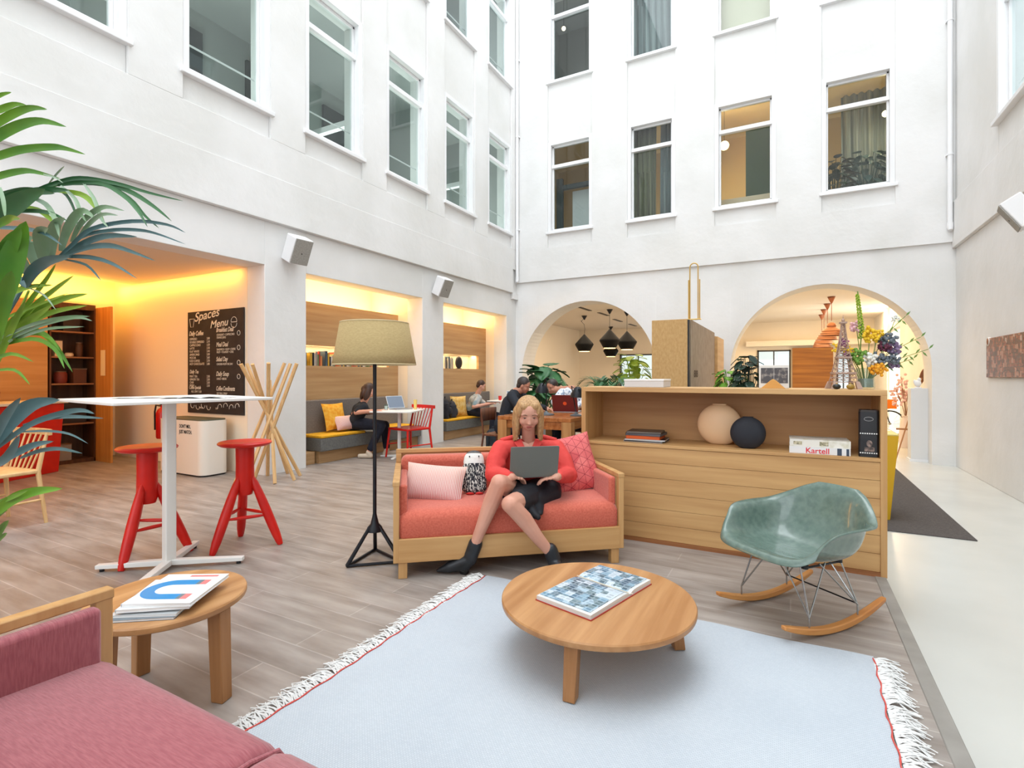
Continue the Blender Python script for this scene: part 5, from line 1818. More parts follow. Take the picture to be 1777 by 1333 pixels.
# ================================================================== THE BIG WOODEN TABLE
tX0, tX1, tY0, tY1 = -3.16, -2.20, 5.52, 7.05
root = thing('work_table', 'heavy reddish wooden work table behind the coral sofa', 'table', (tX0, tY0, 0))
w_, l_ = tX1 - tX0, tY1 - tY0
m = MB()
for k in range(6):
    m.box(w_ * k / 6 + 0.001, w_ * (k + 1) / 6 - 0.001, 0, l_, 0.715, 0.76)
m.build('tabletop', pine, root, bevel=0.003)
m = MB(); m.box(0.03, w_ - 0.03, 0.03, 0.06, 0.62, 0.715); m.box(0.03, w_ - 0.03, l_ - 0.06, l_ - 0.03, 0.62, 0.715); m.box(0.03, 0.06, 0.06, l_ - 0.06, 0.62, 0.715); m.box(w_ - 0.06, w_ - 0.03, 0.06, l_ - 0.06, 0.62, 0.715)
m.build('apron', pine, root)
for x in (0.0, w_ - 0.12):
    for y in (0.0, l_ - 0.12):
        m = MB(); m.box(x, x + 0.12, y, y + 0.12, 0, 0.714); m.build('leg', wood('leg_pine', (190, 140, 86), (164, 112, 62), axis='z'), root, bevel=0.004)


def desk_lamp(label, loc, base_r, stem_top, arm, m_, group):
    root = thing('desk_lamp', label, 'lamp', loc, 0, group)
    m = MB(); m.lathe([(0, 0), (base_r, 0), (base_r, 0.012), (base_r * 0.3, 0.03), (0.012, 0.05), (0, 0.05)], n=24); m.build('base', mat('lamp_grey', (96, 100, 104), 0.4, 0.4), root, smooth=True)
    m = MB(); m.tube([(0, 0, 0.03), stem_top, arm], 0.008, 8); m.build('arm', m_, root, smooth=True)
    m = MB(); m.lathe([(0.018, 0.055), (0.03, 0.05), (0.055, 0.02), (0.085, -0.03), (0.09, -0.075), (0.086, -0.075), (0.05, 0.015), (0.02, 0.045)], arm, 24, caps=False); m.build('shade', m_, root, smooth=True, angle=60)
    m = MB(); m.ell((arm[0], arm[1], arm[2] - 0.02), 0.025); m.build('bulb', paint_white, root, smooth=True)
    return root


p = P(948, 718, 6.45)
desk_lamp('dark desk lamp with a round grey foot in the middle of the work table', (p.x, p.y, 0.761), 0.10, (0.0, 0.0, 0.46), (-0.16, 0.22, 0.34), black_metal, 'black desk lamps')
p = P(1000, 712, 6.25)
desk_lamp('black desk lamp with a bell shade at the shelf unit end of the work table', (p.x - 0.02, p.y + 0.05, 0.761), 0.075, (-0.10, 0.10, 0.36), (0.02, 0.0, 0.30), black_metal, 'black desk lamps')
p = P(1024, 672, 6.6)
desk_lamp('small black desk lamp just showing above the shelf unit', (-2.33, 6.75, 0.761), 0.07, (0.0, 0.05, 0.40), (0.10, 0.0, 0.36), black_metal, 'black desk lamps')
laptop('laptop with a dark red lid and an orange emblem on the work table', (-2.66, 6.55, 0.761), radians(190), 0.34, 0.24, 112, lid=mat('laptop_red', (112, 40, 42), 0.35), logo=mat('emblem_orange', (240, 96, 50), 0.5))
o = thing('cable_coil', 'coil of pale blue cable on the near corner of the work table', 'cable', (-3.0, 5.75, 0.762))
m = MB(); m.tube([Vector((0.075 * cos(a) + 0.01 * sin(3 * a), 0.075 * sin(a), 0.006 + 0.02 * (1 + sin(2 * a)))) for a in [2 * pi * k / 40 for k in range(40)]], 0.006, 6, closed=True); m.build('loop', mat('pale_blue', (190, 220, 232), 0.5), o, smooth=True)
m = MB(); m.ell((0, 0, 0.02), (0.08, 0.06, 0.02)); m.build('pouch', black_plastic, o, smooth=True)


def plain_chair(label, loc, rz, m_, group):
    root = thing('work_chair', label, 'chair', loc, rz, group)
    m = MB(); m.prism(rrect(-0.22, 0.22, -0.21, 0.21, 0.05), 0.43, 0.455); m.build('seat', m_, root, bevel=0.006)
    m = MB()
    rows = [[Vector((-0.21 + 0.42 * i / 8, 0.22 + 0.03 * (1 - ((i - 4) / 4) ** 2), z)) for i in range(9)] for z in (0.62, 0.72, 0.80)]
    m.grid(rows); m.build('backrest', m_, root, solid=0.014, smooth=True)
    for sx in (-1, 1):
        m = MB(); m.tube([(sx * 0.18, -0.17, 0.43), (sx * 0.22, -0.21, 0)], 0.014, 8); m.build('leg', m_, root, smooth=True)
        m = MB(); m.tube([(sx * 0.22, 0.24, 0.0), (sx * 0.19, 0.19, 0.44), (sx * 0.19, 0.225, 0.75)], 0.014, 8); m.build('rear_post', m_, root, smooth=True)
    return root


brown_wood = wood('brown_chair_wood', (120, 70, 44), (92, 50, 30), axis='z')
ca = plain_chair('brown wooden chair under the man in the black shirt', (-3.52, 6.28, 0), radians(90), brown_wood, 'chairs at the work table')
cb = place(copy_tree(ca), (-2.86, 7.30, 0), radians(180), 'brown wooden chair under the man in the white shirt')
cc = place(copy_tree(ca), (-1.93, 6.6, 0), radians(-90), 'brown wooden chair at the empty side of the work table')

# ================================================================== PENDANTS
def pendant(label, top, zc, m_, s, group, wav=False):
    """black faceted pendant: top = ceiling point, zc = height of the widest ring"""
    root = thing('pendant_lamp', label, 'lamp', (top.x, top.y, zc), 0, group)
    hc = top.z - zc
    prof = [(0.012, 0.34 * s), (0.03 * s, 0.325 * s), (0.29 * s, 0.035 * s), (0.305 * s, 0.0), (0.29 * s, -0.035 * s), (0.185 * s, -0.225 * s), (0.17 * s, -0.22 * s), (0.27 * s, -0.035 * s), (0.285 * s, 0.0), (0.03, 0.30 * s)]
    m = MB(); m.lathe(prof, n=36, caps=False); m.build('lamp_shade', m_, root, smooth=True, angle=50)
    m = MB(); m.lathe([(0.0, -0.20 * s), (0.172 * s, -0.20 * s), (0.172 * s, -0.235 * s), (0, -0.238 * s)], n=24); m.build('diffuser', mat('pendant_glow', (255, 226, 170), emit=(255, 200, 120), es=6), root)
    m = MB()
    if wav:
        m.tube([(0, 0, 0.33 * s), (0.02, 0, 0.33 * s + (hc - 0.33 * s) * 0.3), (-0.01, 0, 0.33 * s + (hc - 0.33 * s) * 0.55), (-0.12, 0, 0.33 * s + (hc - 0.33 * s) * 0.75), (-0.10, 0, hc - 0.18), (0, 0, hc - 0.05)], 0.006, 6)
    else:
        m.tube([(0, 0, 0.33 * s), (0, 0, hc - 0.05)], 0.006, 6)
    m.build('cord', black_metal, root)
    m = MB(); m.lathe([(0.015, hc - 0.13), (0.09, hc - 0.002), (0, hc - 0.002)], n=20); m.build('ceiling_rose', black_metal, root, smooth=True, angle=40)
    return root


ZC = 3.13
blk = mat('pendant_black', (14, 14, 16), 0.6, spec=0.2)
for px, rose_y, cy_, lb, wv in ((1014, 548, 598, 'black faceted pendant nearest the left side of the first arch', True), (1058, 537, 591, 'black faceted pendant in the middle of the first arch, hanging highest', False),
                                (1088, 541, 594, 'black faceted pendant at the shelf side of the first arch', False), (1060, 567, 609, 'black faceted pendant half hidden behind the middle one', False)):
    d = (ZC - CH) * CF / (CY - rose_y)
    tp_ = P(px, rose_y, d)
    zc = CH + (CY - cy_) * d / CF
    pendant(lb, tp_, zc, blk, 0.95, 'black pendants behind the first arch', wv)
cop = mat('copper', (140, 90, 66), 0.4, 0.6)
copw = mat('copper_ribs', (160, 112, 84), 0.45, 0.4)
for k, (px, rose_y, cy_) in enumerate(((1443, 515, 583), (1436, 527, 590), (1430, 537, 597), (1426, 546, 603))):
    d = (ZC - CH) * CF / (CY - rose_y)
    tp_ = P(px, rose_y, d)
    zb_ = CH + (CY - cy_) * d / CF
    root = thing('copper_pendant', ('copper bell pendant nearest the viewer in the second arch', 'second copper bell pendant in the row of the second arch', 'third copper bell pendant in the row of the second arch', 'furthest copper bell pendant in the second arch')[k], 'lamp', (tp_.x, tp_.y, zb_), 0, 'copper pendants behind the second arch')
    prof = [(0.02, 0.30), (0.07, 0.28), (0.095, 0.22), (0.09, 0.19), (0.16, 0.14), (0.21, 0.06), (0.225, 0.0), (0.215, 0.0), (0.19, 0.08), (0.08, 0.17)]
    prof = [(r_ * 1.08, z_ * 1.08) for r_, z_ in prof]
    m = MB(); m.lathe(prof, n=32, caps=False); m.build('lamp_shade', cop, root, smooth=True, angle=60)
    m = MB()
    for r_, z_ in ((0.238, 0.018), (0.227, 0.06), (0.203, 0.112)):
        m.tube([Vector((r_ * cos(2 * pi * q / 32), r_ * sin(2 * pi * q / 32), z_)) for q in range(32)], 0.012, 6, closed=True)
    m.build('shade_ribs', copw, root, smooth=True)
    m = MB(); m.ell((0, 0, 0.08), 0.05); m.build('bulb', mat('copper_glow', (255, 220, 150), emit=(255, 190, 100), es=2), root, smooth=True)
    hc = tp_.z - zb_
    m = MB(); m.tube([(0, 0, 0.36), (0, 0, hc - 0.05)], 0.008, 6); m.build('cord', mat('copper_cord', (130, 74, 50), 0.5), root)
    m = MB(); m.lathe([(0.015, hc - 0.16), (0.09, hc - 0.002), (0, hc - 0.002)], n=20); m.build('ceiling_rose', mat('copper_rose', (130, 78, 56), 0.4), root, smooth=True, angle=40)
# track and ceiling spots
p0, p1 = P(1007, 534, 14.4), P(1122, 573, 18)
for k in range(5):
    f = Vector((p0.x, p0.y, 0)).lerp(Vector((p0.x, p0.y, 0)) + Vector((0.0, 9.0, 0)), 0)
    d_ = [(1015, 536), (1047, 545), (1072, 556), (1098, 564), (1117, 571)][k]
    dd = (ZC - CH) * CF / (CY - d_[1])
    q = P(d_[0], d_[1], dd)
    root = thing('ceiling_slot', ('first', 'second', 'third', 'fourth', 'fifth')[k] + ' dark slot grille in the row along the ceiling behind the first arch', 'vent', (q.x, q.y, ZC), radians(90), 'slot grilles in the ceiling')
    m = MB(); m.box(-0.45, 0.45, -0.05, 0.05, -0.012, 0.0); m.build('grille', black_metal, root)
for k, (px, py) in enumerate(((1537, 531), (1527, 539))):
    dd = (ZC - CH) * CF / (CY - py)
    q = P(px, py, dd)
    root = thing('ceiling_spot', ('recessed ceiling spot nearer the viewer in the second arch', 'recessed ceiling spot further back in the second arch')[k], 'lamp', (q.x, q.y, ZC), 0, 'recessed spots in the reception ceiling')
    m = MB(); m.lathe([(0.0, -0.012), (0.12, -0.012), (0.14, -0.002), (0.14, 0.0)], n=24); m.build('lens', mat('spot_glow', (255, 240, 214), emit=(255, 226, 180), es=6), root)
    lamp_point('ceiling_spot_glow', (q.x, q.y, ZC - 0.25), 22, (1, .75, .45), 0.1)

# ================================================================== PLYWOOD BOXES AND THE GIANT CLIP
ply = mat('hessian_board', (200, 164, 112), 0.9, c2=(188, 150, 98), scale=40, stretch=(1, 1, 0.5))
ply2 = mat('taupe_board', (182, 160, 138), 0.9, c2=(170, 148, 126), scale=8)
ply3 = wood('end_plywood', (216, 172, 116), (200, 152, 96), axis='y', sc=0.5)
X2 = P(1197, 652, 6.8)
X1 = P(1131, 652, 6.8 * 1.0)
yb = X2.y
xb0 = onY(1131, 600, yb).x
xb1 = onY(1197, 600, yb).x
HB = 1.995
root = thing('tall_partition_box', 'tall box clad in woven straw coloured board behind the shelf unit', 'partition', (xb0, yb, 0))
m = MB(); m.box(0, xb1 - xb0 - 0.03, 0.0, 0.10, 0, HB); m.build('front_board', ply, root, bevel=0.004)
m = MB(); m.box(xb1 - xb0 - 0.03, xb1 - xb0 - 0.008, 0.012, 0.10, 0, HB - 0.01); m.build('dark_joint', black_plastic, root)
yend = onX(1240, 600, xb1).y
m = MB(); m.box(xb1 - xb0 - 0.06, xb1 - xb0, 0.10, yend - yb, 0, HB); o2 = m.build('side_board', ply2, root, bevel=0.004)
m = MB(); m.box(0, xb1 - xb0 - 0.06, 0.10, yend - yb, HB - 0.03, HB - 0.005); m.build('top_board', ply, root)
m = MB(); m.box(0, 0.03, 0.10, yend - yb, 0, HB - 0.03); m.build('rear_side_board', ply, root)
q = onX(1203, 658, xb1)
text('printed_mark', '88', 0.13, mat('mark_brown', (92, 70, 54), 0.8), root, (q.x - xb0 + 0.002, q.y - yb + 0.05, q.z + 0.03), (radians(90), 0, radians(90)), sx=2.6, bold=0.004)
y2 = yend + 0.01
root = thing('plywood_box', 'lower warm plywood box standing behind the straw coloured one', 'box', (xb1 - 0.5, y2, 0))
w2 = 0.5 + 0.05
ye2 = min(onX(1256, 600, xb1 + 0.05).y, YB - 0.06)
m = MB(); m.box(0, w2, 0, ye2 - y2, 0, 1.93); m.build('body', ply3, root, bevel=0.004)
m = MB(); m.box(0.03, w2 - 0.03, 0.03, ye2 - y2 - 0.03, 1.93, 1.936); m.build('top_edge', ply, root)
# giant clip
root = thing('giant_paper_clip', 'oversized brass paper clip standing on the straw coloured box', 'sculpture', (onY(1204, 550, yb + 0.16).x, yb + 0.16, HB))
m = MB()
brass = mat('brass', (206, 170, 96), 0.35, 0.6)
wi, wo = 0.052, 0.066
ht = P(1204, 456, yb / ray(1204, 456)[1] + 0.16).z - HB
pts = [Vector((-wi - 0.012, 0.0, -0.001 + 0.001))]
pts = []
pts.append(Vector((-wo, 0, ht * 0.70))); pts.append(Vector((-wo, 0, 0.004)))
m.tube(pts, 0.008, 8)
arc = [Vector((-wi, 0.012, 0.01))] + [Vector((-wi * cos(a), 0.012, ht - 0.06 + 0.055 * sin(a))) for a in [pi * k / 12 for k in range(13)]] + [Vector((wi, 0.012, 0.01))]
m.tube(arc, 0.008, 8)
m.tube([Vector((wo + 0.008, 0, 0.004)), Vector((wo + 0.008, 0, ht * 0.70))], 0.008, 8)
m.build('bent_rod', brass, root, smooth=True)
m = MB(); m.box(-0.09, 0.09, -0.03, 0.04, 0.0, 0.012); m.build('foot_plate', brass, root)

# ================================================================== ON TOP OF THE SHELF UNIT
TZ = DH + 0.001
a = onY(1084, 670, DY + 0.10).x; b = onY(1152, 670, DY + 0.10).x
root = thing('white_carton', 'flat white box on top of the shelf unit', 'box', ((a + b) / 2, DY + 0.21, TZ), 0)
w2 = (b - a) / 2
m = MB(); m.box(-w2, w2, -0.12, 0.14, 0, 0.048); m.build('body', mat('box_greywhite', (206, 204, 204), 0.5), root, bevel=0.002)
m = MB(); m.box(-w2 - 0.003, w2 + 0.003, -0.123, 0.143, 0.048, 0.062); m.build('lid', mat('box_white', (232, 232, 232), 0.4), root, bevel=0.002)

# framed double picture
a = onY(1317, 670, DY + 0.22).x; b = onY(1369, 670, DY + 0.22).x
root = thing('display_frame', 'white stand frame with two dark interior photos on the shelf unit', 'picture', (a, DY + 0.22, TZ), 0, rot=Euler((radians(-6), 0, 0)))
w2 = b - a; h2 = 0.165
m = MB(); m.box(0, w2, 0, 0.012, 0, h2); m.build('frame', mat('frame_white', (214, 210, 204), 0.5), root, bevel=0.002)
for k in range(2):
    m = MB(); m.box(0.012 + k * (w2 - 0.02) / 2, 0.006 + (k + 1) * (w2 - 0.012) / 2, -0.0012, 0.0, 0.035, h2 - 0.02)
    m.build('printed_photo', mat('dark_photo', (64, 58, 60), 0.4, c2=(150, 140, 130), scale=28, lo=0.52, hi=0.7), root)
m = MB(); m.hexa([Vector(v) for v in ((0.04, 0.012, 0.0), (w2 - 0.04, 0.012, 0.0), (w2 - 0.04, 0.07, 0.0), (0.04, 0.07, 0.0))], [Vector(v) for v in ((0.04, 0.012, 0.10), (w2 - 0.04, 0.012, 0.10), (w2 - 0.04, 0.014, 0.10), (0.04, 0.014, 0.10))]); m.build('easel_back', mat('frame_white', (0, 0, 0)), root)
# small wooden gable
a = onY(1320, 670, DY + 0.12).x; b = onY(1363, 670, DY + 0.12).x
root = thing('wooden_wedge', 'small triangular wooden block in front of the double photo', 'block', (a, DY + 0.10, TZ))
w2 = b - a
m = MB(); M = Matrix.Rotation(radians(90), 4, 'X'); m.prism([(0, 0), (w2, 0), (w2 * 0.62, 0.056), (w2 * 0.5, 0.066), (w2 * 0.40, 0.056)], -0.06, 0.0, M)
m.build('block', wood('amber_wood', (214, 160, 84), (198, 140, 64), axis='x'), root, bevel=0.002)
m = MB(); m.box(0.01, w2 - 0.01, 0.0, 0.06, -0.0005, 0.002); m.build('base', oak_x, root)

# lattice tower model
pc = onY(1464, 672, DY + 0.20)
root = thing('lattice_tower_model', 'pale metal lattice tower model on the shelf unit beside the flowers', 'model', (pc.x, DY + 0.24, TZ), radians(12))
tw = mat('tower_rose', (176, 150, 136), 0.5, 0.3)
def sec(z):
    # half width of the tower at height z
    H_ = 0.50
    t_ = z / H_
    return 0.070 * (1 - t_) ** 1.6 + 0.006
m = MB()
lv = [0.045, 0.075, 0.10, 0.135, 0.17, 0.205, 0.24, 0.275, 0.31, 0.345, 0.38, 0.415, 0.445]
cn = [(-1, -1), (1, -1), (1, 1), (-1, 1)]
for i, z in enumerate(lv[:-1]):
    z1 = lv[i + 1]
    s0, s1_ = sec(z), sec(z1)
    for q in range(4):
        a_, b_ = cn[q], cn[(q + 1) % 4]
        A0, A1 = Vector((a_[0] * s0, a_[1] * s0, z)), Vector((a_[0] * s1_, a_[1] * s1_, z1))
        B0, B1 = Vector((b_[0] * s0, b_[1] * s0, z)), Vector((b_[0] * s1_, b_[1] * s1_, z1))
        m.tube([A0, A1], 0.0036, 4); m.tube([A0, B1], 0.0018, 4); m.tube([B0, A1], 0.0018, 4); m.tube([A0, B0], 0.0022, 4)
m.build('lattice', tw, root)
for k in range(4):
    m = MB(); a_ = cn[k]
    m.hexa([Vector((a_[0] * (0.074 + dx), a_[1] * (0.074 + dy), 0)) for dx, dy in ((-.016, -.016), (.016, -.016), (.016, .016), (-.016, .016))], [Vector((a_[0] * (0.063 + dx), a_[1] * (0.063 + dy), 0.05)) for dx, dy in ((-.011, -.011), (.011, -.011), (.011, .011), (-.011, .011))])
    m.build('pier', tw, root)
for z, s_ in ((0.100, 0.054), (0.205, 0.034), (0.44, 0.012)):
    m = MB(); m.box(-s_ - 0.008, s_ + 0.008, -s_ - 0.008, s_ + 0.008, z, z + 0.012); m.build('platform', tw, root, bevel=0.001)
m = MB(); m.tube([(0, 0, 0.45), (0, 0, 0.50)], [0.006, 0.0015], 6); m.ell((0, 0, 0.462), (0.011, 0.011, 0.012), nu=10, nv=6); m.build('spire', tw, root)
# fruit-like ornaments at the tower foot
for k, (px, c, lb) in enumerate(((1452, (40, 40, 36), 'dark little ornament under the tower model'), (1476, (150, 120, 50), 'gold green little ornament beside the tower model'))):
    q = onY(px, 670, DY + 0.06)
    root = thing('small_ornament', lb, 'ornament', (q.x, DY + 0.06, TZ), 0, 'ornaments at the tower model')
    m = MB(); m.ell((0, 0, 0.018), (0.024, 0.02, 0.018), nu=14, nv=8); m.build('body', mat('orn_%d' % k, c, 0.3), root, smooth=True)
    m = MB(); m.cyl((0, 0, 0.034), (0, 0, 0.042), 0.004, n=8); m.build('knob', brass, root)

# flower vase
pv = onY(1504, 672, DY + 0.24)
root = thing('flower_vase', 'glass vase of mixed yellow, purple and white flowers on the shelf unit', 'flowers', (pv.x, DY + 0.30, TZ))
m = MB(); m.lathe([(0, 0), (0.05, 0), (0.055, 0.01), (0.05, 0.08), (0.056, 0.14), (0.053, 0.14), (0.046, 0.08), (0.05, 0.012), (0, 0.010)], n=28, caps=False); m.build('vase', clear_glass, root, smooth=True)
m = MB(); m.lathe([(0, 0.0105), (0.045, 0.0105), (0.042, 0.07), (0, 0.07)], n=24); m.build('water', mat('vase_water', (150, 160, 150), 0.1), root)
stemg = mat('stem_green', (92, 132, 52), 0.6)
rnd = random.Random(4)
def blossom(m_, c, r_, n=14):
    for k in range(n):
        v = Vector((rnd.gauss(0, 1), rnd.gauss(0, 1), rnd.gauss(0, 1))).normalized() * r_ * rnd.uniform(0.3, 1)
        m_.ell(Vector(c) + v * 1.1, (r_ * 0.24,) * 3, nu=6, nv=4)
fl = [((-0.16, 0.0, 0.28), 'yellow', 0.035), ((-0.10, -0.05, 0.26), 'yellow', 0.03), ((0.02, -0.03, 0.36), 'yellow', 0.05), ((0.06, -0.05, 0.35), 'yellow', 0.04), ((0.06, -0.07, 0.13), 'orange', 0.045),
      ((-0.13, -0.04, 0.31), 'purple', 0.03), ((-0.10, -0.02, 0.25), 'purple', 0.03), ((0.12, -0.02, 0.33), 'grey', 0.05), ((0.15, 0.0, 0.27), 'lilac', 0.045), ((0.10, -0.04, 0.28), 'wine', 0.035),
      ((0.02, -0.05, 0.20), 'white', 0.045), ((0.08, -0.04, 0.20), 'grey', 0.045), ((-0.04, -0.04, 0.22), 'green', 0.05), ((0.14, -0.03, 0.20), 'grey', 0.04), ((0.17, 0.05, 0.47), 'white', 0.025), ((-0.05, 0.02, 0.42), 'pink', 0.04), ((0.16, 0.02, 0.16), 'lilac', 0.035)]
FC = {'yellow': (226, 186, 40), 'orange': (232, 164, 40), 'purple': (176, 104, 160), 'grey': (104, 112, 120), 'lilac': (140, 118, 150), 'wine': (100, 44, 66), 'white': (230, 230, 222), 'green': (110, 150, 60), 'pink': (226, 180, 186)}
for c, col_, r_ in fl:
    s_ = MB(); s_.tube([(c[0] * 0.1, c[1] * 0.1, 0.02), (c[0] * 0.4, c[1] * 0.4, 0.14), c], 0.0025, 5)
    so = s_.build('flower_stem', stemg, root, smooth=True)
    b_ = MB(); blossom(b_, c, r_, 40); b_.build('flower_head', mat('petal_' + col_, FC[col_], 0.7), so, smooth=True)
# tall green spike
s_ = MB(); s_.tube([(0, 0, 0.02), (-0.03, 0.0, 0.25), (-0.02, 0, 0.45), (-0.045, 0, 0.66)], 0.004, 6); so = s_.build('flower_stem', stemg, root, smooth=True)
b_ = MB()
for k in range(110):
    t_ = k / 110
    z = 0.34 + 0.30 * t_
    x_ = -0.02 - 0.03 * abs(t_ - 0.1)
    a_ = k * 2.4
    rr_ = 0.016 * (1 - t_ * 0.5)
    b_.ell((x_ + rr_ * cos(a_), rr_ * sin(a_), z), (0.006, 0.006, 0.006), nu=5, nv=4)
b_.build('flower_spike', mat('spike_green', (150, 180, 50), 0.7), so)
# airy twigs with leaves to the right
lf = mat('twig_leaf', (96, 130, 60), 0.6)
for (ex_, ez_) in ((0.30, 0.34), (0.26, 0.20), (0.22, 0.48), (0.34, 0.26)):
    s_ = MB(); s_.tube([(0, 0, 0.03), (ex_ * 0.4, 0.01, ez_ * 0.7), (ex_, 0.02, ez_)], 0.002, 5); so = s_.build('flower_stem', stemg, root)
    b_ = MB()
    for k in range(7):
        t_ = 0.4 + 0.6 * k / 6
        c_ = Vector((ex_ * t_, 0.015, ez_ * (0.5 + 0.5 * t_)))
        dr = Vector((0.6, 0.2 * (-1) ** k, -0.8 if k % 2 else 0.7)).normalized()
        n_ = Vector((0, 1, 0)).cross(dr).normalized()
        L_ = 0.045
        b_.add([c_, c_ + dr * L_ * 0.5 + n_ * 0.006, c_ + dr * L_, c_ + dr * L_ * 0.5 - n_ * 0.006], [(0, 1, 2, 3)])
    b_.build('twig_leaves', lf, so, solid=0.0008)
# ================================================================== PLANTS
leaf_d = mat('leaf_dark', (38, 84, 48), 0.4, c2=(58, 110, 62), scale=5)
leaf_m = mat('leaf_mid', (72, 128, 40), 0.45, c2=(110, 156, 40), scale=4)
leaf_b = mat('leaf_blue', (60, 92, 92), 0.35, c2=(88, 120, 124), scale=5)
leaf_y = mat('leaf_yellow_green', (150, 180, 60), 0.5, c2=(118, 156, 44), scale=6)
terracotta = mat('pot_grey', (150, 146, 140), 0.8)
soil = mat('soil', (60, 44, 34), 0.95)


def leaf_blade(mb, p0, d, L_, w, up, droop=0.3, n=6, fold=0.25):
    """long blade from p0 along d, sagging by gravity, folded along its midrib"""
    d = d.normalized()
    rows = []
    p = Vector(p0)
    dirv = Vector(d)
    prev = None
    for i in range(n + 1):
        t_ = i / n
        wd = w * (sin(pi * min(1, (t_ * 0.92 + 0.08))) ** 0.7) * (1 if t_ < 0.98 else 0.2)
        side = dirv.cross(up)
        if side.length < 1e-4:
            side = Vector((1, 0, 0))
        side.normalize()
        nrm = side.cross(dirv).normalized()
        rows.append([p - side * wd + nrm * wd * fold, p, p + side * wd + nrm * wd * fold])
        p = p + dirv * (L_ / n)
        dirv = (dirv + Vector((0, 0, -droop / n))).normalized()
    mb.grid(rows)


def frond(name, pts, m_, root, nl=26, L_=0.30, w=0.011, droop=0.9, spread=0.9, start=0.15, seed=0, side_bias=0.0, rr=0.005):
    """feather leaf: rachis through pts (root-local), leaflets both sides"""
    rnd = random.Random(seed)
    P_ = [Vector(p) for p in pts]
    def bez(t_):
        n = len(P_) - 1
        out = Vector((0, 0, 0))
        for i, p in enumerate(P_):
            out += p * (math.comb(n, i) * (1 - t_) ** (n - i) * t_ ** i)
        return out
    st = MB(); st.tube([bez(i / 16) for i in range(17)], [rr * (1 - 0.8 * i / 16) for i in range(17)], 6)
    so = st.build(name, m_, root, smooth=True)
    lb_ = MB()
    for k in range(nl):
        t_ = start + (1 - start) * k / (nl - 1)
        p = bez(t_); tg = (bez(min(1, t_ + 0.02)) - bez(max(0, t_ - 0.02))).normalized()
        sd = tg.cross(Vector((0, 0, 1)))
        if sd.length < 0.05:
            sd = Vector((1, 0, 0))
        sd.normalize()
        up = sd.cross(tg).normalized()
        for s_ in (-1, 1):
            ang = spread * (1 - 0.55 * t_)
            d = (tg * cos(ang) + sd * s_ * sin(ang) + up * rnd.uniform(0.05, 0.35)).normalized()
            ll = L_ * (sin(pi * (0.18 + 0.75 * (t_ - start) / (1 - start))) ** 0.8) * rnd.uniform(0.85, 1.1)
            leaf_blade(lb_, p, d, ll, w * rnd.uniform(0.85, 1.1), up, droop * rnd.uniform(0.7, 1.2), 6)
    lb_.build('leaflets', m_, so, smooth=True, angle=80)
    return so


def pot(root, r, h, m_, z=0.0):
    m = MB(); m.lathe([(0, z), (r * 0.78, z), (r, z + h), (r * 0.93, z + h), (r * 0.90, z + h - 0.03), (0, z + h - 0.03)], n=28); m.build('pot', m_, root, smooth=True, angle=40)
    m = MB(); m.lathe([(0, z + h - 0.028), (r * 0.89, z + h - 0.028), (0, z + h - 0.02)], n=20); m.build('soil', soil, root)


# ---- big palm at the left edge, its pot just outside the picture
PB = P(-190, 800, 2.0)
PB.z = 0
root = thing('potted_palm', 'large potted palm whose fronds reach in from the left edge', 'plant', PB)
pot(root, 0.20, 0.36, terracotta)
def PP(px, py, d):
    return P(px, py, d) - PB
crown = Vector((0, 0, 0.36))
def ribbon(mb, pts, wpx, d0, d1, seed=0):
    """one long leaflet: photographed outline points, its depth running d0 -> d1"""
    n = len(pts) - 1
    Q = []
    for i in range(n * 4 + 1):
        t_ = i / 4
        k = min(int(t_), n - 1); f = t_ - k
        p0 = pts[max(k - 1, 0)]; p1 = pts[k]; p2 = pts[k + 1]; p3 = pts[min(k + 2, n)]
        q = [0.5 * ((2 * p1[j]) + (-p0[j] + p2[j]) * f + (2 * p0[j] - 5 * p1[j] + 4 * p2[j] - p3[j]) * f * f + (-p0[j] + 3 * p1[j] - 3 * p2[j] + p3[j]) * f ** 3) for j in (0, 1)]
        Q.append(P(q[0], q[1], d0 + (d1 - d0) * t_ / n) - PB)
    N = len(Q)
    rows = []
    for i, q in enumerate(Q):
        tg = (Q[min(i + 1, N - 1)] - Q[max(i - 1, 0)]).normalized()
        vw = (q + PB - Vector((0, 0, CH))).normalized()
        sd = tg.cross(vw).normalized()
        t_ = i / (N - 1)
        w = wpx / CF * d0 * 0.5 * (sin(pi * (0.12 + 0.88 * t_)) ** 0.75 if t_ < 1 else 0.02)
        nr = sd.cross(tg).normalized()
        if nr.dot(vw) > 0: nr = -nr
        rows.append([q - sd * w + nr * w * 0.25, q - nr * w * 0.2, q + sd * w + nr * w * 0.25])
    mb.grid(rows)


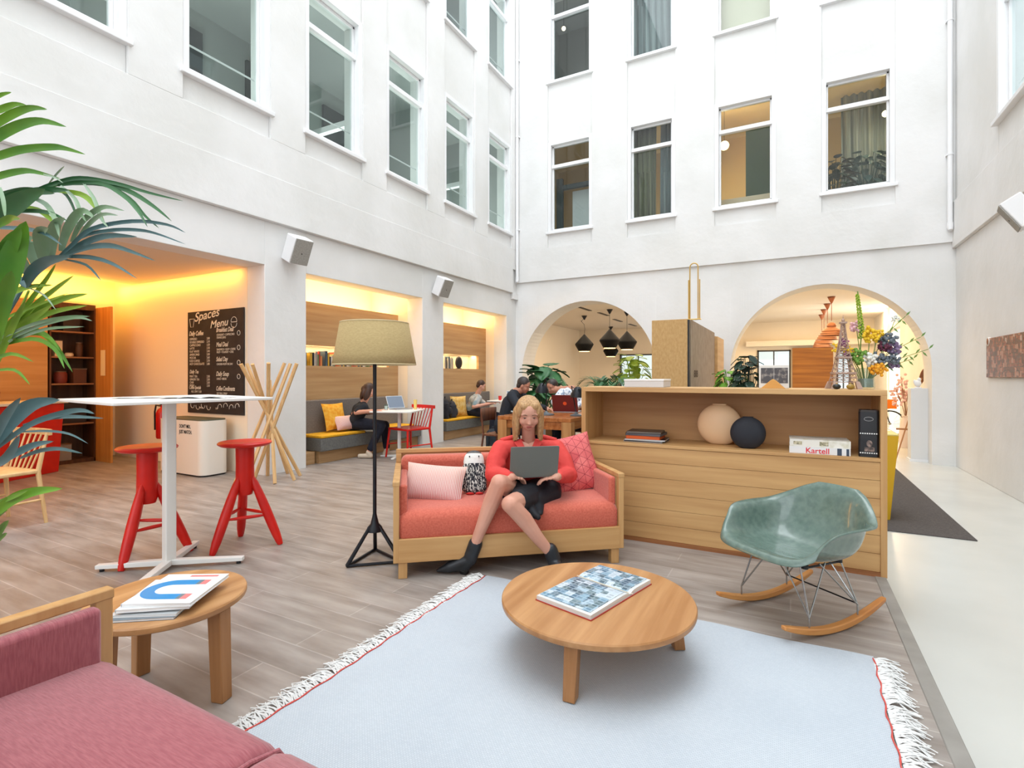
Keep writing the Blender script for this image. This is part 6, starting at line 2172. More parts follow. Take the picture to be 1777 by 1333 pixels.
leaf_pale = mat('leaf_pale', (150, 172, 150), 0.4, c2=(120, 150, 110), scale=5)
G = 'g'
fronds = [
    ('upper arching', leaf_m, 1.75, [(-150, 600), (-120, 400), (-80, 230), (-60, 160)], [
        ([(-70, 200), (-30, 180), (0, 165), (20, 160)], 8), ([(-75, 230), (-30, 200), (0, 190), (25, 181), (45, 182)], 11), ([(-80, 265), (-40, 238), (0, 210), (35, 192), (60, 187), (82, 190)], 13),
        ([(-85, 300), (-40, 262), (0, 234), (40, 215), (75, 210), (115, 220)], 16), ([(-90, 325), (-40, 285), (0, 270), (40, 259), (90, 255), (115, 258), (148, 268)], 13), ([(-90, 350), (-40, 320), (0, 305), (35, 297), (60, 298), (105, 310)], 11)]),
    ('long drooping', leaf_d, 1.62, [(-150, 640), (-60, 450), (0, 372), (45, 340), (95, 322), (150, 312), (185, 316)], [
        ([(60, 330), (100, 316), (140, 309), (200, 318), (260, 335), (318, 349)], 7), ([(100, 320), (160, 314), (220, 330), (265, 357), (298, 384)], 8), ([(110, 320), (180, 321), (225, 345), (252, 375), (276, 396)], 6),
        ([(100, 322), (170, 317), (215, 340), (240, 367), (256, 394)], 7), ([(30, 340), (75, 326), (110, 334), (128, 362), (136, 398)], 5), ([(-20, 345), (30, 334), (60, 332), (95, 336)], 14), ([(-20, 372), (40, 366), (85, 369), (118, 384)], 7),
        ([(-40, 400), (0, 372), (40, 345), (78, 328)], 30), ([(-30, 380), (10, 350), (50, 336), (100, 326)], 20), ([(-20, 360), (20, 342), (80, 330), (120, 330)], 14)]),
    ('light green hanging', leaf_y, 1.60, [(-100, 480), (-30, 400), (20, 362), (60, 345)], [([(90, 330), (140, 337), (165, 358), (182, 388)], 9), ([(35, 358), (65, 364), (85, 378), (104, 398)], 8)]),
    ('silvery hanging', leaf_pale, 1.58, [(-120, 560), (-40, 420), (20, 360), (70, 335)], [
        ([(105, 322), (130, 345), (140, 370), (150, 385)], 6), ([(145, 318), (163, 345), (175, 378), (188, 395)], 6), ([(55, 343), (80, 355), (95, 380), (103, 412)], 8), ([(0, 325), (6, 350), (9, 378)], 6), ([(75, 302), (95, 308), (110, 318)], 3), ([(85, 318), (100, 300), (112, 288)], 3)]),
    ('blue green', leaf_b, 1.55, [(-80, 700), (-20, 600), (40, 500), (65, 462), (95, 448), (122, 446)], [
        ([(98, 450), (125, 425), (160, 397), (230, 384), (290, 390), (322, 404)], 7), ([(100, 450), (140, 412), (190, 400), (235, 399), (270, 405), (322, 424)], 6), ([(100, 448), (150, 420), (190, 409), (238, 411)], 10), ([(105, 446), (150, 430), (185, 426), (215, 432), (270, 453)], 9),
        ([(100, 448), (130, 445), (165, 448), (200, 460), (238, 484)], 7), ([(110, 450), (150, 460), (176, 488)], 4), ([(-20, 395), (30, 396), (75, 404), (108, 426)], 7), ([(42, 498), (58, 470), (85, 452), (122, 446)], 18), ([(20, 465), (34, 485), (45, 500)], 10)]),
    ('broad blue', leaf_pale, 1.57, [(0, 560), (30, 510), (60, 470), (110, 440)], [
        ([(106, 436), (114, 405), (130, 376), (146, 366), (166, 380)], 14), ([(124, 420), (140, 388), (165, 366), (185, 359), (216, 366)], 9), ([(88, 448), (90, 415), (98, 388), (112, 378)], 17), ([(76, 455), (72, 425), (70, 402), (84, 396)], 20), ([(62, 462), (54, 435), (46, 416), (58, 412)], 18), ([(48, 476), (36, 452), (26, 440)], 17), ([(135, 415), (155, 388), (178, 372), (205, 374)], 7)]),
    ('broad bright', leaf_m, 1.45, [(-80, 720), (-40, 640), (-10, 570), (10, 500)], [([(-25, 600), (5, 500), (28, 430), (45, 384)], 36), ([(-30, 520), (0, 460), (20, 420), (36, 396)], 26), ([(-25, 640), (-5, 560), (12, 500), (20, 470)], 24), ([(-20, 400), (5, 385), (20, 378), (35, 380)], 12)]),
    ('yellow green fan', leaf_y, 1.60, [(-90, 700), (-40, 640), (0, 590), (30, 550), (50, 505)], [
        ([(-20, 530), (20, 508), (55, 497), (92, 495)], 9), ([(5, 590), (50, 525), (80, 485), (97, 458)], 7), ([(10, 592), (55, 535), (95, 502), (128, 478)], 8), ([(-10, 560), (50, 535), (118, 509)], 5), ([(15, 580), (70, 535), (110, 518), (152, 510)], 12), ([(15, 585), (80, 545), (152, 530)], 9),
        ([(0, 600), (45, 560), (90, 530)], 12), ([(-10, 640), (20, 570), (45, 520)], 10), ([(-10, 610), (20, 560), (60, 520)], 10)]),
    ('striped low', leaf_pale, 1.56, [(-100, 680), (-50, 640), (-10, 610), (20, 590)], [
        ([(-10, 592), (60, 562), (120, 550), (156, 549)], 6), ([(-10, 600), (70, 565), (130, 551), (160, 557)], 6), ([(20, 592), (80, 571), (146, 567)], 5), ([(50, 500), (76, 512), (97, 538)], 3)]),
    ('drooping low', leaf_m, 1.58, [(-100, 700), (-50, 640), (-10, 610), (30, 588)], [
        ([(-20, 590), (50, 572), (90, 592), (126, 646)], 9), ([(-20, 605), (55, 588), (95, 606), (112, 640)], 7), ([(-20, 628), (20, 614), (58, 628)], 6), ([(-20, 645), (25, 642), (52, 668)], 5), ([(-20, 600), (40, 580), (80, 582), (105, 610)], 8)]),
    ('dark blue low', leaf_b, 1.50, [(-100, 860), (-60, 820), (-10, 780), (20, 750)], [
        ([(-15, 775), (25, 725), (60, 701), (104, 694)], 24), ([(-15, 785), (50, 738), (105, 718), (140, 712), (164, 718)], 10), ([(40, 738), (90, 725), (130, 723), (180, 726)], 7), ([(-15, 775), (8, 725), (36, 690)], 14),
        ([(-15, 812), (25, 788), (60, 772), (93, 766)], 12), ([(35, 795), (70, 782), (105, 779), (143, 787)], 7), ([(-10, 810), (15, 790), (34, 755)], 14), ([(30, 750), (80, 748), (120, 753), (153, 770)], 4), ([(-10, 745), (10, 720), (25, 698)], 12)]),
    ('lowest green', leaf_m, 1.42, [(-100, 960), (-60, 940), (-20, 910), (10, 885)], [([(-25, 905), (20, 868), (60, 853), (108, 848)], 18), ([(-20, 880), (20, 863), (48, 851)], 8), ([(-12, 945), (4, 915), (15, 903)], 9), ([(-15, 950), (5, 930), (12, 925)], 6)]),
]
for k, (nm_, m_, dep, rach, lfs) in enumerate(fronds):
    rp = [crown + Vector((0.02 * cos(k), 0.02 * sin(k), -0.02))] + [PP(x_, y_, dep + 0.25 - 0.25 * i / (len(rach) - 1)) for i, (x_, y_) in enumerate(rach)]
    st = MB(); st.tube(rp, [0.008] + [0.007 - 0.0045 * i / len(rach) for i in range(len(rach))], 7)
    so = st.build('frond', m_, root, smooth=True)
    l_ = MB()
    for i, (pts, wp) in enumerate(lfs):
        ribbon(l_, pts, wp, dep + 0.02 * (i % 3), dep - 0.05 - 0.03 * (i % 4))
    l_.build('leaflets', m_, so, smooth=True, angle=80)
m = MB()
for k in range(6):
    m.tube([crown + Vector((0.04 * cos(k), 0.04 * sin(k), -0.05)), crown + Vector((0.06 * cos(k), 0.05 * sin(k), 0.5))], [0.02, 0.009], 8)
m.build('stem', mat('palm_stem', (96, 110, 60), 0.6), root, smooth=True)


# ---- monstera behind the two men
def big_leaf(mb, p, d, L_, W_, up):
    d = d.normalized(); side = d.cross(up).normalized(); nrm = side.cross(d).normalized()
    out = []
    prof = [(0, 0.0), (0.05, 0.25), (0.2, 0.46), (0.42, 0.5), (0.65, 0.42), (0.85, 0.22), (1.0, 0.0)]
    rows = []
    for t_, w in prof:
        q = p + d * L_ * t_ - Vector((0, 0, 0.25 * L_ * t_ * t_))
        rows.append([q - side * w * W_ + nrm * 0.05 * W_, q - side * w * W_ * 0.5 + nrm * 0.06 * W_, q, q + side * w * W_ * 0.5 + nrm * 0.06 * W_, q + side * w * W_ + nrm * 0.05 * W_])
    mb.grid(rows)


def leafy_plant(name, label, loc, h, n, L_, W_, m_, seed, pr=0.16, ph=0.3, cone=0.5, cat='plant', stalk=0.008, spread=0.35, zmin=0.5):
    root = thing(name, label, cat, loc)
    pot(root, pr, ph, terracotta)
    rnd = random.Random(seed)
    for k in range(n):
        a = 2.4 * k + rnd.uniform(-0.3, 0.3)
        t_ = zmin + (1 - zmin) * (k + 0.5) / n
        r_ = spread * (1.05 - 0.6 * (t_ - zmin) / (1 - zmin))
        top = Vector((r_ * cos(a), r_ * sin(a), ph + (h - ph) * t_))
        st = MB(); st.tube([(0.02 * cos(a), 0.02 * sin(a), ph - 0.03), (top.x * 0.3, top.y * 0.3, top.z * 0.65), top], [stalk, stalk * 0.8, stalk * 0.6], 6)
        so = st.build('stem', m_, root, smooth=True)
        l = MB(); big_leaf(l, top, Vector((cos(a), sin(a), rnd.uniform(-0.9, 0.5))), L_ * rnd.uniform(0.8, 1.1), W_, Vector((cos(a) * 0.3, sin(a) * 0.3, 1)))
        l.build('leaf', m_, so, smooth=True, solid=0.002)
    return root


q = P(945, 655, 9.3)
leafy_plant('potted_monstera', 'dark broad-leaved potted plant between the two men at the work table', (q.x, q.y, 0), 1.42, 46, 0.34, 0.32, leaf_d, 5, spread=0.28, zmin=0.35, pr=0.2, ph=0.4)
q = P(1295, 640, 6.4)
zz = leafy_plant('rubber_plant', 'dark round-leaved plant rising behind the shelf unit beside the framed photos', (q.x, q.y, 0), 1.50, 40, 0.13, 0.12, mat('leaf_near_black', (26, 44, 36), 0.35, c2=(40, 62, 46), scale=5), 9, spread=0.13, zmin=0.55, pr=0.15, ph=0.5)
q = P(1274, 655, 7.0)
leafy_plant('leafy_plant', 'bright green leafy plant at the foot of the second arch', (q.x - 0.05, q.y, 0), 1.33, 26, 0.16, 0.12, leaf_m, 21, spread=0.14, zmin=0.7, pr=0.14, ph=0.5)


def small_palm(name, label, loc, h0, nf, L_, m_, seed, lw=0.008):
    root = thing(name, label, 'plant', loc)
    pot(root, 0.15, h0, terracotta)
    rnd = random.Random(seed)
    for k in range(nf):
        a = 2 * pi * k / nf + rnd.uniform(-0.2, 0.2)
        r_ = L_ * rnd.uniform(0.7, 1.0)
        pts = [Vector((0, 0, h0 - 0.03)), Vector((r_ * 0.2 * cos(a), r_ * 0.2 * sin(a), h0 + r_ * 0.6)), Vector((r_ * 0.6 * cos(a), r_ * 0.6 * sin(a), h0 + r_ * 1.0)), Vector((r_ * 1.05 * cos(a), r_ * 1.05 * sin(a), h0 + r_ * 0.55))]
        frond('frond', pts, m_, root, 14, L_ * 0.35, lw, 0.6, 0.9, 0.35, seed=seed + k, rr=0.003)
    return root


q = P(1054, 660, 6.0)
small_palm('parlour_palm', 'small feathery palm showing above the shelf unit next to the white box', (q.x, q.y, 0), 0.95, 8, 0.38, leaf_d, 31)
q = P(1098, 660, 12.5)
leafy_plant('leafy_plant', 'sunlit yellow green plant in front of the far window, first arch', (q.x, q.y, 0), 1.75, 40, 0.26, 0.20, leaf_y, 41, spread=0.30, zmin=0.55, pr=0.2, ph=0.5)
# plants behind the upper window
leafy_plant('window_plant', 'dark bushy plant on the left inside the lower window with the lamp', (0.72, YB + 0.78, 3.6), 1.85, 70, 0.26, 0.14, mat('leaf_dull_olive', (44, 66, 40), 0.5), 51, spread=0.30, zmin=0.35, pr=0.15, ph=0.3)  # leaves in one even dark olive green
leafy_plant('window_plant', 'blue green bushy plant in the middle of the lower window with the lamp', (1.32, YB + 1.30, 3.6), 2.05, 70, 0.24, 0.14, leaf_b, 52, spread=0.34, zmin=0.35, pr=0.15, ph=0.3)

# ================================================================== SPEAKERS, PICTURE, RIGHT-HAND WALL
spk_grey = mat('speaker_grille', (168, 166, 160), 0.7, c2=(152, 150, 144), scale=60)
def speaker(label, loc, rot, s=1.0):
    """box: grille faces local -y; cabinet white"""
    root = thing('wall_speaker', label, 'speaker', loc, 0, 'loudspeakers on the walls', rot=rot)
    m = MB(); m.box(-0.13 * s, 0.13 * s, -0.10 * s, 0.10 * s, -0.17 * s, 0.17 * s); m.build('cabinet', paint_white, root, bevel=0.012)
    m = MB(); m.box(-0.122 * s, 0.122 * s, -0.115 * s, -0.101 * s, -0.162 * s, 0.162 * s); m.build('grille', spk_grey, root, bevel=0.006)
    m = MB(); m.box(-0.02, 0.02, 0.10 * s, 0.16 * s, -0.03, 0.03); m.build('bracket', white_metal, root)
    m = MB(); m.lathe([(0, -0.001), (0.008, 0.0), (0.008, 0.003)], (0, 0, 0), 10, M=Matrix.Rotation(radians(90), 4, 'X')); m.v = [(x, y - 0.115 * s, z - 0.02) for x, y, z in m.v]; m.build('badge', black_plastic, root)
    return root


q = P(516, 431, 6.62)
speaker('white speaker with a grey grille above the pier by the stick stand', (XL + 0.17, onX(516, 431, XL + 0.17).y, 2.88), Euler((radians(26), 0, radians(84))))
speaker('white speaker with a grey grille between the two seating alcoves', (XL + 0.17, onX(768, 498, XL + 0.17).y, 2.88), Euler((radians(26), 0, radians(84))))
q = onX(1764, 372, XR - 0.22)
speaker('white speaker high on the right wall near the picture', (XR - 0.19, q.y, q.z + 0.02), Euler((radians(32), 0, radians(-102))))

a, b = onX(1716, 590, XR), onX(1777, 580, XR)
zb_, zt_ = onX(1716, 655, XR).z, onX(1716, 588, XR).z
root = thing('wall_picture', 'unframed dark red night picture of canal houses on the right wall', 'picture', (XR - 0.004, a.y, zb_), radians(-90))
m = MB(); m.box(0, 1.9, -0.022, 0.0, 0, zt_ - zb_); m.build('panel', mat('picture_edge', (150, 110, 96), 0.6), root)
m = MB(); m.box(0.004, 1.896, -0.0235, -0.022, 0.004, zt_ - zb_ - 0.004)
def night_mat():
    mm_ = facade_mat('night_facades', None, [(116, 62, 56), (170, 106, 90), (90, 60, 64), (212, 156, 134), (140, 80, 72), (84, 66, 72), (186, 118, 98), (232, 206, 194)], 0.7)
    for n_ in mm_.node_tree.nodes:
        if n_.type == 'TEX_BRICK':
            n_.inputs['Color1'].default_value = lin((80, 34, 32)); n_.inputs['Color2'].default_value = lin((150, 74, 54)); n_.inputs['Mortar'].default_value = lin((70, 40, 40))
    for n_ in list(mm_.node_tree.nodes):
        if n_.type == 'TEX_COORD':
            mp = mm_.node_tree.nodes.new('ShaderNodeMapping'); mp.inputs['Rotation'].default_value = (radians(90), 0, 0)
            for l_ in list(n_.outputs['Object'].links):
                to = l_.to_socket; mm_.node_tree.links.remove(l_); mm_.node_tree.links.new(mp.outputs[0], to)
            mm_.node_tree.links.new(n_.outputs['Object'], mp.inputs[0])
    return mm_
m.build('printed_photograph', night_mat(), root)
q = onX(1716, 593, XR - 0.02)
root = thing('wall_disc', 'small round copper rimmed disc at the corner of the night picture', 'disc', (XR - 0.004, q.y, q.z), radians(-90))
m = MB(); m.lathe([(0, -0.03), (0.055, -0.03), (0.06, -0.02), (0.06, 0.0)], (0, 0, 0), 28, M=Matrix.Rotation(radians(-90), 4, 'X')); m.v = [(x, -abs(y) if True else y, z) for x, y, z in m.v]; m.build('disc', mat('disc_white', (222, 214, 206), 0.4), root, smooth=True, angle=40)
m = MB(); m.ell((0, -0.031, 0), (0.035, 0.006, 0.045)); m.build('copper_center', cop, root, smooth=True)

# ================================================================== THINGS SEEN THROUGH THE SECOND ARCH
c_ = [onZ(1500, 918, ZLOW), onZ(1697, 940, ZLOW), onZ(1553, 810, ZLOW)]
mb = MB()
x1, y0c, y1c = c_[1].x, c_[1].y, c_[2].y
mb.prism(rrect(XE + 0.03, x1, y0c, y1c, 0.01), ZLOW, ZLOW + 0.008)
tag(mb.build('door_mat', mat('charcoal_carpet', (88, 82, 80), 0.95, c2=(72, 67, 66), scale=70, bump=0.4, bscale=120)), 'charcoal carpet mat on the pale floor beyond the shelf unit', 'carpet')
# yellow tapered stand
p = P(1540, 757, 5.2)
root = thing('yellow_stand', 'mustard yellow tapered stand beyond the end of the shelf unit', 'stand', (0, 0, 0))
xr_t, xr_b = P(1560, 757, 5.3), P(1546, 895, 5.3)
m = MB()
ty = xr_t.y; 
m.hexa([Vector((xr_t.x - 0.62, ty, ZLOW + 0.008)), Vector((xr_b.x, ty, ZLOW + 0.008)), Vector((xr_b.x, ty + 0.45, ZLOW + 0.008)), Vector((xr_t.x - 0.62, ty + 0.45, ZLOW + 0.008))],
       [Vector((xr_t.x - 0.68, ty, xr_t.z)), Vector((xr_t.x, ty, xr_t.z)), Vector((xr_t.x, ty + 0.45, xr_t.z)), Vector((xr_t.x - 0.68, ty + 0.45, xr_t.z))])
m.build('body', mat('mustard_paint', (206, 160, 14), 0.5), root, bevel=0.004)
m = MB(); m.box(xr_t.x - 0.68, xr_t.x + 0.0, ty, ty + 0.45, xr_t.z + 0.0005, xr_t.z + 0.012); m.build('top_plate', mat('mustard_top', (216, 196, 120), 0.5), root)
# white cabinet in the arch jamb
q0, q1 = onY(1588, 798, YB + 0.28), onY(1613, 800, YB + 0.28)
q0.x -= 0.06; q1.x = q0.x + 0.24
root = thing('white_pedestal', 'tall white pedestal standing inside the second arch', 'pedestal', (q0.x, YB + 0.28, ZLOW))
hp = onY(1600, 674, YB + 0.28).z - ZLOW
m = MB(); m.box(0, q1.x - q0.x, 0, 0.28, 0.04, hp); m.build('body', mat('pedestal_white', (222, 222, 222), 0.5), root, bevel=0.004)
m = MB(); m.box(-0.02, q1.x - q0.x + 0.0, -0.02, 0.28, 0, 0.04); m.build('base', paint_white, root)
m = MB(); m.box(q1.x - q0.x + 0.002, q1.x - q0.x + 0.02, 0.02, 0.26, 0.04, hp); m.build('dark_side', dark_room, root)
root = thing('white_figurine', 'small white figurine on top of the tall white pedestal', 'figurine', (q0.x + 0.11, YB + 0.36, ZLOW + hp + 0.001))
m = MB(); m.box(-0.05, 0.05, -0.04, 0.04, 0, 0.02); m.build('base', paint_white, root, bevel=0.003)
m = MB(); m.ell((0, 0, 0.08), (0.055, 0.04, 0.06)); m.ell((0.02, 0, 0.15), (0.03, 0.03, 0.035)); m.ell((-0.045, 0, 0.11), (0.02, 0.015, 0.04)); m.build('figure', paint_white, root, remesh=0.006, smooths=2)
# leaning pole and pink blossoms, brown case
pa, pb = P(1555, 796, 9.35), P(1606, 636, 10.15)
pa.z = ZLOW + 0.004
root = thing('leaning_pole', 'brown pole leaning on the wall behind the white pedestal', 'pole', pa)
m = MB(); m.tube([Vector((0, 0, 0)), (pb - pa) * 0.55, pb - pa], [0.012, 0.012, 0.014], 8); m.build('shaft', mat('pole_brown', (160, 108, 64), 0.5), root, smooth=True)
mid = (pb - pa) * 0.30
m = MB(); m.box(mid.x - 0.14, mid.x + 0.14, mid.y - 0.015, mid.y + 0.015, mid.z - 0.015, mid.z + 0.015); m.build('cross_piece', mat('pole_brown', (0, 0, 0)), root)
m = MB(); e_ = (pb - pa) * 0.88; m.ell(e_, (0.045, 0.03, 0.16), M=Matrix.Rotation(radians(12), 4, 'Y')); m.build('head', mat('pole_dark', (120, 74, 46), 0.5), root, smooth=True)
q = P(1572, 668, 10.8)
root = thing('blossom_branch', 'pale pink blossoms in a white floor vase beside the leaning pole', 'flowers', (q.x, q.y, ZLOW))
hb = q.z - ZLOW
m = MB(); m.lathe([(0, 0), (0.10, 0), (0.13, 0.2), (0.10, 0.5), (0.06, 0.62), (0.08, 0.66)], n=24); m.build('vase', mat('vase_pinkwhite', (236, 216, 204), 0.5), root, smooth=True)
rnd = random.Random(2)
m = MB(); bl_ = MB()
for k in range(9):
    t_ = Vector((rnd.uniform(-0.2, 0.12), rnd.uniform(-0.2, 0.2), hb + rnd.uniform(-0.25, 0.28)))
    m.tube([(0, 0, 0.6), (t_.x * 0.4, t_.y * 0.4, (0.6 + t_.z) / 2), t_], 0.006, 5)
    for j in range(9):
        bl_.ell(t_ + Vector((rnd.uniform(-0.09, 0.09), rnd.uniform(-0.09, 0.09), rnd.uniform(-0.2, 0.06))), 0.028, nu=7, nv=5)
m.build('twigs', mat('twig_brown', (150, 110, 84), 0.7), root)
bl_.build('blossoms', mat('blossom_pink', (236, 196, 190), 0.8), root, smooth=True)
# bicycle
bp_ = P(1532, 757, 12.6); bp_.z = ZLOW
root = thing('bicycle', 'bicycle with an orange crate parked beyond the second arch', 'bicycle', bp_, radians(14))
for x in (-0.85, 0.15):
    m = MB(); m.tube([Vector((x + 0.31 * cos(2 * pi * k / 40), 0, 0.33 + 0.31 * sin(2 * pi * k / 40))) for k in range(40)], 0.018, 8, closed=True)
    w_o = m.build('wheel', black_plastic, root, smooth=True)
    m = MB()
    for k in range(14):
        m.tube([(x, 0, 0.33), (x + 0.31 * cos(2 * pi * k / 14), 0, 0.33 + 0.31 * sin(2 * pi * k / 14))], 0.002, 4)
    m.ell((x, 0, 0.33), 0.03); m.build('spokes', chrome, w_o)
m = MB()
fr_ = mat('bike_frame_black', (30, 30, 32), 0.4)
m.tube([(-0.85, 0, 0.33), (-0.45, 0, 0.30), (-0.50, 0, 0.85)], 0.016, 8); m.tube([(-0.45, 0, 0.30), (0.02, 0, 0.72), (0.15, 0, 0.33)], 0.016, 8); m.tube([(-0.5, 0, 0.78), (0.0, 0, 0.82)], 0.016, 8); m.tube([(-0.85, 0, 0.33), (-0.5, 0, 0.75)], 0.012, 8); m.tube([(0.02, 0, 0.72), (-0.02, 0, 0.98)], 0.014, 8)
m.build('frame', fr_, root, smooth=True)
m = MB(); m.tube([(-0.14, -0.26, 1.0), (-0.02, -0.16, 1.02), (-0.02, 0.16, 1.02), (-0.14, 0.26, 1.0)], 0.012, 8); m.build('handlebar', chrome, root, smooth=True)
m = MB(); m.ell((-0.53, 0, 0.90), (0.13, 0.08, 0.035)); m.build('saddle', black_plastic, root, smooth=True)
m = MB(); m.box(0.02, 0.24, -0.15, 0.15, 0.70, 0.92); m.build('crate', mat('crate_orange', (232, 122, 20), 0.5), root, bevel=0.01)
m = MB(); m.tube([(-0.45, -0.06, 0.3), (-0.33, -0.06, 0.2)], 0.008); m.tube([(-0.45, 0.06, 0.3), (-0.57, 0.06, 0.4)], 0.008); m.box(-0.38, -0.28, -0.13, -0.06, 0.19, 0.21); m.build('pedals', black_plastic, root)
m = MB(); m.tube([(-0.6, 0.10, 0.0), (-0.5, 0.03, 0.28)], 0.008); m.build('kickstand', chrome, root)
# hanging arrows / chain beside the window of the second arch
m_ = 0

# ================================================================== PEOPLE
hair_brown = mat('hair_brown', (74, 48, 36), 0.5, c2=(54, 34, 26), scale=1, stretch=(60, 60, 4))
hair_dark = mat('hair_dark', (40, 34, 32), 0.5, c2=(70, 60, 56), scale=1, stretch=(60, 60, 6))
hair_blond = mat('hair_blond', (206, 166, 116), 0.45, c2=(150, 110, 72), scale=1.0, stretch=(150, 150, 5.0), bump=0.5, bscale=1.0, lo=0.30, hi=0.72)


def head_mb(mb, c, fwd, up, s=1.0):
    """skull, jaw, nose, cheeks, ears around centre c; fwd = face direction"""
    fwd = fwd.normalized(); up = (up - fwd * up.dot(fwd)).normalized(); rt = fwd.cross(up).normalized()
    B = Matrix((rt, fwd, up)).transposed().to_4x4()
    def e(p, r, nu=16, nv=12):
        mb.ell(c + (B @ (Vector(p) * s)), [q * s for q in r], M=B, nu=nu, nv=nv)
    e((0, -0.012, 0.032), (0.076, 0.090, 0.080))
    e((0, 0.010, -0.016), (0.067, 0.070, 0.072))
    e((0, 0.040, -0.074), (0.026, 0.026, 0.020))
    e((0, 0.028, -0.052), (0.048, 0.045, 0.038))
    e((0, 0.079, -0.022), (0.010, 0.011, 0.014)); e((0, 0.085, -0.030), (0.0125, 0.010, 0.008)); e((0, 0.074, -0.006), (0.0075, 0.010, 0.022))
    for q in (-1, 1):
        e((q * 0.036, 0.046, -0.028), (0.026, 0.024, 0.024)); e((q * 0.028, 0.060, 0.024), (0.030, 0.014, 0.009))
        e((q * 0.010, 0.078, -0.031), (0.007, 0.008, 0.006))
        e((q * 0.076, -0.004, -0.008), (0.008, 0.018, 0.028))
        e((q * 0.030, 0.058, 0.003), (0.014, 0.011, 0.009))
    e((0, 0.066, -0.054), (0.024, 0.009, 0.005)); e((0, 0.066, -0.062), (0.020, 0.009, 0.005))
    return B, rt, fwd, up


def face_parts(c, B, s, root, lip=(176, 92, 84), brow=(110, 78, 56)):
    def w(p): return c + (B @ (Vector(p) * s))
    for q in (-1, 1):
        m = MB(); m.ell(w((q * 0.030, 0.0655, 0.004)), [0.0105 * s, 0.0065 * s, 0.0042 * s], M=B, nu=12, nv=8); e_ = m.build('eye', mat('eye_white', (186, 166, 156), 0.4), root, smooth=True)
        m = MB(); m.ell(w((q * 0.030, 0.0705, 0.003)), [0.0046 * s, 0.003 * s, 0.0036 * s], M=B, nu=10, nv=6); m.build('iris', mat('iris', (70, 54, 44), 0.3), e_, smooth=True)
        m = MB(); m.tube([w((q * 0.018, 0.072, 0.006)), w((q * 0.030, 0.0735, 0.0095)), w((q * 0.042, 0.068, 0.006))], [0.0012 * s, 0.0018 * s, 0.0012 * s], 6); m.build('eyelashes', mat('lash', (84, 56, 44), 0.8), e_, smooth=True)
        m = MB(); m.tube([w((q * 0.015, 0.077, 0.024)), w((q * 0.032, 0.076, 0.029)), w((q * 0.048, 0.066, 0.024))], [0.0022 * s, 0.003 * s, 0.0015 * s], 6); m.build('eyebrow', mat('brow_%d' % brow[0], brow, 0.8), root, smooth=True)
    m = MB(); m.ell(w((0, 0.0728, -0.0535)), [0.021 * s, 0.004 * s, 0.0032 * s], M=B, nu=12, nv=6); m.ell(w((0, 0.0725, -0.0595)), [0.018 * s, 0.004 * s, 0.0038 * s], M=B, nu=12, nv=6); m.build('mouth', mat('lip_%d' % lip[0], lip, 0.5), root, smooth=True)


def hand_mb(mb, wrist, d, palm_n, thumb, s=1.0, curl=0.6):
    """palm and five fingers; d = finger direction, palm_n = direction the palm faces, thumb = side of the thumb"""
    d = d.normalized(); palm_n = (palm_n - d * palm_n.dot(d)).normalized(); sd = (thumb - d * thumb.dot(d) - palm_n * thumb.dot(palm_n)).normalized()
    k = 0.001 * s
    for t_ in (0.15, 0.5, 0.85):
        for o_ in (-0.8, -0.27, 0.27, 0.8):
            mb.ell(wrist + d * (78 * k * t_ + 6 * k) + sd * o_ * (20 + 12 * t_) * k * 1.0, (14 * k, 14 * k, 12 * k), nu=10, nv=8)
    mb.cap(wrist - d * 10 * k, wrist + d * 20 * k, 21 * k, 20 * k)
    for i, (L_, off) in enumerate(((66, 26), (74, 9), (69, -8), (54, -24))):
        p = wrist + d * 82 * k + sd * off * k
        dd = d.copy()
        r = (8.8, 9.0, 8.6, 7.6)[i] * k
        for j, f in enumerate((0.45, 0.30, 0.25)):
            a = curl * (0.45, 0.6, 0.45)[j] * (1 + 0.08 * i)
            ax = dd.cross(palm_n).normalized()
            dd = (Matrix.Rotation(a, 3, ax) @ dd)
            if dd.dot(palm_n) < 0 and j == 0 and a > 0:
                dd = (Matrix.Rotation(-2 * a, 3, ax) @ dd)
            q = p + dd * L_ * f * k
            mb.cap(p, q, r, r * 0.92, 10)
            p = q; r *= 0.92
    p = wrist + d * 22 * k + sd * 24 * k
    q = p + (d * 0.62 + sd * 0.70 + palm_n * 0.2).normalized() * 36 * k
    mb.cap(p, q, 11.5 * k, 10 * k, 10)
    q2 = q + (d * 0.95 + sd * 0.15 + palm_n * 0.3).normalized() * 28 * k
    mb.cap(q, q2, 9.8 * k, 8.2 * k, 10)


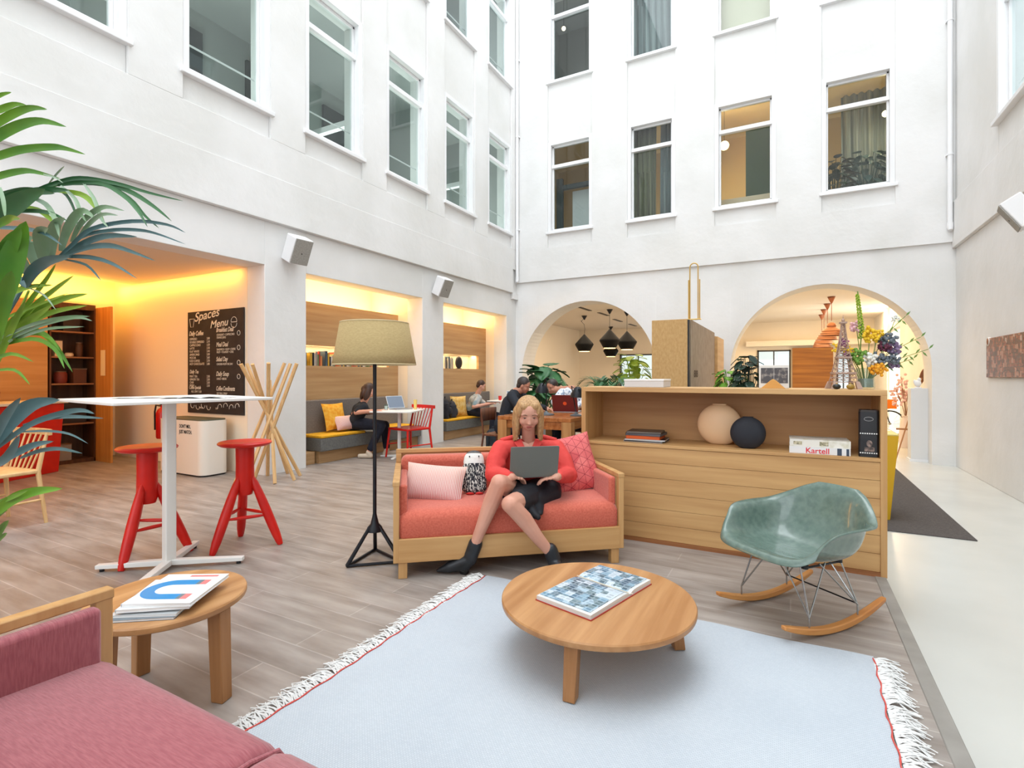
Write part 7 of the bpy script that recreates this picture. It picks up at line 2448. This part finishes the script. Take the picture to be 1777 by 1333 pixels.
def person(label, j, cloth, legm, hairm, shoem, fwd, s=1.0, sleeve='short', skinm=None, hair='short', vox=0.011, scarf=None):
    """seated figure from joint positions (world); returns the Empty"""
    base = Vector((j['hip'].x, j['hip'].y, 0))
    root = thing('person', label, 'person', base)
    J = {k: v - base for k, v in j.items()}
    sk = skinm or skin
    rt = fwd.cross(Vector((0, 0, 1))).normalized()
    up = Vector((0, 0, 1))
    hfw = j.get('look', fwd)
    b = MB()
    B, r_, f_, u_ = head_mb(b, J['head'], hfw, up, s)
    neck = J['neck']
    b.chain([J['head'] + Vector((0, 0, -0.05)) * s - hfw * 0.015, neck], [0.052 * s, 0.056 * s])
    chest = neck.lerp(J['hip'], 0.32)
    waist = neck.lerp(J['hip'], 0.68)
    shl, shr = neck - rt * 0.165 * s + Vector((0, 0, -0.055)), neck + rt * 0.165 * s + Vector((0, 0, -0.055))
    for a in ('l', 'r'):
        sh = shl if a == 'l' else shr
        b.chain([sh, J['el' + a], J['wr' + a]], [0.040 * s, 0.040 * s, 0.027 * s])
        hd = (J['wr' + a] - J['el' + a]).normalized()
        hand_mb(b, J['wr' + a] + hd * 0.01, hd, Vector((0, 0, -1)), (rt if a == 'l' else -rt), s * 0.95, 0.7)
        hp = J['hip'] + (rt * (0.085 if a == 'r' else -0.085)) * s
        b.chain([hp, J['kn' + a], J['an' + a]], [0.085 * s, 0.058 * s, 0.038 * s])
    b.chain([chest, waist, J['hip']], [0.11 * s, 0.10 * s, 0.12 * s])
    b.build('body', sk, root, remesh=vox * 0.7, smooths=2)
    c = MB()
    for q in (-0.09, 0, 0.09):
        o_ = rt * q * s
        c.chain([neck + o_ + Vector((0, 0, -0.06)), chest + o_, waist + o_ * 0.85, J['hip'] + o_ * 1.0 + Vector((0, 0, 0.04))], [0.075 * s, 0.108 * s, 0.098 * s, 0.11 * s])
    c.cap(shl, shr, 0.066 * s, 0.066 * s)
    c.cap(neck - rt * 0.07 * s + Vector((0, 0, -0.03)), neck + rt * 0.07 * s + Vector((0, 0, -0.03)), 0.062 * s)
    c.chain([neck - fwd * 0.03 + Vector((0, 0, -0.03)), chest - fwd * 0.02], [0.07 * s, 0.11 * s])
    for a in ('l', 'r'):
        sh = shl if a == 'l' else shr
        if sleeve == 'short':
            c.chain([sh, sh.lerp(J['el' + a], 0.8)], [0.068 * s, 0.060 * s])
        else:
            c.chain([sh, J['el' + a], J['el' + a].lerp(J['wr' + a], 0.9)], [0.068 * s, 0.055 * s, 0.040 * s])
    c.build('shirt', cloth, root, remesh=vox, smooths=3)
    t = MB()
    for a in ('l', 'r'):
        hp = J['hip'] + (rt * (0.085 if a == 'r' else -0.085)) * s
        t.chain([hp, J['kn' + a], J['kn' + a].lerp(J['an' + a], 0.85)], [0.105 * s, 0.075 * s, 0.055 * s])
    t.cap(J['hip'] - rt * 0.06 * s, J['hip'] + rt * 0.06 * s, 0.118 * s)
    t.build('trousers', legm, root, remesh=vox, smooths=2)
    h = MB()
    def e(p, r):
        h.ell(J['head'] + (B @ (Vector(p) * s)), [q * s for q in r], M=B)
    e((0, -0.022, 0.042), (0.082, 0.092, 0.086))
    if hair == 'long':
        e((0, -0.075, -0.06), (0.074, 0.045, 0.12)); e((-0.066, -0.01, -0.05), (0.028, 0.055, 0.12)); e((0.066, -0.01, -0.05), (0.028, 0.055, 0.12)); e((0, -0.085, 0.0), (0.05, 0.05, 0.06))
    else:
        e((0, -0.06, -0.01), (0.068, 0.045, 0.055))
    h.build('hair', hairm, root, remesh=0.008, smooths=2)
    face_parts(J['head'], B, s, root)
    for a in ('l', 'r'):
        f = MB(); an = J['an' + a]
        ff = Vector((fwd.x, fwd.y, 0)).normalized()
        if 'ft' + a in j:
            ff = (j['ft' + a] - j['an' + a]); ff.z = 0; ff.normalize()
        z0 = -0.0
        f.cap(Vector((an.x, an.y, an.z)), Vector((an.x, an.y, 0.045)) - ff * 0.02, 0.045 * s, 0.042 * s)
        f.cap(Vector((an.x, an.y, 0.04)) - ff * 0.03, Vector((an.x, an.y, 0.036)) + ff * 0.14, 0.040 * s, 0.034 * s)
        f.v = [(x, y, max(z, 0.003)) for x, y, z in f.v]
        f.build('shoe', shoem, root, remesh=0.008, smooths=2)
    return root


black_cloth = mat('black_cotton', (34, 36, 42), 0.9, c2=(28, 30, 36), scale=10)
jeans = mat('dark_jeans', (30, 34, 50), 0.9, c2=(24, 27, 40), scale=20)
beige_shoe = mat('beige_shoe', (206, 190, 170), 0.7)
dark_shoe = mat('dark_shoe', (28, 28, 32), 0.5)
# woman in black on the alcove bench
fw = Vector((0.62, 0.78, 0)).normalized()
hipj = Vector((-6.00, 5.98, 0.51))
j = dict(hip=hipj, neck=P(630, 700, 8.05), head=P(641, 678, 8.02), ell=P(640, 716, 8.1), elr=P(618, 716, 7.85), wrl=P(664, 713, 7.95), wrr=P(650, 713, 7.72),
         knl=P(668, 738, 8.15), knr=P(662, 738, 7.85), anl=P(671, 783, 8.1), anr=P(640, 778, 7.85))
j['anl'].z = 0.09; j['anr'].z = 0.09
j['look'] = Vector((0.75, 0.6, -0.35)).normalized()
j['ftr'] = j['anr'] + Vector((-0.1, -0.05, 0)) * 1.0
person('person in a black t-shirt and dark trousers seated on the alcove bench at a laptop', j, black_cloth, jeans, hair_brown, beige_shoe, fw, 0.96, hair='long')
# man in grey by the corner
hipj = Vector((-6.02, 9.36, 0.51))
d0 = 10.95
j = dict(hip=hipj, neck=P(828, 686, 10.9), head=P(835, 670, 10.85), ell=P(842, 702, 11.0), elr=P(822, 706, 10.6), wrl=P(858, 699, 10.9), wrr=P(848, 701, 10.6),
         knl=P(866, 722, 11.0), knr=P(856, 722, 10.7), anl=P(866, 756, 11.0), anr=P(853, 758, 10.7))
j['anl'].z = 0.09; j['anr'].z = 0.09
j['look'] = Vector((0.8, 0.5, -0.4)).normalized()
person('person in a light grey t-shirt sitting in the corner alcove at a white table', j, mat('grey_cotton', (196, 192, 188), 0.9, c2=(120, 140, 146), scale=6), jeans, hair_brown, dark_shoe, Vector((0.7, 0.7, 0)).normalized(), 1.0)
# man in black at the work table
hipj = Vector((-3.50, 6.30, 0.54))
j = dict(hip=hipj, neck=Vector((-3.36, 6.38, 1.03)), head=P(909, 670, 7.2), ell=Vector((-3.20, 6.62, 0.83)), elr=Vector((-3.18, 6.12, 0.83)), wrl=Vector((-2.97, 6.55, 0.80)), wrr=Vector((-2.98, 6.25, 0.80)),
         knl=Vector((-3.06, 6.42, 0.52)), knr=Vector((-3.06, 6.20, 0.52)), anl=Vector((-3.02, 6.44, 0.09)), anr=Vector((-3.04, 6.18, 0.09)))
j['look'] = Vector((0.9, 0.2, -0.35)).normalized()
person('man in a black shirt leaning over the work table behind the blonde woman', j, mat('charcoal_cotton', (36, 40, 48), 0.9), jeans, hair_dark, dark_shoe, Vector((1, 0.1, 0)).normalized(), 1.0, sleeve='long', skinm=skin_dark)
# man in white at the far end of the work table
hipj = Vector((-2.86, 7.28, 0.54))
q = P(958, 672, 7.95)
j = dict(hip=hipj, neck=Vector((-2.84, 7.20, 1.05)), head=q, ell=Vector((-2.60, 7.02, 0.86)), elr=Vector((-3.06, 7.02, 0.86)), wrl=Vector((-2.66, 6.80, 0.81)), wrr=Vector((-2.92, 6.80, 0.81)),
         knl=Vector((-2.76, 6.90, 0.53)), knr=Vector((-2.97, 6.90, 0.53)), anl=Vector((-2.75, 6.92, 0.09)), anr=Vector((-2.98, 6.92, 0.09)))
j['look'] = Vector((-0.3, -0.9, -0.3)).normalized()
person('man in a pale patterned shirt behind the dark red laptop', j, mat('pale_pattern_shirt', (226, 230, 236), 0.9, c2=(130, 150, 176), scale=34, lo=0.5, hi=0.6), jeans, hair_dark, dark_shoe, Vector((0.1, -1, 0)).normalized(), 1.0, sleeve='long', skinm=skin_dark)

# ================================================================== THE WOMAN ON THE CORAL SOFA
wb = sl(0.86, 0.40, 0.0)
root = thing('person', 'blonde woman in a coral shirt and black skirt typing on a laptop', 'person', wb)
def W_(px, py, d): return P(px, py, d) - wb
upv = Vector((0, 0, 1))
toCam = Vector((0.55, -0.83, 0)).normalized()
look = Vector((0.50, -0.80, -0.30)).normalized()
hc = W_(917, 720, 3.56)
s = 1.04
b = MB()
B, r_, f_, u_ = head_mb(b, hc, look, upv, s)
neck = W_(917, 762, 3.66)
b.chain([hc + Vector((0, 0, -0.05)) - look * 0.01, neck, W_(917, 775, 3.68)], [0.047, 0.047, 0.06])
shl, shr = W_(869, 779, 3.62), W_(965, 778, 3.72)                # picture-left / picture-right shoulder
b.cap(W_(896, 777, 3.68), W_(936, 777, 3.71), 0.042)
ell_, elr_ = W_(857, 823, 3.50), W_(985, 824, 3.62)
wl, wr = W_(889, 828, 3.33), W_(966, 828, 3.40)
b.chain([shl, ell_, wl], [0.048, 0.040, 0.026]); b.chain([shr, elr_, wr], [0.048, 0.040, 0.026])
lapu = Vector((0, 0, 1))
side_r = (P(1000, 800, 3.4) - P(900, 800, 3.4)).normalized()
hand_mb(b, wl, (W_(915, 833, 3.43) - wl), Vector((0, 0, -1)), toCam * -1, 0.92, 0.55)
hand_mb(b, wr, (W_(945, 831, 3.40) - wr), Vector((0, 0, -1)), toCam * -1, 0.92, 0.55)
hip1, hip2 = W_(902, 852, 3.70), W_(940, 853, 3.68)
kn1, an1 = W_(866, 838, 3.24), W_(822, 950, 3.26)
kn2, an2 = W_(885, 875, 3.17), W_(957, 962, 3.27)
b.chain([hip1, hip1.lerp(kn1, 0.5), kn1], [0.085, 0.072, 0.054])
b.chain([kn1, kn1.lerp(an1, 0.3) + Vector((-0.005, 0.012, 0)), kn1.lerp(an1, 0.65), an1], [0.052, 0.054, 0.040, 0.030])
b.chain([hip2, hip2.lerp(kn2, 0.5), kn2], [0.085, 0.072, 0.054])
b.chain([kn2, kn2.lerp(an2, 0.3) + Vector((0.0, 0.015, 0)), kn2.lerp(an2, 0.65), an2], [0.052, 0.053, 0.040, 0.030])
b.cap(hip1, hip2, 0.09)
chest = W_(917, 800, 3.72); waist = W_(919, 828, 3.78)
b.chain([neck, chest, waist, (hip1 + hip2) / 2], [0.05, 0.10, 0.095, 0.11])
b.build('body', skin, root, remesh=0.0052, smooths=3)
face_parts(hc, B, s, root)
# shirt
shirt = mat('coral_shirt', (222, 76, 70), 0.8, c2=(206, 60, 56), scale=6, bump=1.0, bscale=13)
c = MB()
rtv = (shr - shl).normalized()
for q in (-0.10, -0.035, 0.035, 0.10):
    c.chain([neck + rtv * q * 0.8 + Vector((0, 0, -0.075)) + toCam * -0.01, chest + rtv * q * 1.05, waist + rtv * q], [0.058, 0.088, 0.09])
c.chain([waist + rtv * 0.02, (hip1 + hip2) / 2 + Vector((0, 0, 0.03))], [0.12, 0.13])
for q in (-0.05, 0.05):
    c.ell(chest + rtv * q * 1.3 + toCam * 0.07 + Vector((0, 0, 0.005)), (0.06, 0.05, 0.06))
c.chain([neck + rtv * -0.05 + Vector((0, 0, -0.035)), shl], [0.038, 0.062]); c.chain([neck + rtv * 0.05 + Vector((0, 0, -0.035)), shr], [0.038, 0.062])
c.chain([shl, shl.lerp(ell_, 0.5) - rtv * 0.012, ell_ - rtv * 0.006, ell_.lerp(wl, 0.5), ell_.lerp(wl, 0.86)], [0.064, 0.066, 0.056, 0.052, 0.038])
c.chain([shr, shr.lerp(elr_, 0.5) + rtv * 0.012, elr_ + rtv * 0.006, elr_.lerp(wr, 0.5), elr_.lerp(wr, 0.80)], [0.064, 0.066, 0.058, 0.052, 0.038])
for i_ in range(5):
    c.ell(ell_.lerp(shl, 0.2 * i_) + Vector((0.01 * (-1) ** i_, 0, 0)), 0.056); c.ell(elr_.lerp(shr, 0.2 * i_) + Vector((0.012 * (-1) ** i_, 0, 0)), 0.058)
so = c.build('shirt', shirt, root, remesh=0.0065, smooths=3)
# open neck: skin triangle
m = MB()
cv = neck + toCam * 0.072
n0 = W_(917, 787, 3.555)
tl, tr_ = W_(904, 765, 3.60), W_(929, 765, 3.61)
m.add([tl, tr_, n0 + Vector((0, 0, -0.008)), (tl + tr_) / 2 + toCam * 0.018 + Vector((0, 0, -0.02))], [(0, 3, 2), (3, 1, 2)])
m.build('open_neck', skin, root, solid=0.004)
m = MB()
for sgn, a in ((-1, tl), (1, tr_)):
    m.add([a + rtv * sgn * 0.0 + Vector((0, 0, 0.012)), a + rtv * sgn * 0.05 + Vector((0, 0, -0.012)), n0 + rtv * sgn * 0.038 + Vector((0, 0, 0.0)) + toCam * 0.01, n0 + rtv * sgn * 0.004 + toCam * 0.012 + Vector((0, 0, -0.004))], [(0, 1, 2, 3)])
m.build('collar', shirt, so, solid=0.006)
for sgn, sh in ((-1, shl), (1, shr)):
    m = MB()
    a_ = neck + rtv * sgn * 0.055 + Vector((0, 0, -0.022)) + toCam * 0.0
    m.tube([a_.lerp(sh, 0.15) + Vector((0, 0, 0.052)), a_.lerp(sh, 0.55) + Vector((0, 0, 0.056)), sh + Vector((0, 0, 0.060))], [0.014, 0.016, 0.014], 8)
    m.build('shoulder_strap', shirt, so, smooth=True)
m = MB()
for sgn, sh in ((-1, shl), (1, shr)):
    pk = chest + rtv * sgn * 0.085 + toCam * 0.118 + Vector((0, 0, 0.03))
    m.ell(pk, (0.045, 0.008, 0.012), M=Matrix.Rotation(math.atan2(rtv.y, rtv.x), 4, 'Z'))
m.build('pocket_flap', shirt, so, smooth=True)
# skirt
skirtm = mat('black_skirt', (30, 32, 40), 0.7, c2=(24, 26, 32), scale=5, bump=0.4, bscale=10)
k_ = MB()
k_.cap(hip1, hip2, 0.118)
k_.chain([hip1, hip1.lerp(kn1, 0.50)], [0.108, 0.088])
k_.chain([hip2, hip2.lerp(kn2, 0.45), hip2.lerp(kn2, 0.72)], [0.112, 0.098, 0.080])
k_.chain([hip1.lerp(kn1, 0.45), hip2.lerp(kn2, 0.68)], [0.075, 0.075])
k_.cap(waist + Vector((0, 0, 0.0)), (hip1 + hip2) / 2, 0.11, 0.12)
fl0 = hip2.lerp(kn2, 0.62)
k_.chain([fl0 + Vector((0, 0, -0.04)), W_(934, 898, 3.26)], [0.062, 0.018])
k_.chain([hip2.lerp(kn2, 0.4) + Vector((0, 0, -0.03)) + rtv * 0.04, W_(938, 890, 3.30)], [0.062, 0.018])
k_.chain([hip2 + rtv * 0.03, hip2.lerp(kn2, 0.25) + rtv * 0.10 + Vector((0, 0, 0.0)), hip2.lerp(kn2, 0.55) + rtv * 0.07 + Vector((0, 0, -0.01))], [0.115, 0.09, 0.055])
k_.build('skirt', skirtm, root, remesh=0.0065, smooths=3)
# hair
h = MB()
def e(p, r, q=None): h.ell(hc + (B @ (Vector(p) * s)), [v * s for v in r], M=B)
e((0, -0.022, 0.040), (0.083, 0.092, 0.086)); e((0, -0.060, -0.02), (0.076, 0.048, 0.085))
e((-0.036, 0.016, 0.074), (0.040, 0.050, 0.034)); e((0.036, 0.016, 0.074), (0.040, 0.050, 0.034)); e((-0.060, 0.034, 0.040), (0.020, 0.030, 0.044)); e((0.062, 0.034, 0.040), (0.018, 0.028, 0.044))
for sg in (-1, 1):
    for q, (x, y, dx, dl, r) in enumerate(((0.070, 0.022, 0.078, 0.215, 0.020), (0.078, 0.0, 0.090, 0.225, 0.024), (0.074, -0.03, 0.080, 0.22, 0.028), (0.06, -0.06, 0.06, 0.20, 0.03))):
        a = hc + (B @ (Vector((sg * x * 0.62, y * 0.6 + 0.004, 0.080)) * s))
        b_ = hc + (B @ (Vector((sg * x, y, 0.02)) * s))
        c_ = hc + (B @ (Vector((sg * (x + 0.006), y + 0.0, -0.07)) * s))
        d_ = hc + (B @ (Vector((sg * dx, y + 0.012 + 0.006 * q, 0.05 - dl)) * s)) - look * 0.01
        h.chain([a, b_, c_, d_], [r * 0.9, r, r * 1.02, r * 0.45], 10)
h.build('hair', hair_blond, root, remesh=0.0042, smooths=2)
# ankle boots
bootm = mat('black_leather', (30, 32, 36), 0.35, c2=(40, 43, 48), scale=8, bump=0.2, bscale=12)
def boot(an, sh_top, ball, toe, heel, nm='ankle_boot'):
    m = MB()
    m.chain([sh_top, an], [0.046, 0.045])
    m.chain([an, heel + Vector((0, 0, 0.045))], [0.043, 0.036])
    m.chain([an + Vector((0, 0, -0.02)), ball], [0.040, 0.036])
    m.chain([ball, toe], [0.035, 0.012])
    m.chain([heel + Vector((0, 0, 0.05)), ball], [0.032, 0.032])
    m.v = [(x, y, max(z, 0.012)) for x, y, z in m.v]
    o = m.build(nm, bootm, root, remesh=0.0055, smooths=2)
    m = MB(); m.hexa([heel + Vector((sx_ * 0.02, sy_ * 0.02, -heel.z + 0.001)) for sx_, sy_ in ((-1, -1), (1, -1), (1, 1), (-1, 1))], [heel + Vector((sx_ * 0.029, sy_ * 0.029, -heel.z + 0.055)) for sx_, sy_ in ((-1, -1), (1, -1), (1, 1), (-1, 1))])
    m.build('heel', mat('heel_black', (20, 20, 22), 0.4), o, bevel=0.002)
    return o
g1 = onZ(806, 996, 0) - wb
g1t = onZ(760, 991, 0.02) - wb
g1b = g1.lerp(g1t, 0.55)
boot(W_(817, 965, 3.27), W_(825, 944, 3.27), Vector((g1b.x, g1b.y, 0.045)), Vector((g1t.x, g1t.y, 0.022)), Vector((g1.x, g1.y, 0.0)))
a2_ = W_(962, 970, 3.27)
g2 = a2_ + rtv * 0.02; g2 = Vector((g2.x, g2.y, 0))
tz = toCam
boot(W_(961, 970, 3.27), W_(955, 955, 3.27), Vector((g2.x, g2.y, 0.045)) + tz * 0.10, Vector((g2.x, g2.y, 0.022)) + tz * 0.17, Vector((g2.x, g2.y, 0.0)) - tz * 0.02)
# her laptop, resting on her thighs
lc = (P(884, 829, 3.36) + P(967, 829, 3.42)) / 2
lw = (P(884, 829, 3.36) - P(967, 829, 3.42)).length
lr = (P(884, 829, 3.36) - P(967, 829, 3.42)); yaw = math.atan2(lr.y, lr.x)
hy = Vector((-sin(yaw), cos(yaw), 0))
L_ = laptop('dark grey laptop on the lap of the blonde woman', (lc.x, lc.y, lc.z), yaw, lw, 0.205, 104, body=mat('laptop_grey', (108, 112, 110), 0.45, 0.4), lid=mat('laptop_grey_lid', (112, 116, 112), 0.5, 0.3), group='laptops')
off = Matrix.Rotation(yaw, 3, 'Z') @ Vector((0, -0.1025, 0))
L_.location = lc + off * 1.0
